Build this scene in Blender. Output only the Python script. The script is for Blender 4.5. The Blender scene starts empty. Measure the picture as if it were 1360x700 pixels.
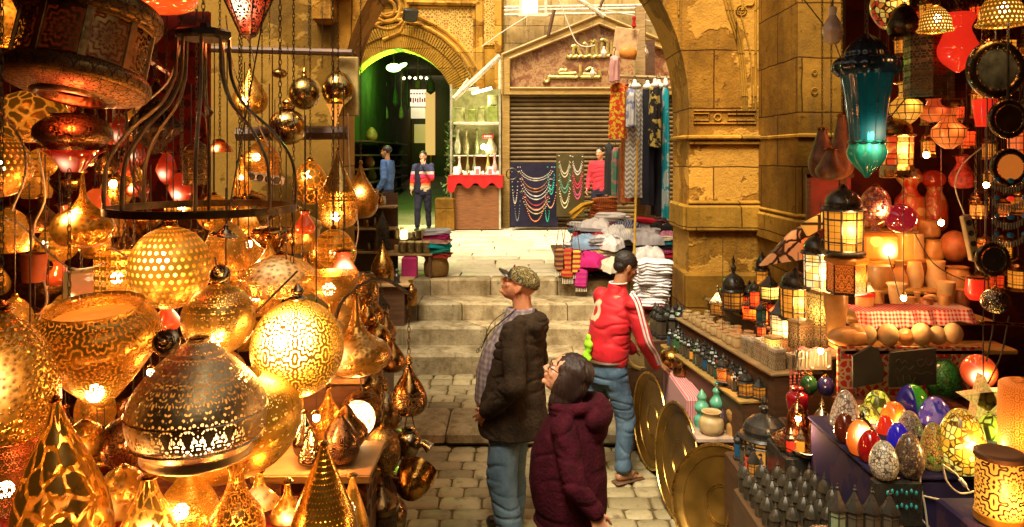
import bpy, math, random
from mathutils import Vector, Matrix, noise
from math import sin, cos, pi, sqrt, radians as R
rng = random.Random(11)
sc = bpy.context.scene; col = sc.collection
# ---------------------------------------------------------------- camera, sky, sun, exposure
EYE = 2.6
cam = bpy.data.objects.new('camera', bpy.data.cameras.new('camera')); col.objects.link(cam)
cam.location = (0, 0, EYE); cam.rotation_euler = (R(90), 0, 0)
cam.data.sensor_width = 36; cam.data.lens = 36*1000/1360; cam.data.shift_y = -145/1360
cam.data.clip_start = .05; cam.data.clip_end = 500; sc.camera = cam
w = bpy.data.worlds.new('World'); sc.world = w; w.use_nodes = True
wt = w.node_tree; bg = wt.nodes['Background']
sky = wt.nodes.new('ShaderNodeTexSky'); sky.sky_type = 'NISHITA'; sky.sun_disc = False
SUN_EL, SUN_AZ = 60, 200
sky.sun_elevation = R(SUN_EL); sky.sun_rotation = R(SUN_AZ); sky.dust_density = 6; sky.air_density = 1.0; sky.ozone_density = .3
wm = wt.nodes.new('ShaderNodeMix'); wm.data_type = 'RGBA'; wm.blend_type = 'MULTIPLY'; wm.inputs[0].default_value = 1
wm.inputs[7].default_value = (1, .80, .52, 1)
wt.links.new(sky.outputs[0], wm.inputs[6]); wt.links.new(wm.outputs[2], bg.inputs[0]); bg.inputs[1].default_value = .14
sd = bpy.data.lights.new('sun', 'SUN'); sd.energy = 3.9; sd.angle = R(24); sd.color = (1, .90, .68)
so = bpy.data.objects.new('sun', sd); col.objects.link(so)
so.rotation_euler = (R(90-SUN_EL), 0, R(180-SUN_AZ))
sc.view_settings.view_transform = 'Standard'; sc.view_settings.look = 'None'; sc.view_settings.gamma = 1
sc.view_settings.exposure = .85
sc.cycles.use_denoising = True; sc.cycles.max_bounces = 7; sc.cycles.diffuse_bounces = 3; sc.cycles.glossy_bounces = 3
sc.cycles.transmission_bounces = 3; sc.cycles.transparent_max_bounces = 12; sc.cycles.use_light_tree = True
sc.cycles.sample_clamp_indirect = 4; sc.cycles.caustics_reflective = False; sc.cycles.caustics_refractive = False
try: sc.cycles.denoiser = 'OPENIMAGEDENOISE'
except Exception: pass
# ---------------------------------------------------------------- helpers
def P(x, y, d):
    'world point seen at photo pixel x, y at d metres ahead'
    return Vector(((x-680)/1000*d, d, EYE-(y-205)/1000*d))
def T(o, label, cat, group=None):
    o['label'] = label; o['category'] = cat
    if group: o['group'] = group
    return o
def E(name, loc=(0, 0, 0), rz=0, rot=None):
    o = bpy.data.objects.new(name, None); col.objects.link(o); o.location = loc
    o.rotation_euler = rot if rot else (0, 0, rz); o.empty_display_size = .1
    return o
def crom(pts, n=6):
    out = []; p = [pts[0]]+list(pts)+[pts[-1]]
    for i in range(1, len(p)-2):
        for k in range(n):
            t = k/n; a = []
            for j in range(len(pts[0])):
                p0, p1, p2, p3 = p[i-1][j], p[i][j], p[i+1][j], p[i+2][j]
                a.append(.5*(2*p1+(p2-p0)*t+(2*p0-5*p1+4*p2-p3)*t*t+(3*p1-p0-3*p2+p3)*t**3))
            out.append(tuple(a))
    out.append(tuple(pts[-1])); return out
class MB:
    def __init__(s): s.v = []; s.f = []; s.u = []; s.r = []
    def add(s, vs, fs, us=None, rnd=None):
        b = len(s.v); s.v += [tuple(q) for q in vs]; r = rng.random() if rnd is None else rnd
        for i, q in enumerate(fs):
            s.f.append([b+k for k in q]); s.u.append(us[i] if us else [((vs[k][0]+vs[k][1])*.9, vs[k][2]*.9) for k in q]); s.r.append(r)
        return s
    def box(s, c, d, rz=0, rx=0, ry=0, bev=0, rnd=None):
        x, y, z = d[0]/2, d[1]/2, d[2]/2
        m = Matrix.Rotation(rz, 3, 'Z') @ Matrix.Rotation(rx, 3, 'X') @ Matrix.Rotation(ry, 3, 'Y')
        c = Vector(c)
        if bev <= 0:
            vs = [c+m@Vector((a*x, b*y, e*z)) for e in (-1, 1) for b in (-1, 1) for a in (-1, 1)]
            return s.add(vs, [(0, 2, 3, 1), (4, 5, 7, 6), (0, 1, 5, 4), (2, 6, 7, 3), (0, 4, 6, 2), (1, 3, 7, 5)], rnd=rnd)
        b = min(bev, x*.9, y*.9, z*.9); rings = []
        for (zz, i) in ((-z, b), (-z+b, 0), (z-b, 0), (z, b)):
            X, Y = x-i, y-i; k = b*.6
            rings.append([(-X+k, -Y, zz), (X-k, -Y, zz), (X, -Y+k, zz), (X, Y-k, zz), (X-k, Y, zz), (-X+k, Y, zz), (-X, Y-k, zz), (-X, -Y+k, zz)])
        vs = [c+m@Vector(q) for r in rings for q in r]
        fs = [tuple(range(7, -1, -1)), tuple(range(24, 32))]
        for r in range(3):
            for i in range(8): j = (i+1) % 8; fs.append((r*8+i, r*8+j, r*8+8+j, r*8+8+i))
        return s.add(vs, fs, rnd=rnd)
    def lathe(s, prof, seg=32, c=(0, 0, 0), m=None, sq=(1, 1), lobes=0, amp=0, rnd=None, closed=False):
        'prof: (r, z) bottom to top'
        c = Vector(c); vs = []; L = [0]
        rm = max(q[0] for q in prof) or 1
        for i in range(1, len(prof)): L.append(L[-1]+math.hypot(prof[i][0]-prof[i-1][0], prof[i][1]-prof[i-1][1]))
        for (r, z) in prof:
            for k in range(seg):
                a = 2*pi*k/seg; q = r*(1+(amp*cos(lobes*a) if lobes else 0))
                p = Vector((q*cos(a)*sq[0], q*sin(a)*sq[1], z)); vs.append(c+(m@p if m else p))
        fs = []; us = []; h = 2*pi*rm
        for i in range(len(prof)-1):
            for k in range(seg):
                j = (k+1) % seg
                fs.append((i*seg+k, i*seg+j, (i+1)*seg+j, (i+1)*seg+k))
                u0, u1 = k/seg, (k+1)/seg; us.append([(u0, L[i]/h), (u1, L[i]/h), (u1, L[i+1]/h), (u0, L[i+1]/h)])
        if prof[0][0] > 1e-4 and not closed: fs.append(tuple(range(seg-1, -1, -1))); us.append([(0, 0)]*seg)
        if prof[-1][0] > 1e-4 and not closed:
            b = (len(prof)-1)*seg; fs.append(tuple(range(b, b+seg))); us.append([(0, 0)]*seg)
        return s.add(vs, fs, us, rnd)
    def tube(s, pts, r, seg=8, closed=False, flat=1, rnd=None):
        pts = [Vector(p) for p in pts]; n = len(pts); vs = []; up = Vector((0, 0, 1)); pu = None
        for i, p in enumerate(pts):
            t = (pts[(i+1) % n]-pts[i-1]) if closed else (pts[min(i+1, n-1)]-pts[max(i-1, 0)])
            if t.length < 1e-9: t = Vector((0, 0, 1))
            t.normalize()
            if pu is None:
                a = up if abs(t.z) < .9 else Vector((1, 0, 0)); u = t.cross(a).normalized()
            else: u = (pu-t*pu.dot(t)); u = u.normalized() if u.length > 1e-6 else t.orthogonal().normalized()
            pu = u; w_ = t.cross(u); rr = r[i] if isinstance(r, (list, tuple)) else r
            for k in range(seg):
                a = 2*pi*k/seg; vs.append(p+u*rr*cos(a)+w_*rr*flat*sin(a))
        fs = []
        for i in range(n if closed else n-1):
            for k in range(seg):
                j = (k+1) % seg; a, b = i*seg, ((i+1) % n)*seg; fs.append((a+k, a+j, b+j, b+k))
        if not closed: fs.append(tuple(range(seg-1, -1, -1))); fs.append(tuple(range((n-1)*seg, n*seg)))
        return s.add(vs, fs, rnd=rnd)
    def ball(s, c, r, seg=16, m=None, rnd=None):
        if not isinstance(r, (tuple, list)): r = (r, r, r)
        h = max(4, seg//2); c = Vector(c)
        mm = (m if m else Matrix.Identity(3)) @ Matrix.Diagonal(Vector(r))
        pr = [(sin(pi*i/h), -cos(pi*i/h)) for i in range(h+1)]; pr[0] = (0, -1); pr[-1] = (0, 1)
        return s.lathe(pr, seg, c, mm, rnd=rnd)
    def prism(s, poly, y0, y1, rnd=None):
        'polygon in x, z extruded along y'
        n = len(poly); vs = [(x, y0, z) for x, z in poly]+[(x, y1, z) for x, z in poly]
        fs = [tuple(range(n)), tuple(range(2*n-1, n-1, -1))]+[(i, n+i, n+(i+1) % n, (i+1) % n) for i in range(n)]
        return s.add(vs, fs, rnd=rnd)
    def prismz(s, poly, z0, z1, rnd=None):
        n = len(poly); vs = [(x, y, z0) for x, y in poly]+[(x, y, z1) for x, y in poly]
        fs = [tuple(range(n-1, -1, -1)), tuple(range(n, 2*n))]+[(i, (i+1) % n, n+(i+1) % n, n+i) for i in range(n)]
        return s.add(vs, fs, rnd=rnd)
    def strip(s, a, b, rnd=None):
        'quad strip between two point rows'
        n = len(a); return s.add(list(a)+list(b), [(i, i+1, n+i+1, n+i) for i in range(n-1)], rnd=rnd)
    def mesh(s, name, mat, sharp=40):
        me = bpy.data.meshes.new(name); me.from_pydata(s.v, [], s.f)
        uv = me.uv_layers.new(name='UVMap'); flat = []
        for q in s.u:
            for a in q: flat += [a[0], a[1]]
        uv.data.foreach_set('uv', flat)
        at = me.attributes.new('rnd', 'FLOAT', 'FACE'); at.data.foreach_set('value', s.r)
        if mat: me.materials.append(mat)
        me.shade_smooth(); me.set_sharp_from_angle(angle=R(sharp)); me.update(); return me
    def build(s, name, mat, parent=None, loc=None, rot=None, sharp=40):
        o = bpy.data.objects.new(name, s.mesh(name, mat, sharp)); col.objects.link(o)
        if parent: o.parent = parent
        if loc is not None: o.location = loc
        if rot is not None: o.rotation_euler = rot
        return o
def struct(name, mb, mat, sharp=40):
    o = mb.build(name, mat, sharp=sharp); o['kind'] = 'structure'; return o
def dup(root, loc=None, rz=None, label=None, scale=None):
    r = root.copy(); col.objects.link(r)
    if loc is not None: r.location = loc
    if rz is not None: r.rotation_euler = (root.rotation_euler[0], root.rotation_euler[1], rz)
    if label: r['label'] = label
    if scale: r.scale = (scale,)*3 if not isinstance(scale, tuple) else scale
    for ch in list(root.children):
        c = ch.copy(); col.objects.link(c); c.parent = r
        for g in list(ch.children):
            q = g.copy(); col.objects.link(q); q.parent = c
    return r
# ---------------------------------------------------------------- node helper
class G:
    def __init__(s, name):
        s.m = bpy.data.materials.new(name); s.m.use_nodes = True; s.t = s.m.node_tree
        s.b = s.t.nodes['Principled BSDF']; s.o = s.t.nodes['Material Output']; s._tc = None
    def N(s, ty, **kw):
        n = s.t.nodes.new('ShaderNode'+ty)
        for k, v in kw.items(): setattr(n, k, v)
        return n
    def put(s, sock, v):
        if isinstance(v, bpy.types.NodeSocket): s.t.links.new(v, sock)
        elif v is not None:
            if hasattr(sock.default_value, '__len__') and not hasattr(v, '__len__'): v = (v, v, v)
            if hasattr(sock.default_value, '__len__') and len(sock.default_value) == 4 and len(v) == 3: v = (*v, 1)
            sock.default_value = v
    def tc(s, k='Object'):
        if not s._tc: s._tc = s.N('TexCoord')
        return s._tc.outputs[k]
    def ma(s, op, a, b=None, c=None, cl=False):
        n = s.N('Math', operation=op, use_clamp=cl)
        for i, v in enumerate((a, b, c)): s.put(n.inputs[i], v)
        return n.outputs[0]
    def vm(s, op, a, b=None):
        n = s.N('VectorMath', operation=op); s.put(n.inputs[0], a)
        if b is not None: s.put(n.inputs[3] if op == 'SCALE' else n.inputs[1], b)
        return n.outputs['Value'] if op in ('LENGTH', 'DISTANCE', 'DOT_PRODUCT') else n.outputs[0]
    def xyz(s, v):
        n = s.N('SeparateXYZ'); s.put(n.inputs[0], v); return n.outputs
    def cx(s, x, y, z=0):
        n = s.N('CombineXYZ')
        for i, v in enumerate((x, y, z)): s.put(n.inputs[i], v)
        return n.outputs[0]
    def mix(s, f, a, b, mode='MIX'):
        n = s.N('Mix', data_type='RGBA', blend_type=mode); s.put(n.inputs[0], f); s.put(n.inputs[6], a); s.put(n.inputs[7], b)
        return n.outputs[2]
    def noise(s, v, sc_=5, det=4, rough=.55, out=0, dist=0):
        n = s.N('TexNoise'); s.put(n.inputs['Vector'], v); n.inputs['Scale'].default_value = sc_
        n.inputs['Detail'].default_value = det; n.inputs['Roughness'].default_value = rough; n.inputs['Distortion'].default_value = dist
        return n.outputs[out]
    def vor(s, v, sc_=5, feat='F1', out='Distance', rnd=1):
        n = s.N('TexVoronoi', feature=feat); s.put(n.inputs['Vector'], v); s.put(n.inputs['Scale'], sc_)
        n.inputs['Randomness'].default_value = rnd; return n.outputs[out]
    def ramp(s, f, stops, mode='LINEAR'):
        n = s.N('ValToRGB'); s.put(n.inputs[0], f); cr = n.color_ramp; cr.interpolation = mode
        while len(cr.elements) < len(stops): cr.elements.new(.5)
        for e, (p, c) in zip(cr.elements, stops):
            e.position = p; e.color = (*c, 1) if hasattr(c, '__len__') else (c, c, c, 1)
        return n.outputs[0]
    def step(s, f, a, b):
        n = s.N('MapRange', interpolation_type='SMOOTHSTEP'); s.put(n.inputs[0], f)
        n.inputs[1].default_value = a; n.inputs[2].default_value = b; return n.outputs[0]
    def bump(s, h, st=.3, dist=.01):
        n = s.N('Bump'); s.put(n.inputs['Height'], h); n.inputs['Strength'].default_value = st; n.inputs['Distance'].default_value = dist
        s.t.links.new(n.outputs[0], s.b.inputs['Normal']); return n
    def attr(s, name='rnd'):
        return s.N('Attribute', attribute_name=name).outputs['Fac']
    def pr(s, color=None, rough=None, metal=None, **kw):
        if color is not None: s.put(s.b.inputs['Base Color'], color)
        if rough is not None: s.put(s.b.inputs['Roughness'], rough)
        if metal is not None: s.put(s.b.inputs['Metallic'], metal)
        for k, v in kw.items(): s.put(s.b.inputs[k.replace('_', ' ')], v)
        return s.m
def plain(name, c, rough=.6, metal=0, var=.25, sc_=12, bump=.15, bd=.004, dirt=None, **kw):
    g = G(name); co = g.tc(); n = g.noise(co, sc_, 5)
    dk = tuple(x*(1-var*1.6) for x in c); lt = tuple(min(1, x*(1+var)) for x in c)
    cc = g.ramp(n, [(.3, dk), (.7, lt)])
    if dirt: cc = g.mix(g.step(g.noise(co, sc_*.35, 6, .7), .5, .68), cc, dirt)
    g.pr(cc, g.ramp(g.noise(co, sc_*2.3, 3), [(.3, max(.03, rough-.12)), (.7, min(1, rough+.12))]), metal, **kw)
    if rough > .79: g.b.inputs['Specular IOR Level'].default_value = .15
    if bump: g.bump(g.noise(co, sc_*4, 4), bump, bd)
    return g.m
def emit(name, c, st):
    g = G(name); g.pr((.8, .8, .8), .4); g.put(g.b.inputs['Emission Color'], c); g.b.inputs['Emission Strength'].default_value = st
    return g.m
# ---------------------------------------------------------------- ornament patterns (u around, v along the profile)
def pattern(g, kind, n=12, thr=.5, uv=None):
    'mask: 1 where the metal is pierced or engraved'
    uv = uv or g.tc('UV')
    if kind not in ('grid', 'tile'): uv = g.vm('ADD', uv, g.vm('SCALE', g.noise(g.tc(), 26, 2, .5, 1), .006))
    u, v, _ = g.xyz(uv)
    if kind == 'dots':
        a = g.ma('MULTIPLY', u, n); b = g.ma('MULTIPLY', v, n)
        row = g.ma('MODULO', g.ma('FLOOR', b), 2); a = g.ma('ADD', a, g.ma('MULTIPLY', row, .5))
        fa = g.ma('SUBTRACT', g.ma('FRACT', a), .5); fb = g.ma('SUBTRACT', g.ma('FRACT', b), .5)
        d = g.ma('SQRT', g.ma('ADD', g.ma('MULTIPLY', fa, fa), g.ma('MULTIPLY', fb, fb)))
        return g.step(d, .29*thr*2+.03, .29*thr*2-.03)
    if kind == 'grid':
        a = g.ma('PINGPONG', g.ma('MULTIPLY', u, n), .5); b = g.ma('PINGPONG', g.ma('MULTIPLY', v, n), .5); return g.step(g.ma('MINIMUM', a, b), .03+.08*thr, .01+.08*thr)
    pu = g.ma('PINGPONG', g.ma('MULTIPLY', u, n), .5); 
    if kind == 'swirl':
        vec = g.cx(pu, g.ma('MULTIPLY', v, n)); nz = g.noise(vec, 2.2, 2, .5, 1)
        vec = g.vm('ADD', vec, g.vm('SCALE', nz, .55)); d = g.vor(vec, 3.1, 'DISTANCE_TO_EDGE')
        return g.step(d, .06+.14*thr, .02+.14*thr)
    if kind == 'leaf':
        vec = g.cx(g.ma('MULTIPLY', pu, 1.7), g.ma('MULTIPLY', v, n*1.25)); nz = g.noise(vec, 1.7, 1, .5, 1)
        vec = g.vm('ADD', vec, g.vm('SCALE', nz, .8)); d = g.vor(vec, 3.4, 'F1')
        return g.step(d, .36*thr*2+.03, .36*thr*2-.03)
    pv = g.ma('PINGPONG', g.ma('MULTIPLY', v, n), .5)
    if kind == 'star':
        vec = g.cx(pu, pv); d = g.vor(vec, 4.2, 'DISTANCE_TO_EDGE', rnd=.75); return g.step(d, .06+.1*thr, .1+.1*thr)
    if kind == 'rose':
        r = g.ma('SQRT', g.ma('ADD', g.ma('MULTIPLY', pu, pu), g.ma('MULTIPLY', pv, pv)))
        an = g.ma('ARCTAN2', pv, pu); p = g.ma('SINE', g.ma('ADD', g.ma('MULTIPLY', r, 38), g.ma('MULTIPLY', g.ma('SINE', g.ma('MULTIPLY', an, 12)), 1.6)))
        return g.step(p, .55-.5*thr, .75-.5*thr)
    if kind == 'tile':   # mosaic chips
        vec = g.cx(g.ma('MULTIPLY', u, n), g.ma('MULTIPLY', v, n)); d = g.vor(vec, 1, 'DISTANCE_TO_EDGE', rnd=.7); return g.step(d, .10, .05)
    if kind == 'crack':
        vec = g.cx(g.ma('MULTIPLY', u, n), g.ma('MULTIPLY', v, n)); nz = g.noise(vec, 1.1, 2, .5, 1)
        vec = g.vm('ADD', vec, g.vm('SCALE', nz, .7)); d = g.vor(vec, 1, 'DISTANCE_TO_EDGE'); return g.step(d, .12, .05)
def hammered(g, sc_=60):
    return g.vor(g.tc(), sc_, 'SMOOTH_F1')
def brass(name, c=(.60, .32, .075), rough=.28, pat=None, n=12, thr=.5, fill='dark', ham=60, hb=.25, glow=None, bulb=(0, 0, 0), rad=.12, peak=20, base=.6,
          gc=((1, .30, .015), (1, .62, .16)), trans=.4, tarn=.5, vlim=None):
    '''pierced or chased metal. fill dark: engraved; glow: perforations filled with emission in place of lamp light; alpha: open holes'''
    g = G(name); co = g.tc()
    nz = g.noise(co, 9, 5, .6); cc = g.ramp(nz, [(.35, tuple(x*(1-tarn) for x in c)), (.62, c)])
    cc = g.mix(g.step(g.noise(co, 23, 4, .6), .60, .72), cc, tuple(x*.35 for x in c))
    rr = g.ramp(g.noise(co, 30, 3), [(.3, max(.08, rough-.1)), (.75, rough+.14)])
    h = hammered(g, ham) if ham else g.noise(co, 80, 3)
    if not pat:
        g.pr(cc, rr, 1); g.bump(h, hb, .006); return g.m
    mk = pattern(g, pat, n, thr)
    if vlim:
        v = g.xyz(g.tc('UV'))[1]; lim = g.ma('MULTIPLY', g.step(v, vlim[0], vlim[0]+.008), g.step(v, vlim[1], vlim[1]-.008)); mk = g.ma('MULTIPLY', mk, lim)
    if fill == 'dark':
        g.pr(g.mix(g.ma('MULTIPLY', mk, .85), cc, (.035, .018, .008)), g.ma('ADD', rr, g.ma('MULTIPLY', mk, .4)), g.ma('SUBTRACT', 1, g.ma('MULTIPLY', mk, .7)))
        g.bump(g.ma('SUBTRACT', g.ma('MULTIPLY', h, .3), mk), .5, .004); return g.m
    g.pr(cc, rr, 1); g.bump(g.ma('SUBTRACT', g.ma('MULTIPLY', h, .3), mk), .5, .004)
    if fill == 'glow':
        q = g.ma('DIVIDE', g.vm('DISTANCE', co, bulb), rad*1.7); g2 = g.ma('EXPONENT', g.ma('MULTIPLY', g.ma('MULTIPLY', q, q), -1)); g.put(g.b.inputs['Emission Color'], (1, .34, .02)); g.put(g.b.inputs['Emission Strength'], g.ma('ADD', base*.10, g.ma('MULTIPLY', g2, min(.5, peak*.03))))  # metal between the holes emits too, an amber glow put into the shell
    out = g.N('MixShader'); g.put(out.inputs[0], mk); g.t.links.new(g.b.outputs[0], out.inputs[1])
    tr = g.N('BsdfTransparent')
    if fill == 'alpha': g.t.links.new(tr.outputs[0], out.inputs[2])
    else:
        d = g.vm('DISTANCE', co, bulb); q = g.ma('DIVIDE', d, rad); gl = g.ma('EXPONENT', g.ma('MULTIPLY', g.ma('MULTIPLY', q, q), -1))
        em = g.N('Emission'); g.put(em.inputs[0], g.mix(gl, gc[0], gc[1])); g.put(em.inputs[1], g.ma('MULTIPLY', g.ma('ADD', base, g.ma('MULTIPLY', gl, peak)), g.ma('ADD', .25, g.ma('MULTIPLY', g.noise(co, 16, 4, .65), 1.5))))
        m2 = g.N('MixShader'); m2.inputs[0].default_value = trans; g.t.links.new(em.outputs[0], m2.inputs[1]); g.t.links.new(tr.outputs[0], m2.inputs[2])
        g.t.links.new(m2.outputs[0], out.inputs[2])
    g.t.links.new(out.outputs[0], g.o.inputs[0]); return g.m
def glass(name, c, rough=.08, em=None, st=0, bulb=None, rad=.06, var=None, alpha=1):
    'coloured blown glass, lit from inside when st > 0'
    g = G(name); co = g.tc(); cc = g.ramp(g.noise(co, 14, 3), [(.3, tuple(x*.6 for x in c)), (.7, c)])
    if var: cc = g.mix(g.step(g.noise(co, var[1], 2), .48, .53), cc, var[0])
    g.pr(cc, rough, 0, Coat_Weight=.6, Coat_Roughness=.05)
    if st:
        g.put(g.b.inputs['Emission Color'], em or c)
        if bulb is not None:
            q = g.ma('DIVIDE', g.vm('DISTANCE', co, bulb), rad); gl = g.ma('EXPONENT', g.ma('MULTIPLY', g.ma('MULTIPLY', q, q), -1))
            g.put(g.b.inputs['Emission Color'], g.mix(g.ma('MULTIPLY', gl, .8), em or c, (1, .8, .45))); g.put(g.b.inputs['Emission Strength'], g.ma('ADD', st*.25, g.ma('MULTIPLY', gl, st*6)))
        else: g.b.inputs['Emission Strength'].default_value = st
    g.bump(g.noise(co, 20, 2), .05, .003)
    return g.m
def mosaic(name, cols, n=26, grout=(.10, .08, .06), st=0, em=None, pat='tile', bulb=None, rad=.07, bk=6):
    g = G(name); uv = g.tc('UV'); u, v, _ = g.xyz(uv)
    vec = g.cx(g.ma('MULTIPLY', u, n), g.ma('MULTIPLY', v, n)); cell = g.vor(vec, 1, 'F1', 'Color', .7)
    f = g.xyz(cell)[0]; k = len(cols); cc = g.ramp(f, [(i/k, c) for i, c in enumerate(cols)], 'CONSTANT')
    mk = pattern(g, pat, n); c2 = g.mix(mk, cc, grout); g.pr(c2, .3, 0, Coat_Weight=.4)
    if st:
        g.put(g.b.inputs['Emission Color'], g.mix(mk, em or cc, (0, 0, 0)) if em else g.mix(mk, cc, (0, 0, 0)))
        s = st
        if bulb is not None:
            q = g.ma('DIVIDE', g.vm('DISTANCE', g.tc(), bulb), rad); s = g.ma('ADD', st*.5, g.ma('MULTIPLY', g.ma('EXPONENT', g.ma('MULTIPLY', g.ma('MULTIPLY', q, q), -1)), st*bk))
        g.put(g.b.inputs['Emission Strength'], s)
    g.bump(mk, .4, -.003); return g.m
def stone(name, c1, c2, blocks=None, dark=(.10, .06, .02), rough=.85, bs=.35, nsc=2.2, plaster=None, streak=.5):
    g = G(name); co = g.tc(); n1 = g.noise(co, nsc, 8, .62); cc = g.ramp(n1, [(.32, c1), (.66, c2)])
    n2 = g.noise(co, nsc*4.5, 6, .7); cc = g.mix(g.step(n2, .56, .72), cc, tuple(x*.55 for x in c1))
    x, y, z = g.xyz(co); sv = g.cx(g.ma('MULTIPLY', x, 5), g.ma('MULTIPLY', y, 5), g.ma('MULTIPLY', z, .5))
    cc = g.mix(g.ma('MULTIPLY', g.step(g.noise(sv, 1.6, 5, .6), .5, .75), streak), cc, dark)
    cc = g.mix(g.ma('MULTIPLY', g.step(g.noise(co, 60, 3), .62, .7), .45), cc, dark)
    h = g.ma('ADD', n2, g.ma('MULTIPLY', g.noise(co, 45, 4), .35))
    if plaster:
        pm = g.step(g.noise(g.vm('ADD', co, (3.1, 7, 1)), 1.3, 5, .6), .50, .53); cc = g.mix(pm, cc, plaster); h = g.ma('ADD', h, g.ma('MULTIPLY', pm, .5))
    cc = g.mix(g.ma('MULTIPLY', g.step(g.noise(g.vm('ADD', co, (9, 2, 4)), 1.3, 9, .75), .50, .72), .45), cc, dark)
    if blocks:
        b = g.N('TexBrick'); bv = g.cx(g.ma('ADD', x, g.ma('MULTIPLY', y, .83)), z); g.put(b.inputs['Vector'], g.vm('ADD', bv, g.vm('SCALE', g.noise(co, 3, 2, .5, 1), .03)))
        b.inputs['Scale'].default_value = 1; b.inputs['Brick Width'].default_value = blocks[0]; b.inputs['Row Height'].default_value = blocks[1]
        b.inputs['Mortar Size'].default_value = .008; b.inputs['Mortar Smooth'].default_value = .3; b.inputs['Color1'].default_value = (.72, .72, .72, 1)
        b.inputs['Color2'].default_value = (1.1, 1.05, 1, 1); b.inputs['Mortar'].default_value = (.25, .2, .15, 1)
        cc = g.mix(1, cc, b.outputs[0], 'MULTIPLY'); h = g.ma('SUBTRACT', h, g.ma('MULTIPLY', b.outputs[1], 1.2))
    g.pr(cc, rough, Specular_IOR_Level=.12); g.bump(h, bs, .03); return g.m
def cloth(name, c, c2=None, sc_=20, rough=.9, stripes=None, kind=None, weave=400):
    g = G(name); co = g.tc(); x, y, z = g.xyz(co); base = g.ramp(g.noise(co, 6, 4), [(.3, tuple(q*.72 for q in c)), (.7, c)])
    if c2:
        if kind == 'zig':
            f = g.ma('FRACT', g.ma('MULTIPLY', g.ma('ADD', z, g.ma('MULTIPLY', g.ma('PINGPONG', g.ma('MULTIPLY', x, 1), .04), 1.2)), sc_)); mk = g.step(f, .45, .55)
        elif kind == 'stripe': mk = g.step(g.ma('FRACT', g.ma('MULTIPLY', z, sc_)), .45, .55)
        elif kind == 'vstripe': mk = g.step(g.ma('FRACT', g.ma('MULTIPLY', x, sc_)), .45, .55)
        elif kind == 'check':
            a = g.step(g.ma('FRACT', g.ma('MULTIPLY', x, sc_)), .48, .52); b = g.step(g.ma('FRACT', g.ma('MULTIPLY', z, sc_)), .48, .52); d = g.step(g.ma('FRACT', g.ma('MULTIPLY', y, sc_)), .48, .52)
            mk = g.ma('MULTIPLY', g.ma('ADD', g.ma('ADD', a, b), d), .4)
        elif kind == 'flower': mk = g.step(g.vor(co, sc_, 'F1'), .34, .30)
        else: mk = g.step(g.noise(co, sc_, 3), .5, .54)
        base = g.mix(mk, base, c2)
    if stripes: pass
    g.pr(base, rough, 0, Specular_IOR_Level=.15); g.bump(g.ma('ADD', g.noise(co, weave, 2), g.noise(co, 25, 3)), .25, .004); return g.m
def wood(name, c, sc_=1, rough=.55):
    g = G(name); co = g.tc(); x, y, z = g.xyz(co); v = g.cx(g.ma('MULTIPLY', x, 3*sc_), g.ma('MULTIPLY', y, 3*sc_), g.ma('MULTIPLY', z, 22*sc_))
    n = g.noise(v, 2, 6, .6, dist=.4); g.pr(g.ramp(n, [(.3, tuple(q*.45 for q in c)), (.68, c)]), rough); g.bump(n, .25, .004); return g.m
# shared materials
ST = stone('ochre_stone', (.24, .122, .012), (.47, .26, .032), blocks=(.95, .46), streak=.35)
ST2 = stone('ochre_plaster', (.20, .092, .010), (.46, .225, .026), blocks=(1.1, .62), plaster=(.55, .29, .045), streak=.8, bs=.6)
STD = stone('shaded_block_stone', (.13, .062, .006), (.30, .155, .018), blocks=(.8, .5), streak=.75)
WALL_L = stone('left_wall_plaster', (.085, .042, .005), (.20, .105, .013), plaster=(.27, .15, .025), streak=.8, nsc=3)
STEP = stone('step_stone', (.19, .145, .075), (.47, .39, .235), blocks=(1.3, 5), streak=.75, nsc=5, dark=(.12, .075, .02))
FLAG = stone('plaza_flag', (.50, .42, .28), (.74, .65, .47), streak=.1, nsc=3)
def stone_rnd(name, c1, c2, c3):
    g = G(name); co = g.tc(); r = g.attr(); n = g.noise(co, 9, 6, .65); cc = g.mix(r, c1, c2); cc = g.mix(g.step(n, .5, .75), cc, c3)
    cc = g.mix(g.ma('MULTIPLY', g.step(g.noise(co, 1.3, 4), .5, .7), .5), cc, tuple(q*.6 for q in c1))
    g.pr(cc, g.ramp(g.noise(co, 14, 3), [(.3, .42), (.7, .8)]), Specular_IOR_Level=.3); g.bump(g.noise(co, 30, 5), .5, .012); return g.m
COB = stone_rnd('cobble_stone', (.22, .175, .09), (.40, .33, .18), (.11, .08, .035))
PLZ = stone_rnd('plaza_stone', (.55, .47, .33), (.76, .68, .50), (.42, .33, .2))
MORT = plain('joint_earth', (.10, .07, .03), .95, sc_=30)
IRON = plain('black_iron', (.045, .04, .03), .42, .6, sc_=25)
IRON2 = brass('worn_iron_strap', (.16, .12, .07), .4, tarn=.6)
DARKM = brass('dark_bronze', (.17, .12, .06), .34, tarn=.6)
BR = brass('plain_brass', (.60, .32, .075), .24, tarn=.45)
BRS = brass('silvered_brass', (.58, .46, .28), .24, tarn=.45)
BRB = brass('brown_brass', (.42, .22, .07), .3, tarn=.55)
BRC = brass('chased_brass', (.55, .31, .08), .28, 'swirl', 9, .35, 'dark')
BRG = brass('chased_gold', (.66, .40, .10), .25, 'rose', 6, .4, 'dark')
COPPER = brass('copper', (.55, .20, .10), .25)
WOODY = wood('pale_wood', (.50, .32, .13))
WOODD = wood('dark_wood', (.13, .06, .025))
WOODG = wood('golden_wood', (.50, .31, .075))
WHITE = plain('white_plastic', (.78, .76, .70), .45, var=.06)
CREAM = plain('cream_cable', (.62, .56, .42), .5, var=.1)
BLACKP = plain('black_lacquer', (.03, .028, .022), .3)
CLRED = cloth('red_cloth', (.50, .02, .02))
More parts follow.
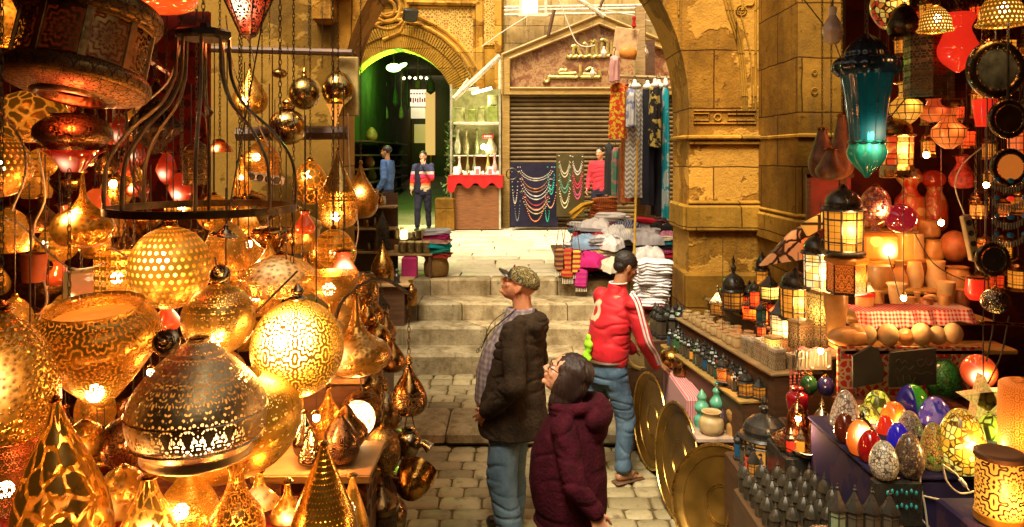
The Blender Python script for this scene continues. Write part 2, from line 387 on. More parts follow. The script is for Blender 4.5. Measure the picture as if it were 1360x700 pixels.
DKCL = cloth('dark_shop_cloth', (.075, .022, .012), (.12, .04, .012))
DKRED = cloth('deep_red_cloth', (.24, .02, .012), (.07, .012, .01), 9)
BULB = emit('lit_bulb', (1, .72, .36), 60)
BULBW = emit('white_lit_bulb', (1, .88, .62), 30)
WIRE = plain('dark_wire', (.05, .04, .03), .6, bump=0)
# ---------------------------------------------------------------- ground, street, steps, plaza
mb = MB(); mb.add([(-250, -250, -.03), (250, -250, -.03), (250, 250, -.03), (-250, 250, -.03)], [(0, 1, 2, 3)]); struct('ground', mb, MORT)
def paving(name, mat, x0, x1, y0, y1, z, sw, rh, gap=.014, jit=.006, th=.06, rows_along_x=True, skew=.3):
    mb = MB(); y = y0; k = 0
    while y < y1-.02:
        h = rh*rng.uniform(.85, 1.15); h = min(h, y1-y); x = x0-rng.random()*sw
        while x < x1:
            wd = sw*rng.uniform(.7, 1.35)
            a, b = max(x, x0), min(x+wd, x1)
            if b-a > .06:
                zz = z+rng.uniform(-jit, jit); c = ((a+b)/2, y+h/2); X, Y = (b-a)/2-gap/2, h/2-gap/2
                bv = min(.016, X*.4, Y*.4); q = lambda: rng.uniform(-.008, .008)*skew*2
                ring = []
                for (i, dz) in ((0, -th), (0, -bv), (bv, 0)):
                    cr = bv*1.2
                    ring.append([(c[0]+sx*(X-i)-(sx*cr if e else 0), c[1]+sy*(Y-i)-(0 if e else sy*cr), zz+dz) for sx, sy, e in
                                 ((-1, -1, 1), (1, -1, 1), (1, -1, 0), (1, 1, 0), (1, 1, 1), (-1, 1, 1), (-1, 1, 0), (-1, -1, 0))])
                vs = [(p[0]+q(), p[1]+q(), p[2]+(rng.uniform(-.003, .003))) for r in ring for p in r]
                fs = [tuple(range(16, 24))]
                for r in range(2):
                    for i in range(8): j = (i+1) % 8; fs.append((r*8+i, r*8+j, r*8+8+j, r*8+8+i))
                mb.add(vs, fs)
            x += wd
        y += h; k += 1
    return struct(name, mb, mat, 50)
mb = MB(); mb.box((.2, 3.4, -.045), (6.6, 6.6, .05)); mb.box((.1, 7.9, .04), (6.4, 1.1, .12)); struct('street_bed', mb, MORT)
paving('cobbled_street', COB, -1.6, 2.4, 4.3, 6.72, 0, .27, .18)
mb = MB(); x = -2.6
while x < 2.6: wd = rng.uniform(.9, 1.4); mb.box((x+wd/2, 7.06, .055), (wd-.012, .66, .13), bev=.03); x += wd
struct('kerb_slabs', mb, STEP)
paving('upper_pavement', COB, -2.3, 2.0, 7.4, 8.5, .12, .27, .19, th=.1)
SY = [(8.5, .12, .33), (8.96, .33, .54), (9.34, .54, .75), (9.88, .75, .96)]
mb = MB()
for i, (y, z0, z1) in enumerate(SY):
    yb = SY[i+1][0]+.03 if i < 3 else 10.2; x = -2.6+rng.random()*.5
    xs = [-2.6]
    while xs[-1] < 2.3: xs.append(min(2.3, xs[-1]+rng.uniform(.8, 1.5)))
    for a, b in zip(xs, xs[1:]):
        j = rng.uniform(-.008, .008); mb.box(((a+b)/2, (y+yb)/2+j, (z0+z1)/2-.02), (b-a-.008, yb-y, z1-z0+.04), bev=.022)
struct('stone_steps', mb, STEP)
mb = MB(); mb.box((0, 14, .87), (9, 8.0, .1)); struct('plaza_bed', mb, MORT)
paving('plaza_paving', PLZ, -4.3, 4.0, 10.2, 17.6, .955, .62, .42, gap=.012, jit=.003, th=.03, skew=.8)
mb = MB(); mb.add([(-4.2, 17.6, .95), (-1.3, 17.6, .95), (-1.3, 30.5, 1.72), (-4.2, 30.5, 1.72)], [(0, 1, 2, 3)])
struct('alley_ramp', mb, stone_rnd('ramp_stone', (.20, .17, .08), (.28, .24, .12), (.12, .10, .05)))
# ---------------------------------------------------------------- big arch
def arch_pts(cx, a, zs, Rr, n=14):
    L = []; hm = sqrt(Rr*Rr-(Rr-a)**2)
    for i in range(n+1):
        h = hm*sin(pi/2*i/n); L.append((cx-(a-(Rr-sqrt(max(0, Rr*Rr-h*h)))), zs+h))
    return L+[(2*cx-x, z) for x, z in L[-2::-1]]
def arch_wall(x0, x1, z0, zt, cx, a, zs, Rr, yf, yb):
    mb = MB(); A = [(cx-a, z0)]+arch_pts(cx, a, zs, Rr)+[(cx+a, z0)]; n = len(A)
    for y, fl in ((yf, 0), (yb, 1)):
        top = [(x0 if i < 1 else x1 if i > n-2 else x0+(x1-x0)*(i/(n-1)), zt) for i in range(n)]
        # front: side panels plus fan
        q = lambda pts: mb.add([(x, y, z) for x, z in pts], [tuple(range(len(pts))) if fl == 0 else tuple(range(len(pts)-1, -1, -1))], rnd=.5)
        q([(x0, z0), (cx-a, z0), (cx-a, zs), (x0, zs)]); q([(cx+a, z0), (x1, z0), (x1, zs), (cx+a, zs)])
        q([(x0, zs), (cx-a, zs), (cx-a, zt), (x0, zt)]); q([(cx+a, zs), (x1, zs), (x1, zt), (cx+a, zt)])
        for i in range(1, n-2): q([A[i], A[i+1], (A[i+1][0], zt), (A[i][0], zt)])
    for i in range(n-1):
        p, r = A[i], A[i+1]; mb.add([(p[0], yf, p[1]), (p[0], yb, p[1]), (r[0], yb, r[1]), (r[0], yf, r[1])], [(0, 1, 2, 3)], rnd=.5)
    mb.add([(x0, yf, zt), (x1, yf, zt), (x1, yb, zt), (x0, yb, zt)], [(0, 1, 2, 3)])
    mb.add([(x1, yf, z0), (x1, yb, z0), (x1, yb, zt), (x1, yf, zt)], [(0, 1, 2, 3)])
    return mb
AW = E('great_arch', (0, 8, 0)); AW['kind'] = 'structure'
def ap(name, mb, mat, par=AW, sharp=40):
    o = mb.build(name, mat, par, sharp=sharp); o.location = -Vector(par.location); return o
m_ = arch_wall(-1.88, 2.62, -.02, 6.6, .02, 1.86, 3.08, 2.4, 8.0, 8.8); ap('arch_masonry', m_, ST2)
T(AW, 'big ochre stone archway spanning the steps, with its right pier beside the lantern stall', 'archway')
mb = MB()
mb.box((2.25, 7.985, 1.92), (.80, .09, .28), bev=.02); mb.box((2.25, 7.99, 2.085), (.76, .07, .05), bev=.02)
mb.box((2.26, 7.98, 2.78), (.80, .1, .05), bev=.015); mb.box((2.26, 7.99, 2.72), (.76, .06, .04), bev=.01)
mb.box((1.862, 8.40, 1.92), (.07, .72, .28), bev=.02); mb.box((1.865, 8.4, 2.78), (.06, .72, .05), bev=.015)
ap('pier_bands', mb, ST)
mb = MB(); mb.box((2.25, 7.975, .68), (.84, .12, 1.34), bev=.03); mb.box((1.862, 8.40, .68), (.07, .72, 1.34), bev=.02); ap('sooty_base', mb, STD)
mb = MB()
def rel(pts, r=.012, y=7.99, closed=False): mb.tube([(x, y, z) for x, z in pts], r, 6, closed, rnd=.6)
def px8(x, y): return ((x-680)/125, EYE-(y-205)/125)
for rc in ((921, 151, 941, 160), (966, 152, 1002, 160), (921, 147, 1004, 164)):
    a, b = px8(rc[0], rc[1]), px8(rc[2], rc[3]); rel([(a[0], a[1]), (b[0], a[1]), (b[0], b[1]), (a[0], b[1])], .009, closed=True)
c0 = px8(953, 156); rel([(c0[0]+.035*cos(t/12*2*pi), c0[1]+.035*sin(t/12*2*pi)) for t in range(12)], .009, closed=True)
for off in (0, 4, 8):
    rel(crom([px8(958+off, -30), px8(964+off, 10), px8(977+off*.8, 50), px8(984+off*.7, 95), px8(987+off*.6, 146)], 5), .011)
rel(crom([px8(983, 18), px8(990, 45), px8(997, 80), px8(999, 146)], 5), .008)
rel(crom([px8(982, -20), px8(986, 5), px8(984, 16), px8(990, 8), px8(1000, 5), px8(1001, -20)], 5), .01)
for r0 in (.03, .055): c1 = px8(984, 14); rel([(c1[0]+r0*cos(t/12*2*pi), c1[1]+r0*sin(t/12*2*pi)) for t in range(12)], .008, closed=True)
rel([px8(1003, -30), px8(1003, 146)], .012); rel([px8(901, -30), px8(901, 20)], .01)
ap('relief_moulding', mb, ST)
BW = E('block_pier', (3.4, 6.9, 0)); T(BW, 'tall shaded block-stone pier rising behind the bare white bulb and teal lantern', 'stone pier'); BW['kind'] = 'structure'
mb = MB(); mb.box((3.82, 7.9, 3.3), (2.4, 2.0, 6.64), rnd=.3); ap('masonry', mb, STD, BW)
mb = MB(); mb.box((3.82, 7.88, 1.86), (2.46, 2.06, .28), bev=.02); mb.box((3.82, 7.89, 2.03), (2.43, 2.03, .05), bev=.02); mb.box((3.82, 7.89, 2.77), (2.42, 2.02, .05), bev=.015); ap('band_course', mb, ST, BW)
mb = MB()
for (x, y, r) in ((1082, 121, .028), (1082, 96, .022)):
    c = P(x, y, 6.89); mb.lathe([(r-.006, 0), (r, .006), (r+.006, 0)], 16, c, Matrix.Rotation(R(90), 3, 'X'), closed=True)
ap('carved_mark', mb, STD, BW)
mb = MB(); mb.box((-4.0, 8.4, 3.28), (4.28, .8, 6.6), rnd=.4)
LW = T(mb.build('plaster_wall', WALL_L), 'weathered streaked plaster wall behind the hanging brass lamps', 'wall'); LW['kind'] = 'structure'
mb = MB(); mb.box((-1.97, 7.96, 4.12), (.22, .3, .3), bev=.04); mb.box((-1.90, 7.9, 4.33), (.4, .3, .14), bev=.03)
T(mb.build('stone_corbel', ST2), 'small stepped stone corbel at the spring of the big arch, above the wall edge', 'corbel')
for nm, c, s in (('side_wall', (-5.2, 3, 3), (.3, 12, 6)), ('side_wall', (5.1, 3, 3), (.3, 12, 6)), ('unseen_rear_wall', (0, -3.2, 3), (10.4, .3, 6))):  # walls out of view; the rear one is added to block skylight
    mb = MB(); mb.box(c, s); struct(nm, mb, STD)
mb = MB(); mb.box((-2.85, 2.1, 4.0), (4.7, 8.2, .05)); cl = mb.build('unseen_shop_canopy', DKCL); T(cl, 'unseen dark canopy over the brass lamp shop, sized to cut skylight', 'canopy'); cl['kind'] = 'structure'  # unseen; holds the lamp chains, width set to keep skylight off the shop
mb = MB(); mb.box((2.95, 2.1, 4.0), (4.2, 8.2, .05)); cr_ = mb.build('unseen_stall_canopy', DKCL); T(cr_, 'unseen dark canopy over the coloured lantern stall, sized to cut skylight', 'canopy'); cr_['kind'] = 'structure'  # unseen too, reaching in to narrow the skylight gap
mb = MB(); mb.box((-4.15, 13, 3.4), (.3, 8.4, 7)); struct('plaza_side_wall', mb, ST)
mb = MB(); mb.box((3.9, 13, 3.4), (.3, 8.4, 7)); struct('plaza_side_wall', mb, ST2)
mb = MB(); mb.box((-3.75, 6.35, 1.9), (2.4, .06, 3.8)); T(mb.build('shop_recess_sheet', DKRED), 'dark red sheet standing in for the dark shop recess behind the far left lamps', 'backcloth')  # dark sheet put in for the shaded recess behind the lamps
mb = MB(); mb.box((-3.35, 6.1, 1.05), (3.1, .06, 2.1)); T(mb.build('lower_recess_sheet', DKCL), 'dark brown sheet standing in for the dark shop low behind the brass lamps', 'partition')  # second dark sheet for the same recess, lower down
# ---------------------------------------------------------------- facade across the plaza
YF = 17.4
def pf(x, y, yy=YF): q = P(x, y, yy); return (q.x, q.z)
carve = G('carved_arabesque'); co = carve.tc(); X_, Y_, Z_ = carve.xyz(co)
pvx = carve.ma('PINGPONG', carve.ma('ADD', X_, 20), .42); pvz = carve.ma('PINGPONG', carve.ma('ADD', Z_, 0), .36); vv = carve.cx(pvx, pvz)
vv = carve.vm('ADD', vv, carve.vm('SCALE', carve.noise(vv, 5, 2, .5, 1), .09)); d_ = carve.vor(vv, 17, 'DISTANCE_TO_EDGE'); mk_ = carve.step(d_, .12, .2)
carve.pr(carve.mix(carve.noise(co, 3, 6), carve.mix(mk_, (.50, .28, .04), (.22, .10, .012)), carve.mix(mk_, (.78, .50, .12), (.40, .20, .03))), .85); carve.bump(carve.ma('SUBTRACT', 1, mk_), .9, .03)
acx, aa, azs, aR = -2.64, 1.33, 3.56, 1.50
FW = E('mosque_facade', (-2.6, YF, .96)); T(FW, 'sunlit carved stone facade with a joggled pointed arch over the dark alley', 'facade'); FW['kind'] = 'structure'
ap('facade_masonry', arch_wall(-4.3, -.2, .9, 8.2, acx, aa, azs, aR, YF, YF+.6), ST, FW)
mb = MB()
A = arch_pts(acx, aa, azs, aR, 16); Bq = arch_pts(acx, aa+.52, azs, aR+.56, 16)
for i in range(len(A)-1):   # joggled voussoirs, each two ribs
    for k in range(3):
        t0, t1 = k/3, (k+.62)/3; lp = lambda L, t: (L[i][0]+(L[i+1][0]-L[i][0])*t, L[i][1]+(L[i+1][1]-L[i][1])*t)
        a0, a1, b0, b1 = lp(A, t0), lp(A, t1), lp(Bq, t0), lp(Bq, t1); m0 = ((a0[0]*.45+b0[0]*.55)+.02, a0[1]*.45+b0[1]*.55+.02); m1 = ((a1[0]*.45+b1[0]*.55)+.03, a1[1]*.45+b1[1]*.55+.02)
        for q in ([a0, a1, m1, m0], [m0, m1, b1, b0]):
            dy = .05 if q[0] == a0 else .085
            mb.prism(q, YF-dy, YF+.02)
ap('voussoirs', mb, ST, FW, 30)
mb = MB(); M1 = arch_pts(acx, aa+.60, azs, aR+.66, 10); M2 = arch_pts(acx, aa+.74, azs, aR+.82, 10)
for L_ in (M1, M2): mb.tube([(x, YF-.05, z) for x, z in L_], .05, 6, rnd=.5)
mb.tube([(x, YF-.02, z) for x, z in arch_pts(acx, aa+.67, azs, aR+.74, 10)], .035, 6, rnd=.2)
kx, kz = pf(515, 12)
for r0 in (.30, .46, .18): mb.tube([(kx+r0*cos(t/20*2*pi), YF-.06-.01*r0, kz+r0*1.05*sin(t/20*2*pi)) for t in range(20)], .045, 6, True, rnd=.5)
mb.tube([(kx+.46, YF-.06, kz+.6), (kx+.47, YF-.06, kz-.2), (kx+.3, YF-.06, kz-.55), (kx-.1, YF-.06, kz-.72)], .045, 6, rnd=.5)
for (x0, y0, x1, y1) in ((541, 6, 630, 110), (546, 10, 625, 22), (632, -40, 641, 130)):
    a, b = pf(x0, y0), pf(x1, y1); mb.tube([(a[0], YF-.03, a[1]), (b[0], YF-.03, a[1]), (b[0], YF-.03, b[1])], .035, 6, rnd=.5)
a = pf(541, 4); b = pf(632, 6); mb.tube([(a[0], YF-.07, a[1]), (b[0], YF-.07, b[1])], .06, 6)
ap('arch_moulding', mb, ST2, FW)
mb = MB(); pts = [pf(541, 8), pf(541, 50), pf(556, 60), pf(580, 75), pf(600, 92), pf(618, 108), pf(630, 118), pf(630, 8)]
mb.prism(pts[::-1], YF-.025, YF+.01); mb.prism([pf(641, -30), pf(662, -30), pf(662, 60), pf(641, 60)][::-1], YF-.04, YF+.01); ap('carved_panel', mb, carve.m, FW)
mb = MB(); mb.prism([pf(632, -40), pf(641, -40), pf(641, 300), pf(632, 300)][::-1], YF-.09, YF+.01); mb.prism([pf(657, -40), pf(666, -40), pf(666, 300), pf(657, 300)][::-1], YF-.10, YF+.01); ap('pilaster_strip', mb, ST2, FW)
# alley beyond the arch
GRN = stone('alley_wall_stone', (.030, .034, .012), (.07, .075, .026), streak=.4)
mb = MB()
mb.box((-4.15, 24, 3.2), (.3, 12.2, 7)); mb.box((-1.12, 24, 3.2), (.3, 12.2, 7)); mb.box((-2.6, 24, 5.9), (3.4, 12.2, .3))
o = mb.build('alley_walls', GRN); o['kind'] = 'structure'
# right of the shop: the plain wall the shop stands against
mb = MB(); mb.box((1.8, YF+.35, 4.6), (4.1, .5, 7.4)); struct('upper_wall', mb, stone('upper_wall_stone', (.34, .24, .09), (.62, .47, .22), blocks=(.9, .4), streak=.6))
# ---------------------------------------------------------------- shuttered shop with the gabled sign
YS = 17.0
SH = E('shuttered_shop', (1.2, YS, .96)); T(SH, 'closed shop with a ribbed roller shutter under a gabled marble fascia with brass lettering', 'shop front')
def sp(x, y, yy=YS): q = P(x, y, yy); return (q.x, q.z)
mb = MB(); out = [sp(667, 126), sp(667, 74), sp(795, 21), sp(922, 74), sp(922, 126)]; inn = [sp(677, 118), sp(677, 79), sp(795, 33), sp(912, 79), sp(912, 118)]
for i in range(5):
    j = (i+1) % 5; mb.prism([out[i], inn[i], inn[j], out[j]][::1], YS-.16, YS+.2)
mb.tube([(x, YS-.17, z) for x, z in inn], .03, 6, True); mb.tube([(x, YS-.18, z) for x, z in out[:4]], .035, 6)
ap('gable_frame', mb, WOODG, SH, 30)
mar = G('veined_marble'); co = mar.tc(); v_ = mar.noise(mar.vm('ADD', co, mar.vm('SCALE', mar.noise(co, 2, 4, .6, 1), .8)), 3.2, 8, .7)
mar.pr(mar.ramp(v_, [(.30, (.10, .035, .015)), (.46, (.22, .085, .035)), (.53, (.42, .27, .12)), (.58, (.24, .09, .04)), (.75, (.36, .19, .07))]), .4)
mb = MB(); mb.prism(inn[::-1], YS-.05, YS+.1); ap('marble_panel', mb, mar.m, SH)
LET = plain('gilt_letter', (.55, .42, .12), .4, .4)
def letters(strokes, name, mat, r=.03, yy=YS-.09, par=SH, flat=1):
    mb = MB()
    for s in strokes: mb.tube([(*[sp(x, y, yy)[0]], yy, sp(x, y, yy)[1]) for x, y in s], r, 6, rnd=.5)
    return ap(name, mb, mat, par)
def z1(L): return [(710+x/9.336, 40+y/9.336) for x, y in L]
sl = [z1(crom(q, 4)) for q in (
    [(395, 318), (430, 335), (455, 322), (480, 335), (520, 322), (545, 335), (580, 318), (615, 335), (650, 322), (690, 318), (720, 335), (765, 318), (800, 325), (830, 318), (870, 322), (930, 312)],
    [(470, 200), (485, 200), (482, 250), (480, 310)], [(520, 195), (540, 215), (545, 255), (575, 300)], [(640, 190), (655, 200), (650, 260), (652, 315)],
    [(690, 180), (722, 195), (722, 250), (728, 310)], [(730, 120), (760, 150), (766, 240), (772, 310)], [(820, 130), (850, 118), (885, 130), (905, 160), (900, 240), (908, 310)],
    [(840, 150), (832, 220), (838, 300)], [(960, 150), (956, 220), (950, 300)], [(460, 205), (500, 195), (520, 215)], [(690, 130), (720, 150), (745, 125)], [(610, 180), (625, 165), (645, 185)])]
letters(sl, 'brass_lettering', LET, .038)
sl = [z1(crom(q, 4)) for q in (
    [(110, 615), (140, 640), (170, 625), (180, 580), (200, 575)], [(185, 578), (300, 582), (420, 580), (525, 582), (530, 540)], [(300, 540), (400, 538), (515, 535)],
    [(300, 530), (330, 495), (380, 500), (400, 485)], [(568, 430), (568, 500), (566, 580)], [(568, 580), (650, 582), (740, 580), (810, 575), (795, 500)],
    [(600, 545), (680, 548), (760, 545)], [(640, 500), (690, 470), (740, 500)], [(930, 500), (935, 560), (985, 585)])]
letters(sl, 'lower_lettering', LET, .036)
for q in (672, 918): mb = MB(); mb.box((sp(q, 0)[0], YS, 2.45), (.17, .2, 3.0), bev=.015); ap('door_post', mb, WOODG, SH)
SHUT = G('ribbed_shutter'); co = SHUT.tc(); n = SHUT.noise(co, 4, 6, .7); SHUT.pr(SHUT.ramp(n, [(.3, (.07, .042, .012)), (.65, (.15, .095, .032))]), .5, .4)
SHUT.bump(SHUT.noise(co, 30, 4), .3, .01)
mb = MB(); z = .98; x0, x1 = sp(677, 0)[0], sp(913, 0)[0]; rows = []
while z < 4.05:
    for (dy, dz) in ((0, 0), (-.035, .02), (-.045, .05), (-.035, .078), (0, .098)): rows.append((YS+.04+dy, z+dz))
    z += .1
for a, b in zip(rows, rows[1:]): mb.add([(x0, a[0], a[1]), (x1, a[0], a[1]), (x1, b[0], b[1]), (x0, b[0], b[1])], [(0, 1, 2, 3)], rnd=.5)
ap('roller_shutter', mb, SHUT.m, SH, 60)
# things above the shop
def pole(name, label, pts, r, mat, cat='pole', group=None, seg=8):
    mb = MB(); mb.tube(pts, r, seg); return T(mb.build(name, mat), label, cat, group)
PWH = plain('chalky_white_paint', (.72, .64, .48), .6)
mb = MB(); a = P(694, -25, 16.8); mb.box((P(701, 0, 16.8).x, 16.8, P(0, -4, 16.8).z), (.34, .2, .82), bev=.02); mb2 = mb
wf = E('shop_window', (P(707, 20, 16.8).x, 16.8, 5.7)); T(wf, 'white framed window with a pale pane above the left slope of the gable', 'window')
mb = MB(); cx_ = P(707, 0, 16.8).x; z_ = P(0, 20, 16.8).z
for dx in (-.26, .30): mb.box((cx_+dx, 16.8, z_+.6), (.06, .08, 1.2))
mb.box((cx_+.02, 16.8, z_), (.66, .09, .07)); o = mb.build('frame', PWH, wf); o.location = -Vector(wf.location)
mb = MB(); mb.box((cx_-.06, 16.83, z_+.6), (.36, .03, 1.15)); o = mb.build('pane', emit('bright_pane', (1, .93, .72), 1.0), wf); o.location = -Vector(wf.location)
mb = MB()
for y in (8, 12, 18): mb.tube([P(670, y+2, 17.1), P(860, y-1, 17.1)], .035, 6)
T(mb.build('wall_pipes', PWH), 'bundle of pale pipes running level above the gabled shop', 'pipes')
pole('timber_strut', 'short dark timber strut leaning against the gable below the white window', [P(728, 48, 16.6), P(736, 13, 16.6)], .04, WOODD, 'strut')
pole('metal_bar', 'pale metal bar slanting over the peak of the gable', [P(765, -4, 16.5), P(803, 22, 16.5)], .05, PWH, 'bar')
pole('metal_prop', 'thin dark prop standing on the peak of the gable', [P(793, 20, 16.5), P(803, -6, 16.5)], .03, WOODD, 'prop')
for i, (q, lb) in enumerate((([(640, 62), (668, 42), (700, 22), (704, 18)], 'drooping cable pair from the pilaster up to the white window'), ([(741, -5), (752, 25), (765, 55), (778, 62), (790, 60)], 'pale cable looping down over the shop lettering'),
     ([(757, -5), (800, 12), (850, 22)], 'thin pale wire slanting across the upper wall'), ([(853, 25), (870, 30), (888, 32)], 'short cable sagging from the tall timber post to the arch'))):
    pole('hanging_cable', lb, [P(x, y, 16.3) for x, y in crom(q, 5)], .013, CREAM, 'cable')
# tall timber posts and plank at the right
mb = MB(); mb.box((P(850, 0, 11.5).x, 11.5, 2.9), (.14, .12, 3.9)); mb.build
T(mb.build('timber_post', WOODY), 'tall pale timber post rising behind the hanging dresses', 'post')
mb = MB(); mb.box((P(862, 0, 12.2).x, 12.2, 2.9), (.17, .1, 3.1)); T(mb.build('brown_post', WOODD), 'brown square post just right of the tall pale timber post', 'post')
# ---------------------------------------------------------------- people
def cap2(mb, p, r1, q, r2, seg=14):
    p, q = Vector(p), Vector(q); mb.tube([p, (p+q)/2, q], [r1, (r1+r2)/2, r2], seg); mb.ball(p, r1, seg); mb.ball(q, r2, seg)
def chain2(mb, pts, seg=14):
    for (p, a), (q, b) in zip(pts, pts[1:]): cap2(mb, p, a, q, b, seg)
def loft(mb, rings, seg=28):
    'rings: (cx, cy, z, rx, ry) low to high, closed'
    vs = []; 
    for (cx, cy, z, rx, ry) in rings:
        for k in range(seg): a = 2*pi*k/seg; vs.append((cx+rx*cos(a), cy+ry*sin(a), z))
    fs = []
    for i in range(len(rings)-1):
        for k in range(seg): j = (k+1) % seg; fs.append((i*seg+k, i*seg+j, (i+1)*seg+j, (i+1)*seg+k))
    b = (len(rings)-1)*seg; fs += [tuple(range(seg-1, -1, -1)), tuple(range(b, b+seg))]
    mb.add(vs, fs)
def melt(mb, name, mat, parent, vox=.008, it=4, wr=None, sub=0):
    me = bpy.data.meshes.new('tmp'); me.from_pydata(mb.v, [], mb.f); o = bpy.data.objects.new('tmp', me); col.objects.link(o)
    m = o.modifiers.new('r', 'REMESH'); m.mode = 'VOXEL'; m.voxel_size = vox
    if it: s = o.modifiers.new('s', 'SMOOTH'); s.factor = .5; s.iterations = it
    dg = bpy.context.evaluated_depsgraph_get(); dg.update(); me2 = bpy.data.meshes.new_from_object(o.evaluated_get(dg)); me2.name = name
    bpy.data.objects.remove(o); bpy.data.meshes.remove(me)
    if wr:
        ns = [v.normal.copy() for v in me2.vertices]
        for v, n in zip(me2.vertices, ns): v.co += n*wr(v.co)
    me2.materials.clear(); me2.materials.append(mat); me2.shade_smooth()
    o = bpy.data.objects.new(name, me2); col.objects.link(o)
    if parent: o.parent = parent
    return o
def folds(amp=.008, f=9, zs=2.2, seed=0, lo=-9, hi=9):
    def w(c):
        if not lo < c.z < hi: return 0
        a = noise.noise(Vector((c.x*f, c.y*f, c.z*f*zs+seed))); b = noise.noise(Vector((c.x*f*.5+5, c.y*f*.5, c.z*f*1.1+seed)))
        c2 = noise.noise(Vector((c.x*4+c.z*5, c.y*4-3, c.z*7*zs+seed))); k = max(0, min(1, .5+2.2*noise.noise(Vector((c.x*3, c.y*3+seed, c.z*3)))))
        return amp*(b*1.1+a*.35-1.5*k*max(0, 1-abs(c2)*4.5)**1.3)
    return w
def rotm(yaw=0, pitch=0, roll=0):
    return Matrix.Rotation(yaw, 3, 'Z') @ Matrix.Rotation(pitch, 3, 'X') @ Matrix.Rotation(roll, 3, 'Y')
def head(mb, c, m, s=1.0, fem=0):
    c = Vector(c); q = lambda x, y, z: c+m@Vector((x*s, y*s, z*s))
    def e(x, y, z, a, b, d, sg=18): mb.ball(q(x, y, z), (a*s, b*s, d*s), sg, m)
    e(0, -.015, .03, .074, .093, .085, 24); e(0, .018, -.025, .062, .072, .082, 22); e(0, .036, -.075, .043, .046, .034)
    e(0, .078, .026, .042, .016, .010); e(.036, .058, -.022, .022, .022, .022); e(-.036, .058, -.022, .022, .022, .022)
    cap2(mb, q(0, .084, .016), .008*s, q(0, .110, -.020), .0115*s, 10); e(.011, .098, -.024, .009, .010, .008, 10); e(-.011, .098, -.024, .009, .010, .008, 10)
    e(0, .090, -.045, .022, .010, .0065, 12); e(0, .088, -.056, .019, .010, .007, 12); e(0, .080, -.084, .019, .016, .015, 12)
    for x in (-1, 1):
        e(x*.074, -.008, -.012, .008, .021, .032, 12); e(x*.079, -.018, .0, .006, .012, .022, 10)
def eyes(c, m, s, par, dark=False):
    for x in (-1, 1):
        mb = MB(); mb.ball(Vector(c)+m@Vector((x*.031*s, .073*s, .008*s)), .0125*s, 12)
        e = mb.build('eye', EYW, par); mb = MB(); mb.ball(Vector(c)+m@Vector((x*.031*s, .0825*s, .009*s)), .0055*s, 10); mb.build('pupil', BLACKP, e)
        mb = MB(); mb.tube([Vector(c)+m@Vector((x*t*s, .088*s+(.03-t)*.15*s, (.027+(.02-abs(t-.032))*.2)*s)) for t in (.012, .022, .034, .048)], .0032*s, 6)
        mb.build('brow', BLACKP, par)
EYW = plain('eye_white', (.7, .66, .6), .25, bump=0)
def hand(mb, wr, d, n, side=1, s=1.0, curl=.5, spread=.12):
    'wr wrist, d direction of the fingers, n palm normal, side: thumb side sign'
    d = Vector(d).normalized(); n = Vector(n); n = (n-d*n.dot(d)).normalized(); t = d.cross(n)*side; wr = Vector(wr)
    pal = wr+d*.048*s
    for k in range(4):
        o = (k-1.5)*.0205*s; a = wr+d*.015*s+t*o*.6; b = wr+d*.085*s+t*o; cap2(mb, a, .0135*s, b, .0105*s, 10)
    for k in range(4):
        o = (k-1.5)*.0215*s; L = (.066, .078, .073, .056)[k]*s if side > 0 else (.066, .078, .073, .056)[k]*s
        p = wr+d*.088*s+t*o; dd = (d+t*(k-1.5)*-spread*-1).normalized(); cu = curl*(.8+.15*k); r = .0092*s
        for f, q in ((.45, .5), (.32, 1.1), (.23, 1.5)):
            dv = (dd*cos(cu*q)+n*sin(cu*q)); e = p+dv*L*f; cap2(mb, p, r, e, r*.92, 8); p = e; r *= .92
    p = wr+d*.022*s-t*.028*s; a1 = (d*.72-t*.62+n*.25).normalized(); a2 = (d*.9-t*.25+n*.35).normalized()
    b = p+a1*.038*s; c = b+a2*.030*s; e = c+a2*.024*s; cap2(mb, p, .014*s, b, .011*s, 9); cap2(mb, b, .0105*s, c, .0095*s, 9); cap2(mb, c, .0095*s, e, .0085*s, 9)
def skin(name, c):
    g = G(name); co = g.tc(); n = g.noise(co, 30, 4); g.pr(g.ramp(n, [(.3, tuple(q*.82 for q in c)), (.7, c)]), .45, 0, Subsurface_Weight=.12, Subsurface_Radius=(.02, .008, .004)); g.bump(g.noise(co, 300, 2), .12, .002); return g.m
def denim(name, c, fade, wear=(.42, .52, .6)):
    g = G(name); co = g.tc(); n = g.noise(co, 5, 6, .65); cc = g.ramp(n, [(.35, c), (.62, fade), (.78, wear)])
    x, y, z = g.xyz(co); cc = g.mix(g.ma('MULTIPLY', g.step(g.noise(co, 220, 2), .5, .6), .3), cc, tuple(q*.5 for q in c)); g.pr(cc, .85)
    g.bump(g.ma('ADD', g.noise(co, 12, 5), g.noise(co, 260, 2)), .4, .008); return g.m
def hairm(name, c):
    g = G(name); co = g.tc(); x, y, z = g.xyz(co); v = g.cx(g.ma('MULTIPLY', x, 90), g.ma('MULTIPLY', y, 90), g.ma('MULTIPLY', z, 5)); n = g.noise(v, 1.5, 4)
    g.pr(g.ramp(n, [(.3, tuple(q*.4 for q in c)), (.7, c)]), .55, 0); g.bump(n, .8, .006); return g.m
SK1 = skin('skin_ruddy', (.62, .27, .14)); SK2 = skin('skin_fair', (.66, .33, .19)); SK3 = skin('skin_brown', (.36, .17, .075))
HAIRD = hairm('dark_hair', (.022, .008, .005)); HAIRB = hairm('black_hair', (.02, .014, .01))
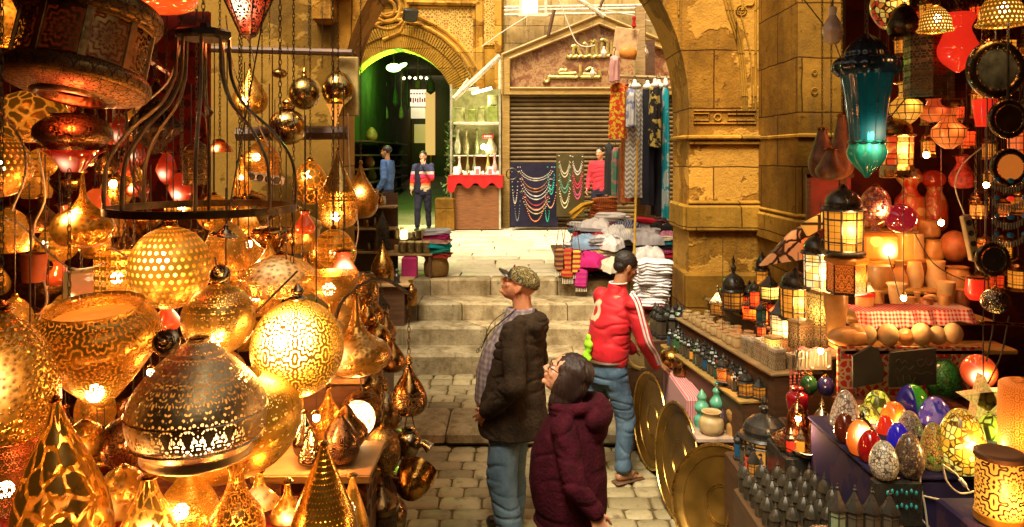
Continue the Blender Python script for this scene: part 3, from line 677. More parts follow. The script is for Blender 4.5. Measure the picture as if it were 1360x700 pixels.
def limbs(mb, J, thin=.8):
    for sd in (0, 1):
        chain2(mb, [(J['sh'][sd], .050*thin), (J['el'][sd], .042*thin), (J['wr'][sd], .027)])
        chain2(mb, [(J['hip'][sd], .075*thin), (J['kn'][sd], .055*thin), (J['an'][sd], .04)])
# --- man in cap
def man_cap():
    o = P(679, 0, 5.05); r = E('person', (o.x, o.y, 0), R(71)); T(r, 'older man in a dark jacket and camouflage cap looking up, one hand in his pocket', 'person')
    J = dict(sh=((-.20, -.08, 1.45), (.20, -.07, 1.45)), el=((-.30, -.13, 1.15), (.30, -.1, 1.15)), wr=((-.215, .10, .93), (.24, .10, .93)),
             hip=((-.10, 0, .88), (.10, 0, .88)), kn=((-.11, .03, .48), (.12, .05, .48)), an=((-.11, -.03, .1), (.13, .04, .1)))
    hc = (0, -.055, 1.725); hm = rotm(R(10), R(27)); mb = MB(); head(mb, hc, hm, 1.07)
    cap2(mb, (0, -.085, 1.50), .066, (0, -.068, 1.66), .060); loft(mb, [(0, 0, .8, .13, .1), (0, 0, 1.0, .14, .14), (0, -.03, 1.3, .15, .12), (0, -.08, 1.48, .12, .08)]); limbs(mb, J)
    hand(mb, (-.20, .11, .925), (.35, .62, -.7), (.9, -.2, 0), 1, 1.0, .4); hand(mb, (.24, .12, .92), (-.2, .9, -.4), (-.9, 0, 0), -1, 1.05, .5)
    for s_ in (-1, 1): cap2(mb, (s_*.12, .0, .06), .04, (s_*.125, .14, .045), .035)
    melt(mb, 'body', SK1, r, .0055, 3); eyes(hc, hm, 1.03, r)
    mb = MB(); loft(mb, [(0, .03, .78, .17, .17), (0, .045, .95, .185, .21), (0, .035, 1.15, .18, .205), (0, .005, 1.32, .17, .175), (0, -.045, 1.46, .13, .13), (0, -.06, 1.54, .085, .10), (0, -.065, 1.575, .082, .095)])
    melt(mb, 'checked_shirt', cloth('plaid_shirt', (.50, .46, .42), (.20, .15, .20), 26, kind='check'), r, .009, 4, folds(.006, 9, 1))
    mb = MB(); loft(mb, [(0, -.005, .745, .235, .235), (0, -.005, .85, .235, .24), (0, -.005, 1.0, .225, .225), (0, -.03, 1.2, .215, .19), (0, -.055, 1.35, .215, .165), (0, -.085, 1.45, .19, .13), (0, -.105, 1.52, .12, .10), (0, -.11, 1.55, .09, .085)])
    for s_, k in ((-1, 0), (1, 1)): chain2(mb, [(J['sh'][k], .088), (J['el'][k], .076), ((J['wr'][k][0], J['wr'][k][1]-.01, J['wr'][k][2]+.01), .058)])
    mb.ball((0, -.175, 1.47), (.15, .085, .085), 20); cap2(mb, (-.12, -.11, 1.51), .045, (.12, -.11, 1.51), .045); mb.ball((0, -.155, 1.40), (.12, .09, .08), 18)
    JK = plain('dark_brown_fleece', (.040, .026, .015), .9, var=.3, sc_=14, bump=.5, bd=.02)
    jk = melt(mb, 'jacket', JK, r, .008, 8, folds(.007, 7, 1.5, 3))
    mb = MB(); loft(mb, [(0, 0, .74, .20, .17), (0, .0, .85, .20, .185), (0, 0, .98, .19, .18)])
    for s_, k in ((-1, 0), (1, 1)): chain2(mb, [((s_*.095, 0, .84), .108), ((s_*.11, .03, .48), .10), (J['an'][k], .088)])
    melt(mb, 'jeans', denim('grey_blue_denim', (.055, .10, .15), (.13, .21, .28), (.28, .36, .38)), r, .010, 4, folds(.009, 6, 1.8, 1))
    for s_, k in ((-1, 0), (1, 1)): x, y, z = J['an'][k]; mb = MB(); cap2(mb, (x, y, .05), .05, (x+s_*.01, y+.15, .045), .045); melt(mb, 'shoe', BLACKP, r, .01, 2)
    # cap
    q = lambda x, y, z: Vector(hc)+hm@Vector((x, y, z)); mb = MB(); mm = hm
    pr = [(.097*cos(a), .082*sin(a)) for a in [R(t) for t in range(-14, 91, 8)]]+[(0, .078)]
    mb.lathe(pr, 28, q(0, -.012, .050), mm, (1, 1.18), closed=True)
    cm = G('camouflage'); co = cm.tc(); cc = cm.ramp(cm.noise(co, 26, 3), [(.0, (.10, .075, .02)), (.44, (.24, .19, .06)), (.5, (.045, .04, .015)), (.58, (.33, .27, .12))], 'CONSTANT'); y_ = cm.xyz(co)[1]
    cm.pr(cm.mix(cm.step(y_, -.03, -.01), cc, (.025, .02, .018)), .85); cp = mb.build('cap', cm.m, r)
    mb = MB(); rows = []
    for j, t in enumerate((0, .5, 1)):
        rows.append([q(.078*sin(R(a))*(1-.12*t), .07*cos(R(a))+.024+t*.075*cos(R(a)*.9), .036+.012*t-.022*(1-cos(R(a)))-.012*t*t) for a in range(-75, 76, 10)])
    for a, b in zip(rows, rows[1:]): mb.strip(a, b); mb.strip([v+Vector((0, 0, .005)) for v in b], [v+Vector((0, 0, .005)) for v in a])
    mb.tube(rows[2], .004, 6); mb.build('visor', BLACKP, cp); mb = MB(); mb.ball(q(0, -.012, .13), .008, 8); mb.build('cap_button', BLACKP, cp)
    mb = MB(); mb.ball(q(0, .086, .10), (.02, .006, .012), 10, hm); mb.build('cap_badge', plain('cap_red', (.4, .03, .03)), cp)
    mb = MB(); mb.tube(crom([(-.075, -.06, 1.58), (-.10, .03, 1.50), (-.09, .12, 1.42), (-.06, .19, 1.30)], 6), .004, 6); mb.tube(crom([(.05, 0, 1.57), (.0, .14, 1.46), (-.03, .19, 1.32)], 6), .003, 6)
    for x in (-.075, -.03): mb.tube([(x+.019*cos(a*pi/6), .212+.002*sin(a), 1.285+.016*sin(a*pi/6)) for a in range(12)], .0025, 5, True)
    mb.build('hanging_glasses', IRON, r)
    mb = MB(); mb.tube(crom([(-.213, -.03, 1.05), (-.205, -.06, 1.25), (-.19, -.1, 1.38)], 5), .004, 5)
    mb.build('seam', JK, jk); return r
def woman_hood():
    o = P(757, 0, 3.84); r = E('person', (o.x, o.y, 0), R(68)); T(r, 'woman with a dark brown bob and glasses in a maroon hooded sweatshirt, gazing up', 'person')
    J = dict(sh=((-.165, -.02, 1.26), (.165, -.02, 1.26)), el=((-.235, -.10, 1.02), (.24, .02, 1.0)), wr=((-.195, -.185, .885), (.22, .12, .86)),
             hip=((-.09, 0, .8), (.09, 0, .8)), kn=((-.10, .03, .45), (.10, .03, .45)), an=((-.10, 0, .09), (.1, 0, .09)))
    hc = (0, .025, 1.475); hm = rotm(R(14), R(27)); mb = MB(); head(mb, hc, hm, .98, 1); cap2(mb, (0, -.02, 1.28), .055, (0, 0, 1.42), .05)
    loft(mb, [(0, 0, .72, .12, .1), (0, 0, .95, .13, .12), (0, -.01, 1.15, .13, .11), (0, -.02, 1.28, .10, .07)]); limbs(mb, J)
    hand(mb, (-.195, -.185, .885), (.15, -.35, -.95), (.75, .65, 0), -1, .98, .45); hand(mb, (.22, .12, .86), (-.2, .8, -.4), (-.9, 0, 0), -1, .95, .5)
    for s_ in (-1, 1): cap2(mb, (s_*.1, .0, .05), .035, (s_*.1, .13, .04), .03)
    melt(mb, 'body', SK2, r, .005, 3); eyes(hc, hm, .98, r)
    q = lambda x, y, z: Vector(hc)+hm@Vector((x, y, z))
    mb = MB(); mb.ball(q(0, -.034, .038), (.086, .104, .086), 26, hm)
    for x in (-1, 1): mb.ball(q(x*.066, -.030, -.03), (.026, .066, .10), 18, hm); mb.ball(q(x*.064, -.035, -.12), (.024, .062, .055), 16, hm)
    mb.ball(q(0, -.085, -.04), (.084, .052, .11), 20, hm); mb.ball(q(0, -.088, -.13), (.082, .042, .055), 16, hm)
    def strands(c): return .005*noise.noise(Vector((c.x*70, c.y*70, c.z*4)))+.007*noise.noise(Vector((c.x*24, c.y*24, c.z*3)))
    melt(mb, 'hair', HAIRD, r, .006, 3, strands)
    mb = MB()
    for x in (-1, 1):
        mb.tube([q(x*.031+.024*cos(a*pi/7), .094-.004*abs(cos(a*pi/7)), .006+.017*sin(a*pi/7)) for a in range(14)], .0022, 6, True)
        mb.tube([q(x*.055, .09, .01), q(x*.078, .04, .012), q(x*.08, -.02, .008)], .0024, 6)
    mb.tube([q(-.009, .095, .01), q(.009, .095, .01)], .0022, 6); gl = mb.build('glasses', BLACKP, r)
    mb = MB(); loft(mb, [(0, .0, .735, .185, .175), (0, .0, .80, .19, .185), (0, .01, .95, .20, .20), (0, .01, 1.08, .195, .19), (0, -.005, 1.2, .18, .16), (0, -.02, 1.29, .14, .115), (0, -.02, 1.34, .085, .08)])
    for k in (0, 1): chain2(mb, [(J['sh'][k], .068), (J['el'][k], .058), ((J['wr'][k][0], J['wr'][k][1], J['wr'][k][2]+.012), .046)])
    tor = [(.115*cos(a)*1.0, -.035+.12*sin(a), 1.335+.02*sin(a+pi)) for a in [k*pi/9 for k in range(18)]]; mb.tube(tor, .034, 12, True)
    mb.ball((0, -.15, 1.29), (.13, .07, .085), 18); mb.ball((0, -.13, 1.22), (.10, .07, .08), 16)
    MR = plain('maroon_fleece', (.042, .003, .009), .92, var=.3, sc_=16, bump=.5, bd=.016)
    hd = melt(mb, 'hooded_sweatshirt', MR, r, .008, 8, folds(.0055, 7, 1.5, 9))
    mb = MB(); mb.tube([(x*.999, y, z) for x, y, z in [(-.182*cos(a), .176*sin(a), .745) for a in [k*pi/12 for k in range(24)]]], .012, 6, True); mb.build('hem', MR, hd)
    mb = MB(); loft(mb, [(0, 0, .70, .17, .15), (0, 0, .8, .17, .155)])
    for s_, k in ((-1, 0), (1, 1)): chain2(mb, [((s_*.085, 0, .74), .10), (J['kn'][k], .08), (J['an'][k], .07)])
    melt(mb, 'jeans', denim('dark_grey_denim', (.05, .06, .055), (.12, .14, .12)), r, .010, 3, folds(.008, 7, 1.6))
    for s_ in (-1, 1): mb = MB(); cap2(mb, (s_*.1, 0, .045), .045, (s_*.1, .13, .04), .04); melt(mb, 'shoe', BLACKP, r, .01, 2)
    return r
def man_red():
    o = P(817, 0, 6.05); r = E('person', (o.x, o.y, 0), R(-62)); T(r, 'young vendor in a red track jacket with white sleeve stripes, bending to his wares', 'person')
    J = dict(sh=((-.19, .0, 1.44), (.20, .02, 1.43)), el=((-.25, .10, 1.16), (.265, .08, 1.15)), wr=((-.16, .30, .96), (.21, .265, .93)),
             hip=((-.095, -.07, .92), (.095, -.07, .92)), kn=((-.12, -.10, .50), (.10, .03, .50)), an=((-.13, -.22, .11), (.10, .0, .10)))
    hc = (.01, .10, 1.69); hm = rotm(R(-8), R(-24)); mb = MB(); head(mb, hc, hm, 1.0); cap2(mb, (0, .02, 1.48), .058, (0, .07, 1.62), .055)
    loft(mb, [(0, -.07, .85, .13, .1), (0, -.05, 1.1, .13, .11), (0, -.02, 1.35, .14, .11), (0, .01, 1.48, .11, .08)]); limbs(mb, J)
    hand(mb, J['wr'][1], (-.1, .9, -.35), (-.3, -.2, -.9), 1, 1.03, .55); hand(mb, J['wr'][0], (.2, .9, -.3), (.1, -.2, -.9), -1, 1.03, .5)
    for k in (0, 1):
        x, y, z = J['an'][k]; cap2(mb, (x, y-.03, .055), .036, (x+.01, y+.09, .045), .032); cap2(mb, (x, y, .1), .038, (x+.01, y+.10, .045), .03)
        for t in range(5): cap2(mb, (x+.032-.016*t, y+.12, .036), .011, (x+.034-.017*t, y+.165-.008*t, .03), .010-.0006*t, 8)
    melt(mb, 'body', SK3, r, .0055, 3); eyes(hc, hm, 1, r)
    mb = MB(); mb.ball(Vector(hc)+hm@Vector((0, -.022, .042)), (.083, .098, .086), 24, hm); mb.ball(Vector(hc)+hm@Vector((0, -.06, -.01)), (.066, .046, .055), 18, hm)
    melt(mb, 'hair', HAIRB, r, .006, 3, lambda c: .003*noise.noise(c*90))
    RD = G('red_track_jacket'); co = RD.tc(); x, y, z = RD.xyz(co); base = RD.ramp(RD.noise(co, 9, 4), [(.3, (.36, .002, .006)), (.7, (.56, .003, .012))])
    dx = RD.ma('DIVIDE', RD.ma('ADD', x, .06), .085); dz = RD.ma('DIVIDE', RD.ma('SUBTRACT', z, 1.35), .10); dd = RD.ma('SQRT', RD.ma('ADD', RD.ma('MULTIPLY', dx, dx), RD.ma('MULTIPLY', dz, dz)))
    nn = RD.noise(co, 14, 3); mk = RD.ma('MULTIPLY', RD.step(RD.ma('ADD', dd, RD.ma('MULTIPLY', nn, .9)), 1.35, 1.25), RD.step(y, -.02, -.05)); mk = RD.ma('MULTIPLY', mk, RD.step(dd, .35, .42))
    RD.pr(RD.mix(mk, base, (.60, .42, .25)), .7, 0, Sheen_Weight=.05); RD.bump(RD.noise(co, 20, 4), .2, .006)
    mb = MB(); loft(mb, [(0, -.075, .90, .165, .135), (0, -.075, .97, .18, .15), (0, -.065, 1.1, .185, .155), (0, -.035, 1.27, .20, .155), (0, -.01, 1.40, .19, .13), (0, .01, 1.48, .12, .095), (0, .02, 1.53, .075, .075), (0, .025, 1.565, .07, .07)])
    for k in (0, 1): chain2(mb, [(J['sh'][k], .075), (J['el'][k], .062), ((J['wr'][k][0], J['wr'][k][1]-.02, J['wr'][k][2]+.005), .048)])
    jk = melt(mb, 'track_jacket', RD.m, r, .008, 8, folds(.009, 9, 1.6, 5))
    mb = MB(); W_ = plain('white_stripe', (.85, .75, .72), .7, bump=0)
    a, b, c = (Vector(J['sh'][1]), Vector(J['el'][1]), Vector(J['wr'][1]))
    for off in (-.020, .012):
        pts = [a+Vector((.0, off, .080)), a+Vector((.074, off, .015)), (a+b)/2+Vector((.072, off, 0)), b+Vector((.066, off*.9, .0)), b*.5+c*.5+Vector((.056, off*.9+.0, .012)), c+Vector((.050, off*.8-.02, .012))]
        mb.tube(crom([tuple(p) for p in pts], 6), .0085, 6, flat=1.2)
    mb.build('stripes', W_, jk)
    mb = MB(); mb.tube([(.071*cos(k*pi/8), .028+.07*sin(k*pi/8), 1.567) for k in range(16)], .006, 6, True); mb.build('collar_trim', W_, jk)
    mb = MB(); loft(mb, [(0, -.07, .80, .165, .15), (0, -.075, .90, .165, .15), (0, -.075, .97, .16, .145)])
    for s_, k in ((-1, 0), (1, 1)): chain2(mb, [((s_*.09, -.07, .86), .105), ((J['kn'][k][0], J['kn'][k][1], .5), .082), ((J['an'][k][0], J['an'][k][1], .13), .070)])
    melt(mb, 'torn_jeans', denim('blue_denim', (.025, .06, .11), (.10, .17, .25), (.48, .50, .48)), r, .009, 4, folds(.009, 9, 1.8, 2))
    mb = MB(); mb.tube([(.168*cos(k*pi/12), -.075+.152*sin(k*pi/12), .965) for k in range(24)], .016, 6, True); mb.build('belt', WOODD, r)
    for k in (0, 1):
        x, y, z = J['an'][k]; mb = MB(); mb.box((x+.005, y+.05, .014), (.095, .27, .02), bev=.01); mb.tube([(x+.045, y+.04, .04), (x+.03, y+.10, .075), (x+.012, y+.14, .05)], .008, 6); mb.tube([(x-.035, y+.04, .04), (x-.01, y+.10, .075), (x+.012, y+.14, .05)], .008, 6)
        mb.build('sandal', WOODD, r)
    mb = MB(); mb.ball((-.02, -.245, 1.10), (.05, .03, .08), 14); mb.ball((-.03, -.25, .99), (.035, .03, .07), 12)
    T(melt(mb, 'green_bag', plain('lime_plastic', (.35, .85, .03), .35, var=.2), None, .008, 3, folds(.012, 18, 1)), 'crumpled lime green plastic bag behind the vendor at his waist', 'bag').matrix_world = r.matrix_basis
    return r
def small_person(x, d, zf, ht, rz, label, top, bottom, hair=HAIRB, sk=SK3, arm=None, extra=None, step=.12, longhair=False):
    o = P(x, 0, d); r = E('person', (o.x, o.y, zf), rz); T(r, label, 'person'); k = ht/1.75
    r.scale = (k,)*3
    J = dict(sh=((-.18, -.01, 1.43), (.18, -.01, 1.43)), el=((-.24, -.05, 1.14), (.24, .0, 1.14)), wr=((-.22, .08, .92), (.23, .1, .92)),
             hip=((-.09, 0, .92), (.09, 0, .92)), kn=((-.10, -step*.4, .5), (.10, step*.8, .5)), an=((-.10, -step, .1), (.1, step, .1)))
    if arm: J['el'] = (arm[0], J['el'][1]); J['wr'] = (arm[1], J['wr'][1])
    hc = (0, .02, 1.64); hm = rotm(0, R(-6)); mb = MB(); head(mb, hc, hm, 1); cap2(mb, (0, -.01, 1.46), .055, (0, 0, 1.58), .05)
    loft(mb, [(0, 0, .85, .13, .1), (0, 0, 1.3, .14, .1), (0, 0, 1.46, .10, .07)]); limbs(mb, J)
    for i in (0, 1): hand(mb, J['wr'][i], (0, .5, -.7) if not (arm and i == 0) else (.3, -.1, .9), (1-2*i, 0, 0) if not (arm and i == 0) else (0, -1, 0), 1-2*i, 1.05, .5)
    melt(mb, 'body', sk, r, .009, 2)
    mb = MB(); mb.ball((0, -.005, 1.685), (.084, .10, .085), 18)
    if longhair: mb.ball((0, -.05, 1.60), (.085, .07, .12), 16); mb.ball((0, -.07, 1.48), (.07, .05, .08), 12)
    melt(mb, 'hair', hair, r, .01, 2)
    mb = MB(); loft(mb, [(0, 0, .86, .17, .13), (0, 0, 1.0, .165, .125), (0, 0, 1.25, .19, .13), (0, 0, 1.4, .175, .115), (0, -.01, 1.49, .09, .08)])
    for i in (0, 1): chain2(mb, [(J['sh'][i], .07), (J['el'][i], .06), (J['wr'][i], .045)])
    melt(mb, 'sweater', top, r, .012, 3, folds(.01, 8, 1.4))
    mb = MB(); loft(mb, [(0, 0, .80, .165, .13), (0, 0, .92, .165, .13)])
    for i, s_ in ((0, -1), (1, 1)): chain2(mb, [((s_*.085, 0, .86), .105), (J['kn'][i], .078), ((J['an'][i][0], J['an'][i][1], .12), .06)])
    melt(mb, 'trousers', bottom, r, .012, 3, folds(.008, 8, 1.6))
    for i in (0, 1): a = J['an'][i]; mb = MB(); cap2(mb, (a[0], a[1], .045), .045, (a[0], a[1]+.14, .04), .04); melt(mb, 'shoe', BLACKP, r, .012, 2)
    if extra: extra(r)
    return r
man_cap(); woman_hood(); man_red()
BLUE = plain('blue_sweater', (.055, .11, .27), .9); DKT = plain('dark_trousers', (.022, .022, .04), .9); DKC = plain('dark_coat', (.03, .03, .03), .9)
small_person(514, 15.2, .96, 1.80, R(75), 'man in a blue sweater walking away into the dark alley', BLUE, DKT, step=.2)
stp = G('striped_sweater'); z = stp.xyz(stp.tc())[2]
stp.pr(stp.ramp(stp.ma('MULTIPLY', stp.ma('SUBTRACT', z, .86), 1.6), [(0, (.45, .36, .22)), (.2, (.45, .36, .22)), (.22, (.6, .16, .02)), (.30, (.62, .02, .02)), (.5, (.62, .03, .12)), (.62, (.6, .45, .4)), (.72, (.03, .035, .09))], 'CONSTANT'), .85)
def vest(r):
    mb = MB(); loft(mb, [(.075, -.01, .84, .115, .15), (.075, -.01, 1.1, .115, .145), (.085, -.01, 1.35, .105, .14), (.07, -.01, 1.49, .06, .09)]); melt(mb, 'open_vest', DKT, r, .012, 3)
small_person(562, 16.2, .96, 1.70, R(172), 'woman in a striped sweater and dark vest walking with a hand at her mouth', stp.m, DKT, HAIRD, SK2, arm=((-.22, .10, 1.16), (-.06, .20, 1.44)), extra=vest, longhair=True)
PK = G('vendor_vest'); z = PK.xyz(PK.tc())[2]; PK.pr(PK.ramp(z, [(.0, (.45, .02, .04)), (1, (.45, .02, .04))]), .8)
small_person(797, 15.6, .96, 1.78, R(150), 'stallholder in a red vest half hidden behind the hanging dresses', PK.m, DKT, HAIRB, SK2)
small_person(503, 25, 1.42, 1.7, R(100), 'dark clothed passer-by leftmost of the group deep in the alley', DKC, DKC)
small_person(514, 26, 1.5, 1.72, R(20), 'black haired passer-by in a navy top in the middle of the alley group', plain('navy_top', (.02, .03, .07), .9), DKC)
small_person(524, 24.5, 1.42, 1.68, R(-30), 'passer-by in a grey coat rightmost of the group deep in the alley', plain('grey_coat', (.12, .10, .08), .9), DKC)
# ---------------------------------------------------------------- small builders
def at(o, x, y, d): o.location = P(x, y, d); return o
ORD = ['lowest', 'second', 'third', 'fourth', 'fifth', 'sixth', 'seventh', 'eighth', 'ninth', 'tenth', 'eleventh', 'twelfth']
COLS = {}
def cmat(nm, c, c2=None, s=20, kind=None, rough=.9):
    k = (nm, c, c2, s, kind)
    if k not in COLS: COLS[k] = cloth(nm, c, c2, s, rough, kind=kind)
    return COLS[k]
def slab(w, dp, h, seed, n=2):
    'folded textile: rounded layered slab, base at z 0'
    r = random.Random(seed); mb = MB(); rows = []; seg = 28; L = 2*n
    for j in range(L*2+1):
        t = j/(L*2); z = h*t; bulge = 1-.07*(1 if j % 2 == 0 else 0)-.10*(t > .95)-.06*(t < .05); rw = []
        for k in range(seg):
            a = 2*pi*k/seg; ca, sa = cos(a), sin(a); e = .28; X = math.copysign(abs(ca)**e, ca)*w/2; Y = math.copysign(abs(sa)**e, sa)*dp/2
            nn = noise.noise(Vector((X*9+seed, Y*9, z*30)))*.036; rw.append((X*bulge+nn, Y*bulge+nn, z+noise.noise(Vector((X*7, Y*7+seed, 3)))*.026))
        rows.append(rw)
    for i in range(len(rows)-1):
        for k in range(seg): j = (k+1) % seg; mb.add([rows[i][k], rows[i][j], rows[i+1][j], rows[i+1][k]], [(0, 1, 2, 3)], rnd=.5)
    mb.add(rows[-1], [tuple(range(seg))]); mb.add(rows[0], [tuple(range(seg-1, -1, -1))]); return mb
SLABS = [slab(1, 1, 1, s, 2) for s in (1, 2, 3, 4)]
SLM = []
for s in (3, 8, 13, 21): b = slab(.34, .28, .06, s); me = b.mesh('folded_cloth', CREAM, 60); SLM.append(me)
def fold_at(p, sx, sy, sz, mat, rz, label, name='folded_scarf', cat='scarf', group=None):
    o = bpy.data.objects.new(name, SLM[rng.randrange(4)]); col.objects.link(o); o.location = p; o.rotation_euler = (rng.uniform(-.03, .03), rng.uniform(-.09, .09), rz+rng.uniform(-.35, .35))
    o.scale = (sx/.34, sy/.28, sz/.06); o.material_slots[0].link = 'OBJECT'; o.material_slots[0].material = mat; return T(o, label, cat, group)
def bulb(name, x, y0, y1, w, d, label, lit=False, ztop=None):
    s = d/1000; H = (y1-y0)*s; rr = w*s/2; p = P(x, y1, d); r = E(name, p); T(r, label, 'bulb')
    pr = crom([(0, 0), (.6*rr, .02*H), (rr, .30*H), (.85*rr, .52*H), (.42*rr, .74*H), (.34*rr, .80*H)], 5)
    MB().lathe(pr, 20, closed=True).build('globe', BULBW if lit else glass('milk_glass', (.78, .66, .52), .15) if 'milk_glass' not in bpy.data.materials else bpy.data.materials['milk_glass'], r)
    MB().lathe([(.36*rr, .78*H), (.4*rr, .8*H), (.4*rr, H), (.15*rr, H*1.03), (0, H*1.04)], 14).build('socket', WHITE, r)
    if ztop: MB().tube([(0, 0, H), (0.01, 0, (H+ztop-p.z)/2), (0, 0, ztop-p.z)], .004, 5).build('cord', WIRE, r)
    return r
# ---------------------------------------------------------------- jewellery stall
DS = 16.3
js = E('jewellery_stall', (P(631, 0, DS).x, DS, .96)); T(js, 'small jewellery stall with a brown counter, red valance and lit shelves by the alley mouth', 'stall')
def jl(mb, name, mat, par=js, sharp=40): o = mb.build(name, mat, par, sharp=sharp); o.location = -Vector(par.location) if par is js else (0, 0, 0); return o
def bx(x0, y0, x1, y1, d, dep, name, mat, par=js, bev=.01):
    a, b = P(x0, y0, d), P(x1, y1, d); mb = MB(); mb.box(((a.x+b.x)/2, d+dep/2, (a.z+b.z)/2), (abs(b.x-a.x), dep, abs(a.z-b.z)), bev=bev); return jl(mb, name, mat, par)
bx(602, 246, 665, 305, DS, .7, 'counter', wood('counter_wood', (.24, .09, .025)))
bx(595, 233, 668, 239, DS-.05, .8, 'counter_top', CLRED)
mb = MB(); a = P(594, 236, DS-.07); b = P(668, 236, DS-.07); n = 24
top = [(a.x+(b.x-a.x)*i/n, DS-.07-.02*(i % 2), a.z) for i in range(n+1)]; bot = [(a.x+(b.x-a.x)*i/n, DS-.09-.03*((i//2) % 2), a.z-.17-.06*sin(i*.9)-(.10 if i < 4 else 0)) for i in range(n+1)]
mb.strip(bot, top); mb.strip([(x, y+.012, z) for x, y, z in top], [(x, y+.012, z) for x, y, z in bot]); jl(mb, 'valance', CLRED)
bx(600, 118, 664, 240, DS+.75, .05, 'back_panel', plain('stall_lining', (.17, .16, .04), .7))
for x in (599, 664): bx(x-1.5, 112, x+1.5, 305, DS-.02, .05, 'post', plain('stall_post', (.5, .48, .35), .4, .5))
bx(602, 162, 664, 165, DS+.1, .55, 'shelf', PWH); bx(602, 206, 664, 208, DS+.45, .3, 'shelf', PWH)
mb = MB(); mb.tube([P(627, 124, DS-.1), P(653, 117, DS-.1)], .03, 8); jl(mb, 'tube_lamp', emit('tube_light', (1, .97, .8), 5))
li = bpy.data.lights.new('tube_lamp_light', 'POINT'); li.energy = 11; li.color = (1, .93, .6); li.shadow_soft_size = .15; lo = bpy.data.objects.new('tube_lamp_light', li); col.objects.link(lo); lo.location = P(642, 135, DS+.2)
mb = MB(); mb.ball(P(642, 195, DS+.4), .06, 10); jl(mb, 'bulb', BULBW)
li2 = li.copy(); li2.energy = 6; lo = bpy.data.objects.new('bulb_light', li2); col.objects.link(lo); lo.location = P(642, 195, DS+.28)
OLV = plain('olive_box', (.26, .32, .06), .5); OLV2 = brass('engraved_olive', (.34, .38, .12), .4, 'star', 8, .4) if False else plain('pale_olive', (.42, .44, .16), .5)
for i, (x, y0, w, nm) in enumerate(((610, 143, 15, 'round'), (627, 145, 10, 'narrow'), (639, 142, 11, 'square'), (654, 140, 15, 'wide'), (655, 126, 14, 'top'))):
    p = P(x, 163 if i < 4 else 140, DS+.25); s = DS/1000; mb = MB(); h = (163-y0)*s if i < 4 else .22
    if i % 2: mb.box((0, 0, h/2), (w*s, .2, h), bev=.02)
    else: mb.lathe([(0, 0), (w*s/2, .01), (w*s/2, h-.03), (w*s/2+.01, h-.02), (w*s/2+.01, h), (0, h+.01)], 16)
    T(mb.build('storage_tin', OLV if i % 2 else OLV2, loc=p), ('round pale olive tin leftmost on the upper stall shelf', 'narrow green tin second from the left on the stall shelf', 'pale olive tin third from the left on the stall shelf',
      'wide green box rightmost on the upper stall shelf', 'round tin stacked on the wide green box in the stall')[i], 'tin')
for i, (x, y0, y1, w, c) in enumerate(((608, 170, 204, 9, (.5, .5, .3)), (619, 172, 204, 8, (.4, .36, .15)), (633, 170, 204, 6, (.2, .24, .08)), (652, 176, 205, 18, (.55, .5, .3)), (610, 208, 232, 7, (.75, .72, .6)),
      (621, 204, 232, 5, (.3, .3, .12)), (630, 206, 232, 6, (.2, .2, .1)), (648, 204, 232, 7, (.4, .35, .1)), (657, 204, 232, 8, (.55, .35, .3)))):
    p = P(x, y1, DS+(.6 if i < 4 else .3)); s = DS/1000; h = (y1-y0)*s; rr = w*s/2; mb = MB(); mb.lathe(crom([(.3*rr, 0), (.8*rr, .02*h), (rr, .3*h), (.5*rr, .6*h), (.35*rr, .8*h), (.6*rr, h), (0, h)], 4), 14)
    T(mb.build('perfume_bottle', plain('stall_ware', c, .25), loc=p), 'small %s bottle-shaped ware on the lit jewellery stall' % ('pale' if c[0] > .45 else 'dark green'), 'bottle', 'bottles shelved in the jewellery stall')
for i, x in enumerate((606, 634, 651)):
    p = P(x, 233, DS+.05); mb = MB(); mb.box((0, 0, .10), (.13, .02, .18), rx=-.2, bev=.004); o = T(mb.build('price_card', WHITE, loc=p), ('white card propped at the left end of the red counter', 'small white card in the middle of the red counter', 'pink and white card right of centre on the red counter')[i], 'card')
    if i: mb = MB(); mb.box((0, -.018, .09), (.08, .01, .10), rx=-.2); mb.build('picture', plain('pink_card', (.7, .15, .15)), o)
mb = MB(); p = P(648, 181, DS+.5); mb.box((0, 0, 0), (.24, .03, .09), bev=.006); o = T(mb.build('red_sign', plain('sign_red', (.5, .03, .02)), loc=p), 'small red plate with pale lettering high in the jewellery stall', 'sign')
mb = MB(); [mb.box((-.07+.035*i, -.02, 0), (.022, .008, .04)) for i in range(5)]; mb.build('lettering', WHITE, o)
for i in range(26):
    x = 604+i*2.35; p = P(x, 0, DS+.1+.3*rng.random()); mb = MB(); r_ = rng.uniform(.035, .06)
    mb.lathe([(r_*.7, 0), (r_, .02), (r_*.8, .05), (r_*.3, .07+rng.random()*.04), (0, .09+rng.random()*.03)], 8)
    T(mb.build('trinket', (CREAM, WHITE, BRS)[i % 3], loc=(p.x, p.y, P(0, 233, DS).z-.005)), 'tiny pale trinket in the row spread over the red counter top', 'trinket', 'trinkets spread over the red counter')
for i, (q, lb, r_) in enumerate((([(603, 131), (664, 74)], 'thick white awning pole slanting up to the gable corner', .055), ([(612, 120), (636, 117)], 'short white bar under the awning pole', .03), ([(606, 126), (622, 105)], 'thin pale awning strut crossing the thick pole', .03), ([(664, 78), (664, 118)], 'short pale upright bar at the shop corner', .03))):
    pole('awning_pole', lb, [P(x, y, 16.2) for x, y in q], r_, PWH)
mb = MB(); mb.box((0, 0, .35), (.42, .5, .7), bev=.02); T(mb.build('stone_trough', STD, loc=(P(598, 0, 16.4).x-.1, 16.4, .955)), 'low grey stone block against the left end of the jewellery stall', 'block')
ivy = MB()
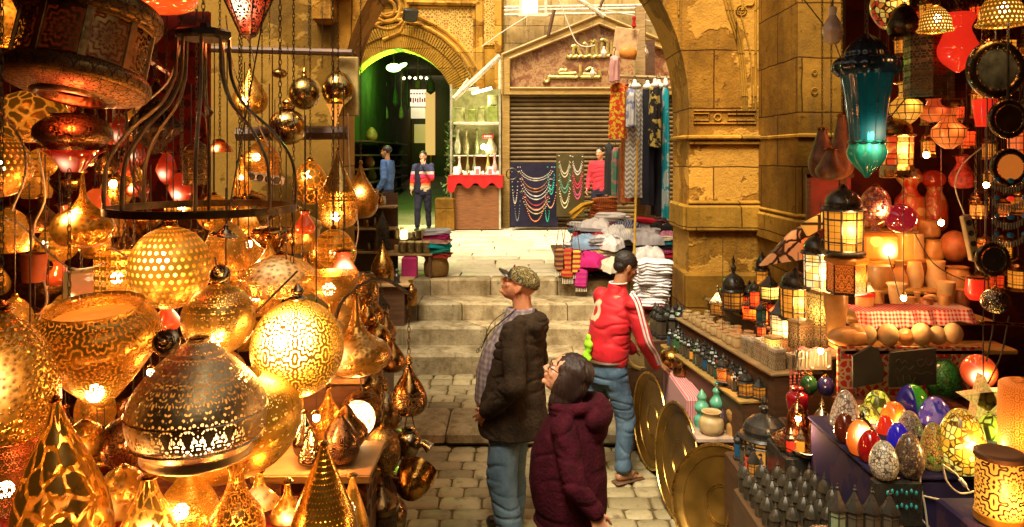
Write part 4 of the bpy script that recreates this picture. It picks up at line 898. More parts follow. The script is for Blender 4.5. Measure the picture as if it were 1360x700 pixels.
for i in range(420):
    t = rng.random(); c = P(600+rng.gauss(0, 4)-14*max(0, t-.8), 160+t*110, 16.9+rng.random()*.35); a = rng.random()*6.3; b = rng.random()*3; r_ = .05
    u = Vector((cos(a), sin(a)*cos(b), sin(b)))*r_; v = Vector((-sin(a)*sin(b), cos(a), cos(b)))*r_; ivy.add([c-u, c+v*.6, c+u, c-v*.6], [(0, 1, 2, 3)])
T(ivy.build('climbing_plant', stone_rnd('ivy_leaf', (.05, .10, .02), (.12, .16, .03), (.03, .05, .01))), 'scruffy green climber on the wall edge beside the jewellery stall', 'plant')
# ---------------------------------------------------------------- alley: lamp, far shop
def ab(x0, y0, x1, y1, d, dep, mat, name, label, cat, par=None):
    a, b = P(x0, y0, d), P(x1, y1, d); mb = MB(); mb.box((0, dep/2, 0), (abs(b.x-a.x), dep, abs(a.z-b.z)), bev=.01); o = mb.build(name, mat, par)
    o.location = ((a.x+b.x)/2, d, (a.z+b.z)/2)
    if par: o.location = Vector(o.location)-Vector(par.location)
    else: T(o, label, cat)
    return o
gl = E('alley_lamp', P(523, 90, 19.5)); T(gl, 'glaring white-green lamp hanging in the top of the alley arch', 'lamp')
MB().ball((0, 0, 0), (.20, .12, .11), 14).build('glass', emit('green_white', (.42, 1, .16), 6), gl); MB().ball((.20, 0, .05), (.16, .05, .06), 12, Matrix.Rotation(R(-25), 3, 'Y')).build('reflector', emit('green_white_b', (.5, 1, .25), 3), gl)
MB().tube([(0, 0, .1), (0, 0, 1.2)], .015, 6).build('stem', IRON, gl)
for (x, y, d, en, rd) in ((523, 100, 18.1, 330, .12), (519, 108, 21, 80, .2)):
    li = bpy.data.lights.new('alley_lamp_light', 'POINT'); li.energy = en*.5; li.color = (.30, 1, .12); li.shadow_soft_size = rd; lo = bpy.data.objects.new('alley_lamp_light', li); col.objects.link(lo); lo.location = P(x, y, d)
fs = E('far_shop', (P(540, 0, 30).x, 30, 1.7)); T(fs, 'dim shop closing the far end of the alley, with a pale fascia and dark doors', 'shop'); fs['kind'] = 'structure'
FD = plain('far_dark', (.05, .04, .02), .5)
ab(478, 60, 600, 240, 30.3, .2, FD, 'back_wall', '', '', fs)
ab(500, 143, 564, 157, 29.8, .3, emit('glowing_fascia', (1, .85, .5), .4), 'fascia', '', '', fs); o = ab(541, 119, 569, 141, 29.6, .2, emit('far_sign', (1, .72, .5), .8), 'sign_board', '', '', fs)  # fascia and sign brightness put in as emission
mb = MB()
for i in range(9): mb.box((-.36+.09*i, -.03, -.10+.02*(i % 2)), (.05, .02, .14+.03*(i % 3))); 
for i in range(6): mb.box((-.25+.11*i, -.03, .16), (.07, .02, .05))
mb.build('lettering', plain('pink_letter', (.5, .08, .12)), o)
ab(565, 120, 577, 206, 29.5, .3, emit('far_lit_pillar', (1, .55, .14), .45), 'lit_pillar', '', '', fs); ab(494, 112, 502, 200, 29.5, .3, plain('pinkish_post', (.5, .25, .2)), 'pink_post', '', '', fs)  # pillar brightness put in as emission
for x in (519, 541, 546, 571): ab(x, 158, x+2, 238, 29.7, .1, WOODG if x == 571 else WOODD, 'door_frame', '', '', fs)
for (x0, y0, x1, y1) in ((505, 165, 517, 178), (550, 165, 566, 190), (524, 160, 538, 168)): ab(x0, y0, x1, y1, 30.1, .1, emit('dim_pane', (.9, .7, .15), .16), 'window', '', '', fs)
ab(523, 120, 541, 141, 29.6, .2, plain('far_posters', (.2, .18, .1)), 'poster_panel', '', '', fs); ab(503, 120, 521, 141, 29.6, .2, plain('far_posters_red', (.4, .3, .25), var=.6, sc_=5), 'poster_panel', '', '', fs)
for i in range(8):
    p = P(514+i*7.5, 103+(i % 2), 27.5); mb = MB(); mb.ball((0, 0, 0), .05, 8); T(mb.build('string_bulb', emit('warm_dot', (1, .8, .4), 8) if i == 0 else bpy.data.materials['warm_dot'], loc=p), 'tiny bulb in the string of lights across the alley', 'bulb', 'string of lights across the alley')
for i, (x, y, w, h, c) in enumerate(((508, 108, 12, 18, (.65, .6, .45)), (512, 150, 8, 20, (.5, .4, .25)), (525, 130, 8, 24, (.1, .14, .04)), (533, 150, 7, 18, (.4, .3, .14)), (555, 112, 9, 15, (.35, .15, .08)), (572, 115, 12, 22, (.1, .06, .03)), (541, 128, 5, 40, (.05, .06, .02)))):
    p = P(x, y, 24); mb = MB(); s = .024; mb.lathe([(0, -h/2*s), (w*s*.5, -h*.3*s), (w*s*.4, h*.2*s), (.02, h/2*s), (.01, h*s), (.01, 1.2)], 10); T(mb.build('hanging_ware', plain('alley_ware', c), loc=p),
      'hanging ware in the alley, ' + ('white and ragged at the left', 'tan, low over the people', 'dark green, beside the pale posters', 'ochre, under the pale fascia', 'reddish, near the string of lights', 'dark brown, at the right edge', 'long dark strip in the middle')[i], 'hanging ware')
mb = MB(); mb.box((0, 0, 0), (.34, .12, .30), rx=.5, rz=.5, bev=.03); T(mb.build('floodlight', IRON, loc=P(545, 20, 17.1)), 'small dark floodlight bracketed over the pointed stone arch', 'floodlight')
# ---------------------------------------------------------------- necklace boards
def board(name, x0, y0, x1, y1, d, mat, label, rx=.12):
    a, b = P(x0, y0, d), P(x1, y1, d); mb = MB(); mb.box((0, 0, (a.z-b.z)/2), (b.x-a.x, .05, a.z-b.z), bev=.008); o = mb.build(name, mat, loc=((a.x+b.x)/2, d, b.z), rot=(rx*-1, 0, 0)); return T(o, label, 'display board')
NAVY = cloth('navy_velvet', (.018, .016, .035)); OLVC = cloth('olive_velvet', (.07, .055, .02))
board('necklace_board', 678, 216, 741, 301, 16.3, NAVY, 'dark navy board hung with necklaces leaning on the shutter', .09); board('necklace_board', 739, 204, 776, 288, 16.25, OLVC, 'dark olive board hung with necklaces, leaning beside the navy one', .06)
def necklace(x, y, hw, drop, c, label, d=16.2, n=26, r_=.012, loops=1, group=None):
    mb = MB(); s = d/1000
    for q in range(loops):
        for i in range(n+1):
            t = i/n*2-1; px = x+hw*(1-.0*q)*t*(1-.12*q); py = y+(drop*(1-.16*q))*(1-t*t)**.6 if abs(t) < 1 else y
            mb.ball(Vector(P(px, py, d))-P(x, y, d), r_*(1.3 if abs(t) < .12 else 1), 6)
    return T(mb.build('necklace', plain('bead_'+label.split()[0], c, .3, bump=0), loc=P(x, y, d)), label, 'necklace', group)
NK = [(712, 222, 24, 18, (.6, .55, .45), 'cream shell necklace, uppermost of the wide ones on the navy board'), (711, 229, 22, 26, (.45, .2, .08), 'brown bead necklace, second down on the navy board'), (712, 238, 21, 27, (.6, .6, .55), 'white bead necklace across the middle of the navy board'),
      (712, 246, 20, 32, (.5, .06, .07), 'dark red bead necklace below the white one on the navy board'), (712, 254, 19, 30, (.55, .45, .25), 'straw coloured necklace low on the navy board'), (711, 262, 13, 32, (.75, .25, .08), 'orange pendant necklace, lowest of the navy board'),
      (684, 228, 4, 42, (.6, .55, .5), 'narrow white string necklace down the left edge of the navy board'), (687, 255, 4, 38, (.15, .2, .2), 'grey-green string necklace low at the left of the navy board'), (732, 222, 5, 36, (.02, .42, .32), 'turquoise bead necklace bunched at the top right of the navy board'),
      (731, 246, 8, 30, (.65, .3, .2), 'coral and white bead necklace under the turquoise one'), (727, 268, 3, 26, (.02, .4, .3), 'thin turquoise loop low at the right of the navy board')]
for i, (x, y, hw, dr, c, lb) in enumerate(NK): necklace(x, y, hw, dr, c, lb, loops=2 if hw > 15 or i == 8 else 1, d=16.15-.02*(i % 3))
NK = [(750, 207, 8, 28, (.6, .55, .4), 'cream bead necklace at the top left of the olive board'), (750, 222, 8, 34, (.1, .35, .25), 'green bead necklace in the left row of the olive board'), (750, 240, 8, 36, (.65, .6, .4), 'long ivory bead necklace low in the left row of the olive board'),
      (767, 208, 7, 24, (.55, .55, .5), 'silver grey necklace at the top right of the olive board'), (767, 220, 7, 30, (.6, .03, .10), 'magenta bead necklace in the right row of the olive board'), (767, 234, 7, 30, (.62, .08, .2), 'pink bead necklace low in the right row of the olive board')]
for i, (x, y, hw, dr, c, lb) in enumerate(NK): necklace(x, y, hw, dr, c, lb, loops=2, d=16.05)
mb = MB(); mb.tube([(.12*cos(k*pi/9), 0, .12*sin(k*pi/9)) for k in range(18)], .015, 6, True); T(mb.build('hoop', IRON, loc=P(680, 231, 16.1)), 'black ring hanging at the left edge of the navy board', 'hoop')
# ---------------------------------------------------------------- dresses on the rail
pole('clothes_rail', 'pale wooden rail on which the dresses hang', [P(817, 101, 11.2), P(893, 104, 11.2)], .028, WOODY, 'rail')
def dress(x, y0, y1, w, d, mat, label, flare=1.0, top=None, name='hanging_dress', cat='dress', seed=0):
    s = d/1000; H = (y1-y0)*s; W = w*s; p = P(x, y0, d); o = E(name, p); T(o, label, cat); mb = MB(); rows = []; seg = 32; N_ = 26
    for j in range(N_+1):
        t = j/N_; sh = .22+.72*min(1, t/.07)**.7 if t < .07 else (.94-.10*sin(min(1, (t-.07)/.25)*pi)+flare*.12*max(0, t-.3)); dpt = .035+.05*min(1, t*5); rw = []
        for k in range(seg):
            a = 2*pi*k/seg; am = .03*min(1, t*2.5); r_ = 1+am*3*sin(a*7+seed+t*2)+am*1.5*sin(a*4-seed*2+t*3)
            rw.append((W/2*sh*cos(a)*r_, dpt*sin(a)*r_*1.2, -H*t-.01*sin(a*3+seed)*t))
        rows.append(rw)
    for i in range(N_):
        for k in range(seg): j = (k+1) % seg; mb.add([rows[i+1][k], rows[i+1][j], rows[i][j], rows[i][k]], [(0, 1, 2, 3)], rnd=.5)
    mb.add(rows[0], [tuple(range(seg))]); mb.add(rows[-1], [tuple(range(seg-1, -1, -1))])
    mb.build('fabric', mat, o, sharp=80)
    if top: mb = MB(); mb.ball((0, -.01, -.03), (W*.36, .07, .055), 14); mb.lathe([(.03, -.03), (.03, .05), (.02, .07), (0, .075)], 10); mb.build('white_shoulder_form', top, o)
    mb = MB(); mb.tube([(0, 0, 0), (0, 0, .06), (.02, 0, .09), (.02, 0, .11), (0, 0, .125), (-.02, 0, .11)], .006, 5); mb.build('hanger_hook', IRON, o); return o
dress(821, 110, 184, 24, 11.0, cmat('orange_print', (.65, .06, .02), (.62, .42, .03), 20), 'short red, orange and yellow patterned dress at the left end of the rail', seed=1)
dress(833, 112, 268, 17, 11.3, cmat('rust_print', (.50, .18, .04), (.36, .08, .03), 12), 'long rust orange dress behind the zigzag one', seed=2)
dress(843, 112, 262, 24, 11.0, cmat('zigzag', (.62, .58, .5), (.26, .22, .18), 14, 'zig'), 'long dress with beige and grey zigzags under a white shoulder form', top=WHITE, seed=3)
dress(838, 118, 168, 13, 10.85, cmat('blue_white', (.66, .66, .66), (.2, .22, .4), 8), 'short blue and white top in front of the zigzag dress', seed=9)
dress(851, 122, 250, 9, 11.1, cmat('scarlet', (.6, .03, .03)), 'narrow scarlet dress between the zigzag and the black ones', seed=4)
dress(860, 113, 272, 18, 11.0, cmat('black_fabric', (.02, .02, .03)), 'long plain black dress left of centre on the rail', top=WHITE, seed=5)
dress(870, 111, 195, 16, 10.85, cmat('black_gold', (.03, .025, .025), (.45, .33, .08), 8), 'short black and gold patterned dress in front of the black ones', top=WHITE, seed=6)
dress(875, 112, 286, 20, 11.15, cmat('charcoal', (.035, .035, .045)), 'long charcoal dress right of the gold patterned one', top=WHITE, seed=7)
dress(884, 110, 290, 10, 11.0, cmat('turquoise_fabric', (.02, .38, .48), (.4, .5, .5), 5), 'narrow turquoise dress at the right end of the rail', top=WHITE, seed=8)
dress(809, 190, 258, 12, 12.2, cmat('black_leggings', (.03, .03, .03)), 'dark garment hanging low behind the orange patterned dress', seed=3)
dress(817, 196, 262, 10, 12.0, cmat('green_garment', (.06, .16, .10), (.3, .1, .1), 8), 'green and red garment hanging low beside the rust dress', seed=5)
dress(827, 190, 272, 12, 11.9, cmat('brown_garment', (.16, .07, .03)), 'brown garment hanging low under the orange patterned dress', seed=6)
dress(816, 74, 108, 14, 10.9, cmat('pink_gauze', (.7, .35, .32)), 'pale pink gauze scarf hanging above the orange dress', name='hanging_scarf', cat='scarf', seed=2)
mb = MB(); a = P(831, 58, 11.1); mb.box((0, 0, 0), (.36, .03, .46), rx=0, rz=0, ry=R(7), bev=.01); o = T(mb.build('hanging_canvas', plain('peach_canvas', (.62, .38, .18)), loc=a), 'peach canvas panel hanging by the tall post above the rail', 'panel')
mb = MB(); mb.ball((.03, -.03, -.14), (.13, .05, .10), 14); mb.build('orange_pouch', plain('orange_felt', (.65, .22, .02)), o)
mb = MB(); mb.lathe([(0, 0), (.035, .03), (.02, .1), (.03, .16), (0, .2)], 8); T(mb.build('red_tassel', CLRED, loc=P(842, 38, 11)), 'small red tassel hanging beside the pale timber post', 'tassel')
bulb('hanging_bulb', 787, 90, 102, 8, 15.8, 'clear bulb hanging low over the second line of brass lettering', ztop=6.8); bulb('hanging_bulb', 802, 62, 76, 9, 15.8, 'clear bulb hanging over the upper brass lettering', ztop=6.8)
bulb('hanging_bulb', 857, 60, 76, 9, 11.6, 'clear bulb hanging right of the pale timber post', ztop=5.2)
pole('yellow_pole', 'thin yellow pole standing up out of the textile piles', [P(842, 345, 9.75), P(847, 185, 9.95)], .016, plain('yellow_paint', (.62, .36, .03), .5))
# ---------------------------------------------------------------- textile piles
tb = E('textile_table', (1.25, 10.4, .96)); T(tb, 'low dark trestle under the piles of folded scarves', 'table')
mb = MB(); mb.box((0, .15, .28), (1.36, 1.25, .04), bev=.01); mb.build('top', WOODD, tb)
for a in (-.6, .6):
    for b in (-.4, .65): mb = MB(); mb.box((a, b, .13), (.06, .06, .26)); mb.build('leg', WOODD, tb)
WH = (.72, .68, .66); PNK = (.6, .12, .28); MAG = (.5, .02, .16); GRY = (.45, .42, .44); NVY = (.05, .05, .14); TEAL = (.03, .28, .36); RDX = (.55, .02, .04); CRM = (.65, .56, .4); BLK = (.03, .03, .03); LBL = (.25, .38, .55); YEL = (.62, .5, .15)
CN = {WH: 'white', PNK: 'pink', MAG: 'magenta', GRY: 'grey', NVY: 'navy', TEAL: 'teal', RDX: 'red', CRM: 'cream', BLK: 'black', LBL: 'light blue', YEL: 'yellow'}
def stack(x, yb, d, w, cols, where, h=.055, dp=.34, rz=0):
    s = d/1000; p = P(x, yb, d); z = p.z; n = len(cols)
    for i, c in enumerate(cols):
        hh = h*rng.uniform(.85, 1.2); pat_ = rng.random(); m = cmat('textile_'+CN[c].replace(' ', '_'), c, tuple(min(1, q*.45+.12) for q in c) if i % 3 == 2 else None, 26, ('vstripe', 'flower', 'stripe')[i % 2] if i % 3 == 2 else None)
        fold_at((p.x+rng.uniform(-.015, .015), p.y+dp/2, z), w*s*rng.uniform(.92, 1.06), dp, hh*1.04, m, rz, '%s folded scarf, %s in the stack %s' % (CN[c], ('top one' if i == n-1 else ORD[i] + (' up' if i else '')), where), group='folded textiles piled on the plaza trestle'); z += hh
stack(768, 372, 9.95, 34, [NVY, MAG, GRY, WH, RDX, LBL, WH, WH], 'at the front left corner', rz=.1)
stack(803, 366, 9.85, 40, [BLK, MAG, MAG, PNK, WH, YEL, WH, WH, GRY], 'just left of the yellow pole')
stack(786, 326, 10.3, 44, [NVY, RDX, RDX, GRY], 'behind the front left corner')
stack(776, 312, 10.6, 36, [TEAL, LBL, WH], 'at the back left corner'); stack(815, 312, 10.7, 40, [MAG, WH, PNK, WH, WH], 'under the rust cushions')
stack(828, 332, 10.3, 34, [NVY, CRM, WH, WH, YEL], 'right behind the yellow pole'); stack(862, 332, 10.2, 36, [BLK, GRY, NVY, TEAL, GRY], 'midway, right of the yellow pole')
stack(862, 366, 9.8, 36, [WH, BLK, GRY, GRY, WH], 'frontmost right of the yellow pole'); stack(886, 350, 10.0, 26, [TEAL, RDX, MAG, BLK, TEAL, CRM], 'nearest the stone pier', rz=-.1)
stack(866, 314, 10.7, 40, [BLK, NVY, GRY, RDX], 'under the black dresses')
for i, (x, y, w) in enumerate(((800, 290, 34), (801, 284, 33), (802, 277, 32), (803, 270, 30))):
    fold_at(P(x, y, 11.1), w*.0111, .3, .085, cmat('rust_cushion', (.42, .13, .03), (.3, .07, .02), 30, 'vstripe'), .1, 'rust brown folded cloth, %s of the striped pile below the dresses' % ('lowest', 'second', 'third', 'top')[i], 'folded_cloth', 'cloth', 'rust brown cloths stacked at the back of the piles')
for i, (x0, y0, x1, y1) in enumerate(((757, 284, 790, 268), (760, 290, 786, 272))):
    mb = MB(); mb.tube([P(x0, y0, 10.9), P((x0+x1)/2, (y0+y1)/2-4, 10.95), P(x1, y1, 11.1)], [.05, .06, .035], 10, flat=.5); T(mb.build('rolled_scarf', cmat('saffron', (.65, .35, .03))), ('upper', 'lower')[i]+' saffron yellow scarf tumbling off the rust cushions', 'scarf')
pk = stack
for i, (x, y, c, lb) in enumerate(((862, 404, WH, 'white plastic-wrapped parcel lowest of the pile beside the red jacket'), (868, 390, WH, 'white wrapped parcel second up beside the red jacket'), (866, 376, GRY, 'grey-white wrapped parcel third up beside the red jacket'), (870, 362, WH, 'white wrapped parcel on top beside the red jacket'))):
    fold_at(P(x, y, 8.75), .38, .4, .14, cmat('wrapped_white', c, (.5, .48, .5), 14), 0, lb, 'wrapped_parcel', 'parcel', 'white parcels stacked beside the vendor')
mb = MB(); p = P(866, 407, 8.6); mb.lathe([(0, 0), (.20, .005), (.25, .03), (.26, .035), (.25, .02), (.2, -.01), (0, -.015)], 28); T(mb.build('red_plate', plain('crimson_enamel', (.4, .02, .05), .35), loc=(p.x, 8.75, p.z-.02)), 'crimson plate under the lowest white parcel', 'plate')
mb = MB(); mb.box((0, 0, 0), (.56, .75, .70), bev=.02); T(mb.build('parcel_crate', WOODD, loc=(1.60, 8.95, P(0, 407, 8.75).z-.39)), 'dark wooden crate holding up the white parcels', 'crate')
# patterned bags hanging off the front left corner
for i, (x, y0, y1, w, c, c2, lb) in enumerate(((744, 300, 362, 14, (.35, .16, .06), (.1, .03, .02), 'brown woven bag leftmost on the front of the trestle'), (754, 292, 372, 16, (.55, .22, .03), (.4, .02, .03), 'orange and red woven bag second from the left on the trestle'), (764, 300, 366, 15, (.45, .05, .05), (.6, .4, .05), 'red and yellow woven bag third along the trestle'), (772, 330, 384, 16, (.62, .05, .22), (.4, .02, .2), 'bright pink shoulder bag hanging lowest off the trestle'))):
    d = 9.72; s = d/1000; H = (y1-y0)*s; W = w*s; o = E('woven_bag', P(x, y0, d)); T(o, lb, 'bag'); mb = MB(); mb.box((0, 0, -H*.72), (W, .07, H*.5), bev=.03, ry=rng.uniform(-.1, .1)); mb.build('pouch', cmat('woven_%d' % i, c, c2, 16, 'stripe'), o)
    mb = MB(); mb.tube([(-W*.4, 0, -H*.5), (-W*.2, 0, -H*.15), (0, 0, 0), (W*.2, 0, -H*.15), (W*.4, 0, -H*.5)], .012, 6, flat=.4); mb.build('strap', cmat('woven_strap', (.4, .1, .04), (.1, .02, .02), 30, 'stripe'), o)
    mb = MB()
    for k in range(7): mb.tube([(-W*.42+W*.14*k, 0, -H*.96), (-W*.42+W*.14*k, -.01, -H*1.06)], .006, 4)
    mb.build('fringe', CREAM, o)
# ---------------------------------------------------------------- goods at the left of the steps
sg = E('souvenir_table', (P(546, 0, 10.2).x, 10.25, .96)); T(sg, 'wooden table of candle jars at the top left of the steps', 'table')
mb = MB(); mb.box((0, 0, .31), (.62, .62, .03), bev=.006); mb.build('top', WOODY, sg); mb = MB(); mb.box((-.05, .22, .40), (.6, .25, .16), bev=.006); mb.build('back_step', WOODD, sg)
for a in (-.28, .28):
    for b in (-.27, .27): mb = MB(); mb.box((a, b, .145), (.04, .04, .30)); mb.build('leg', WOODD, sg)
JARM = brass('jar_ornament', (.45, .36, .16), .4, 'rose', 8, .4, 'dark'); WAX = plain('candle_wax', (.72, .52, .22), .5, var=.1)
zt = .96+.326
for i in range(4):
    mb = MB(); mb.lathe(crom([(.036, 0), (.05, .02), (.052, .10), (.045, .13), (.05, .14)], 4), 16); o = T(mb.build('candle_jar', JARM, loc=(P(535+i*10.5, 0, 10.0).x, 10.0, zt)), 'squat engraved jar, %s in the front row on the souvenir table' % ('leftmost', 'second', 'third', 'rightmost')[i], 'jar', 'engraved jars in a row by the steps')
    MB().lathe([(0, .138), (.052, .14), (.05, .16), (0, .165)], 14).build('lid', WAX, o)
for i in range(14):
    k = i % 7; rr = i//7; hh = rng.uniform(.08, .16); x = P(527+k*7.4, 0, 10.2+rr*.2).x; mb = MB(); q = rng.choice((.03, .04, .045)); mb.lathe([(q*.8, 0), (q, .01), (q, hh-.02), (q*.9, hh), (0, hh)], 12)
    T(mb.build('small_candle', (WAX, CREAM, BRS, JARM)[i % 4], loc=(x, 10.16+rr*.2, zt if rr == 0 else .96+.48)), 'little %s candle pot among the rows on the souvenir table' % ('amber', 'cream', 'silvery', 'engraved')[i % 4], 'candle', 'candle pots on the souvenir table')
mb = MB(); mb.lathe([(.05, 0), (.05, .12), (0, .13)], 14); T(mb.build('lit_candle', emit('lit_wax', (1, .7, .3), 2.2), loc=(P(536, 0, 10.3).x, 10.32, 1.44)), 'glowing white candle at the back of the souvenir table', 'candle')
mb = MB(); mb.box((0, 0, .14), (.20, .16, .28), bev=.02); T(mb.build('pink_bag', cmat('hot_pink', (.62, .05, .22)), loc=(P(544, 0, 9.98).x, 10.0, .965)), 'hot pink paper bag under the souvenir table', 'bag')
SCL = [((.35, .04, .03), 'dark red'), ((.02, .22, .16), 'green'), ((.02, .42, .48), 'turquoise'), ((.60, .35, .30), 'salmon pink'), ((.50, .03, .20), 'magenta'), ((.5, .5, .55), 'pale grey')]
for i, (c, nm) in enumerate(SCL): fold_at((P(580, 0, 10.1).x, 10.15, 1.22+i*.062), .36, .3, .064, cmat('shawl_'+nm.replace(' ', '_'), c), .1, nm+' folded shawl in the small stack on the basket by the steps', 'folded_shawl', 'shawl', 'shawls stacked by the souvenir table')
mb = MB(); mb.lathe(crom([(.13, 0), (.16, .03), (.17, .15), (.15, .22), (.17, .26)], 4), 24); T(mb.build('wicker_basket', plain('wicker', (.20, .11, .03), .8, sc_=60, bump=.6), loc=(P(579, 0, 10.1).x, 10.15, .96)), 'round brown basket under the folded shawls', 'basket')
sh2 = E('stair_stand', (P(508, 0, 9.3).x, 9.3, .33)); T(sh2, 'dark plinth of boards beside the steps carrying a brass teardrop pot', 'stand')
mb = MB(); mb.box((0, 0, .34), (.62, .55, .68), bev=.01); mb.build('box', WOODD, sh2); mb = MB(); mb.box((.02, -.02, .70), (.70, .62, .03), bev=.006); mb.build('top_board', WOODY, sh2)
sh3 = E('dark_shelf', (P(495, 0, 10.3).x, 10.4, .96)); T(sh3, 'dark open shelf crowded with wares left of the souvenir table', 'shelf')
for z in (.30, .62, .92): mb = MB(); mb.box((0, 0, z), (.62, .3, .03), bev=.005); mb.build('board', WOODY, sh3)
mb = MB(); mb.box((0, .14, .55), (.62, .02, 1.1)); mb.build('back', WOODD, sh3)
def ware(name, x, yb, d, h, rr, prof, mat, label, cat, group=None, seg=18, lid=None):
    p = P(x, yb, d); pr = crom([(a*rr, b*h) for a, b in prof], 4); mb = MB(); mb.lathe(pr, seg); o = mb.build(name, mat, loc=p); T(o, label, cat, group)
    if lid: MB().lathe(crom([(a*rr, b*h) for a, b in lid[0]], 4), 14).build('lid', lid[1], o)
    return o
VASE = [(.5, 0), (.9, .1), (1, .35), (.6, .65), (.4, .8), (.55, 1), (.45, 1)]; POT = [(.7, 0), (1, .15), (1, .6), (.8, .9), (.85, 1), (0, .98)]; TEAR = [(.3, 0), (.75, .05), (1, .28), (.8, .52), (.35, .75), (.12, .9), (.03, 1)]
ware('brass_teardrop', 508, 378, 9.2, .54, .145, TEAR, BR, 'smooth brass teardrop pot standing on the plinth beside the steps', 'pot')
ware('dark_bottle', 546, 405, 9.15, .30, .075, [(.9, 0), (1, .1), (1, .6), (.5, .75), (.35, .85), (.45, 1), (0, 1)], BRB, 'brown pierced bottle standing on the second step', 'bottle')
ware('black_figurine', 527, 378, 9.1, .20, .05, [(1, 0), (.7, .3), (.8, .5), (.3, .7), (.5, .85), (0, 1)], BLACKP, 'small black cat-like figurine at the plinth edge', 'figurine')
wl = [(487, 318, .12, .045, BRB, 'brown jar'), (498, 318, .18, .05, DARKM, 'dark urn'), (508, 322, .16, .045, BLACKP, 'black pot'), (487, 290, .15, .045, plain('green_glazed', (.05, .12, .05), .3), 'dark green pot'), (497, 288, .20, .05, plain('red_glazed', (.35, .04, .02), .3), 'red glass jar'),
      (506, 290, .16, .04, BR, 'brass cup'), (490, 352, .14, .05, DARKM, 'dark bowl'), (500, 352, .16, .05, BRB, 'brown vase'), (483, 262, .12, .04, BRB, 'small brown cup'), (500, 262, .22, .05, plain('amber_glazed', (.6, .22, .03), .3), 'amber figurine'), (509, 262, .12, .04, CREAM, 'cream pot')]
for x, y, h, rr, m, lb in wl: 
    z = .96+(.315 if y > 340 else .635 if y > 300 else .935 if y > 270 else .935); q = ware('shelf_ware', x, y, 10.35 if y > 270 or y < 255 else 10.5, h, rr, POT if 'pot' in lb or 'jar' in lb else VASE, m, lb+(' on the lowest board' if y > 340 else ' on the middle board' if y > 300 else ' on the top board' if y > 270 else ' at the back of the top board')+' of the dark shelf', lb.split()[-1]); q.location.z = z
bl = ware('black_tower_lantern', 508, 330, 10.0, .52, .09, [(1, 0), (1, .45), (.9, .5), (1, .52), (.5, .75), (.1, .92), (.02, 1)], BLACKP, 'tall black tapering lantern beside the souvenir table', 'lantern', seg=6)
mb = MB(); mb.box((0, 0, 0), (.2, .5, .0), bev=0)
T(MB().lathe([(.04, 0), (.05, .01), (.03, .02), (0, .02)], 7, sq=(1.4, .8)).build('litter_scrap', WHITE, loc=(P(552, 0, 8.0).x, 7.95, .13)), 'scrap of white paper lying on the pavement below the steps', 'litter')
# ---------------------------------------------------------------- brass lamps
def chain_mb(L, pitch=.024, x=0, y=0, z=0):
    mb = MB(); n = max(2, int(L/pitch))
    for i in range(n):
        c = Vector((x, y, z+(i+.5)*L/n)); a = (i % 2)*pi/2; pts = []
        for k in range(8): t = 2*pi*k/8; u = .0065*cos(t); v = (pitch*.72)*sin(t); pts.append(c+Vector((u*cos(a), u*sin(a), v)))
        mb.tube(pts, .0019, 4, True, rnd=.5)
    return mb
GLOBE = [(.0, 0)]+[(sin(R(t)), .5-.5*cos(R(t))) for t in range(18, 163, 18)]+[(.12, 1)]
GLOBEO = [(.12, 0)]+GLOBE[1:]
TDROP = [(0, 0), (.55, .02), (.88, .12), (1, .27), (.92, .42), (.66, .58), (.36, .73), (.16, .87), (.05, 1)]
TDROPW = [(.25, 0), (.7, .03), (.96, .15), (1, .30), (.84, .50), (.55, .68), (.26, .84), (.08, 1)]
ONION = [(.45, 0), (.62, .02), (.92, .13), (1, .28), (.93, .42), (.62, .58), (.34, .70), (.22, .82), (.16, 1)]
LONGN = [(.3, 0), (.75, .05), (1, .20), (.96, .32), (.6, .45), (.28, .58), (.16, .72), (.10, .9), (.05, 1)]
CONE = [(.86, 0), (.97, .05), (1, .12), (.88, .30), (.64, .52), (.40, .72), (.20, .88), (.07, 1)]
BELL = [(.70, 0), (.9, .02), (.93, .07), (1, .22), (.96, .45), (.78, .68), (.5, .85), (.22, .95), (.14, 1)]
SAUC = [(.10, 0), (.55, .10), (.85, .28), (1, .46), (.97, .56), (.75, .70), (.4, .84), (.15, .92), (.10, 1)]
BOWLP = [(.0, 0), (.12, .02), (.45, .20), (.8, .48), (1, .78), (.96, .92), (.86, 1)]
LIGHTS = []; GE = [.85]
def glow_light(par, loc, e, rad=.025, c=(1, .36, .08), name='lamp_light'):
    li = bpy.data.lights.new(name, 'POINT'); li.energy = e*GE[0]; li.color = c; li.shadow_soft_size = rad
    o = bpy.data.objects.new(name, li); col.objects.link(o); o.parent = par; o.location = loc; LIGHTS.append(o); return o
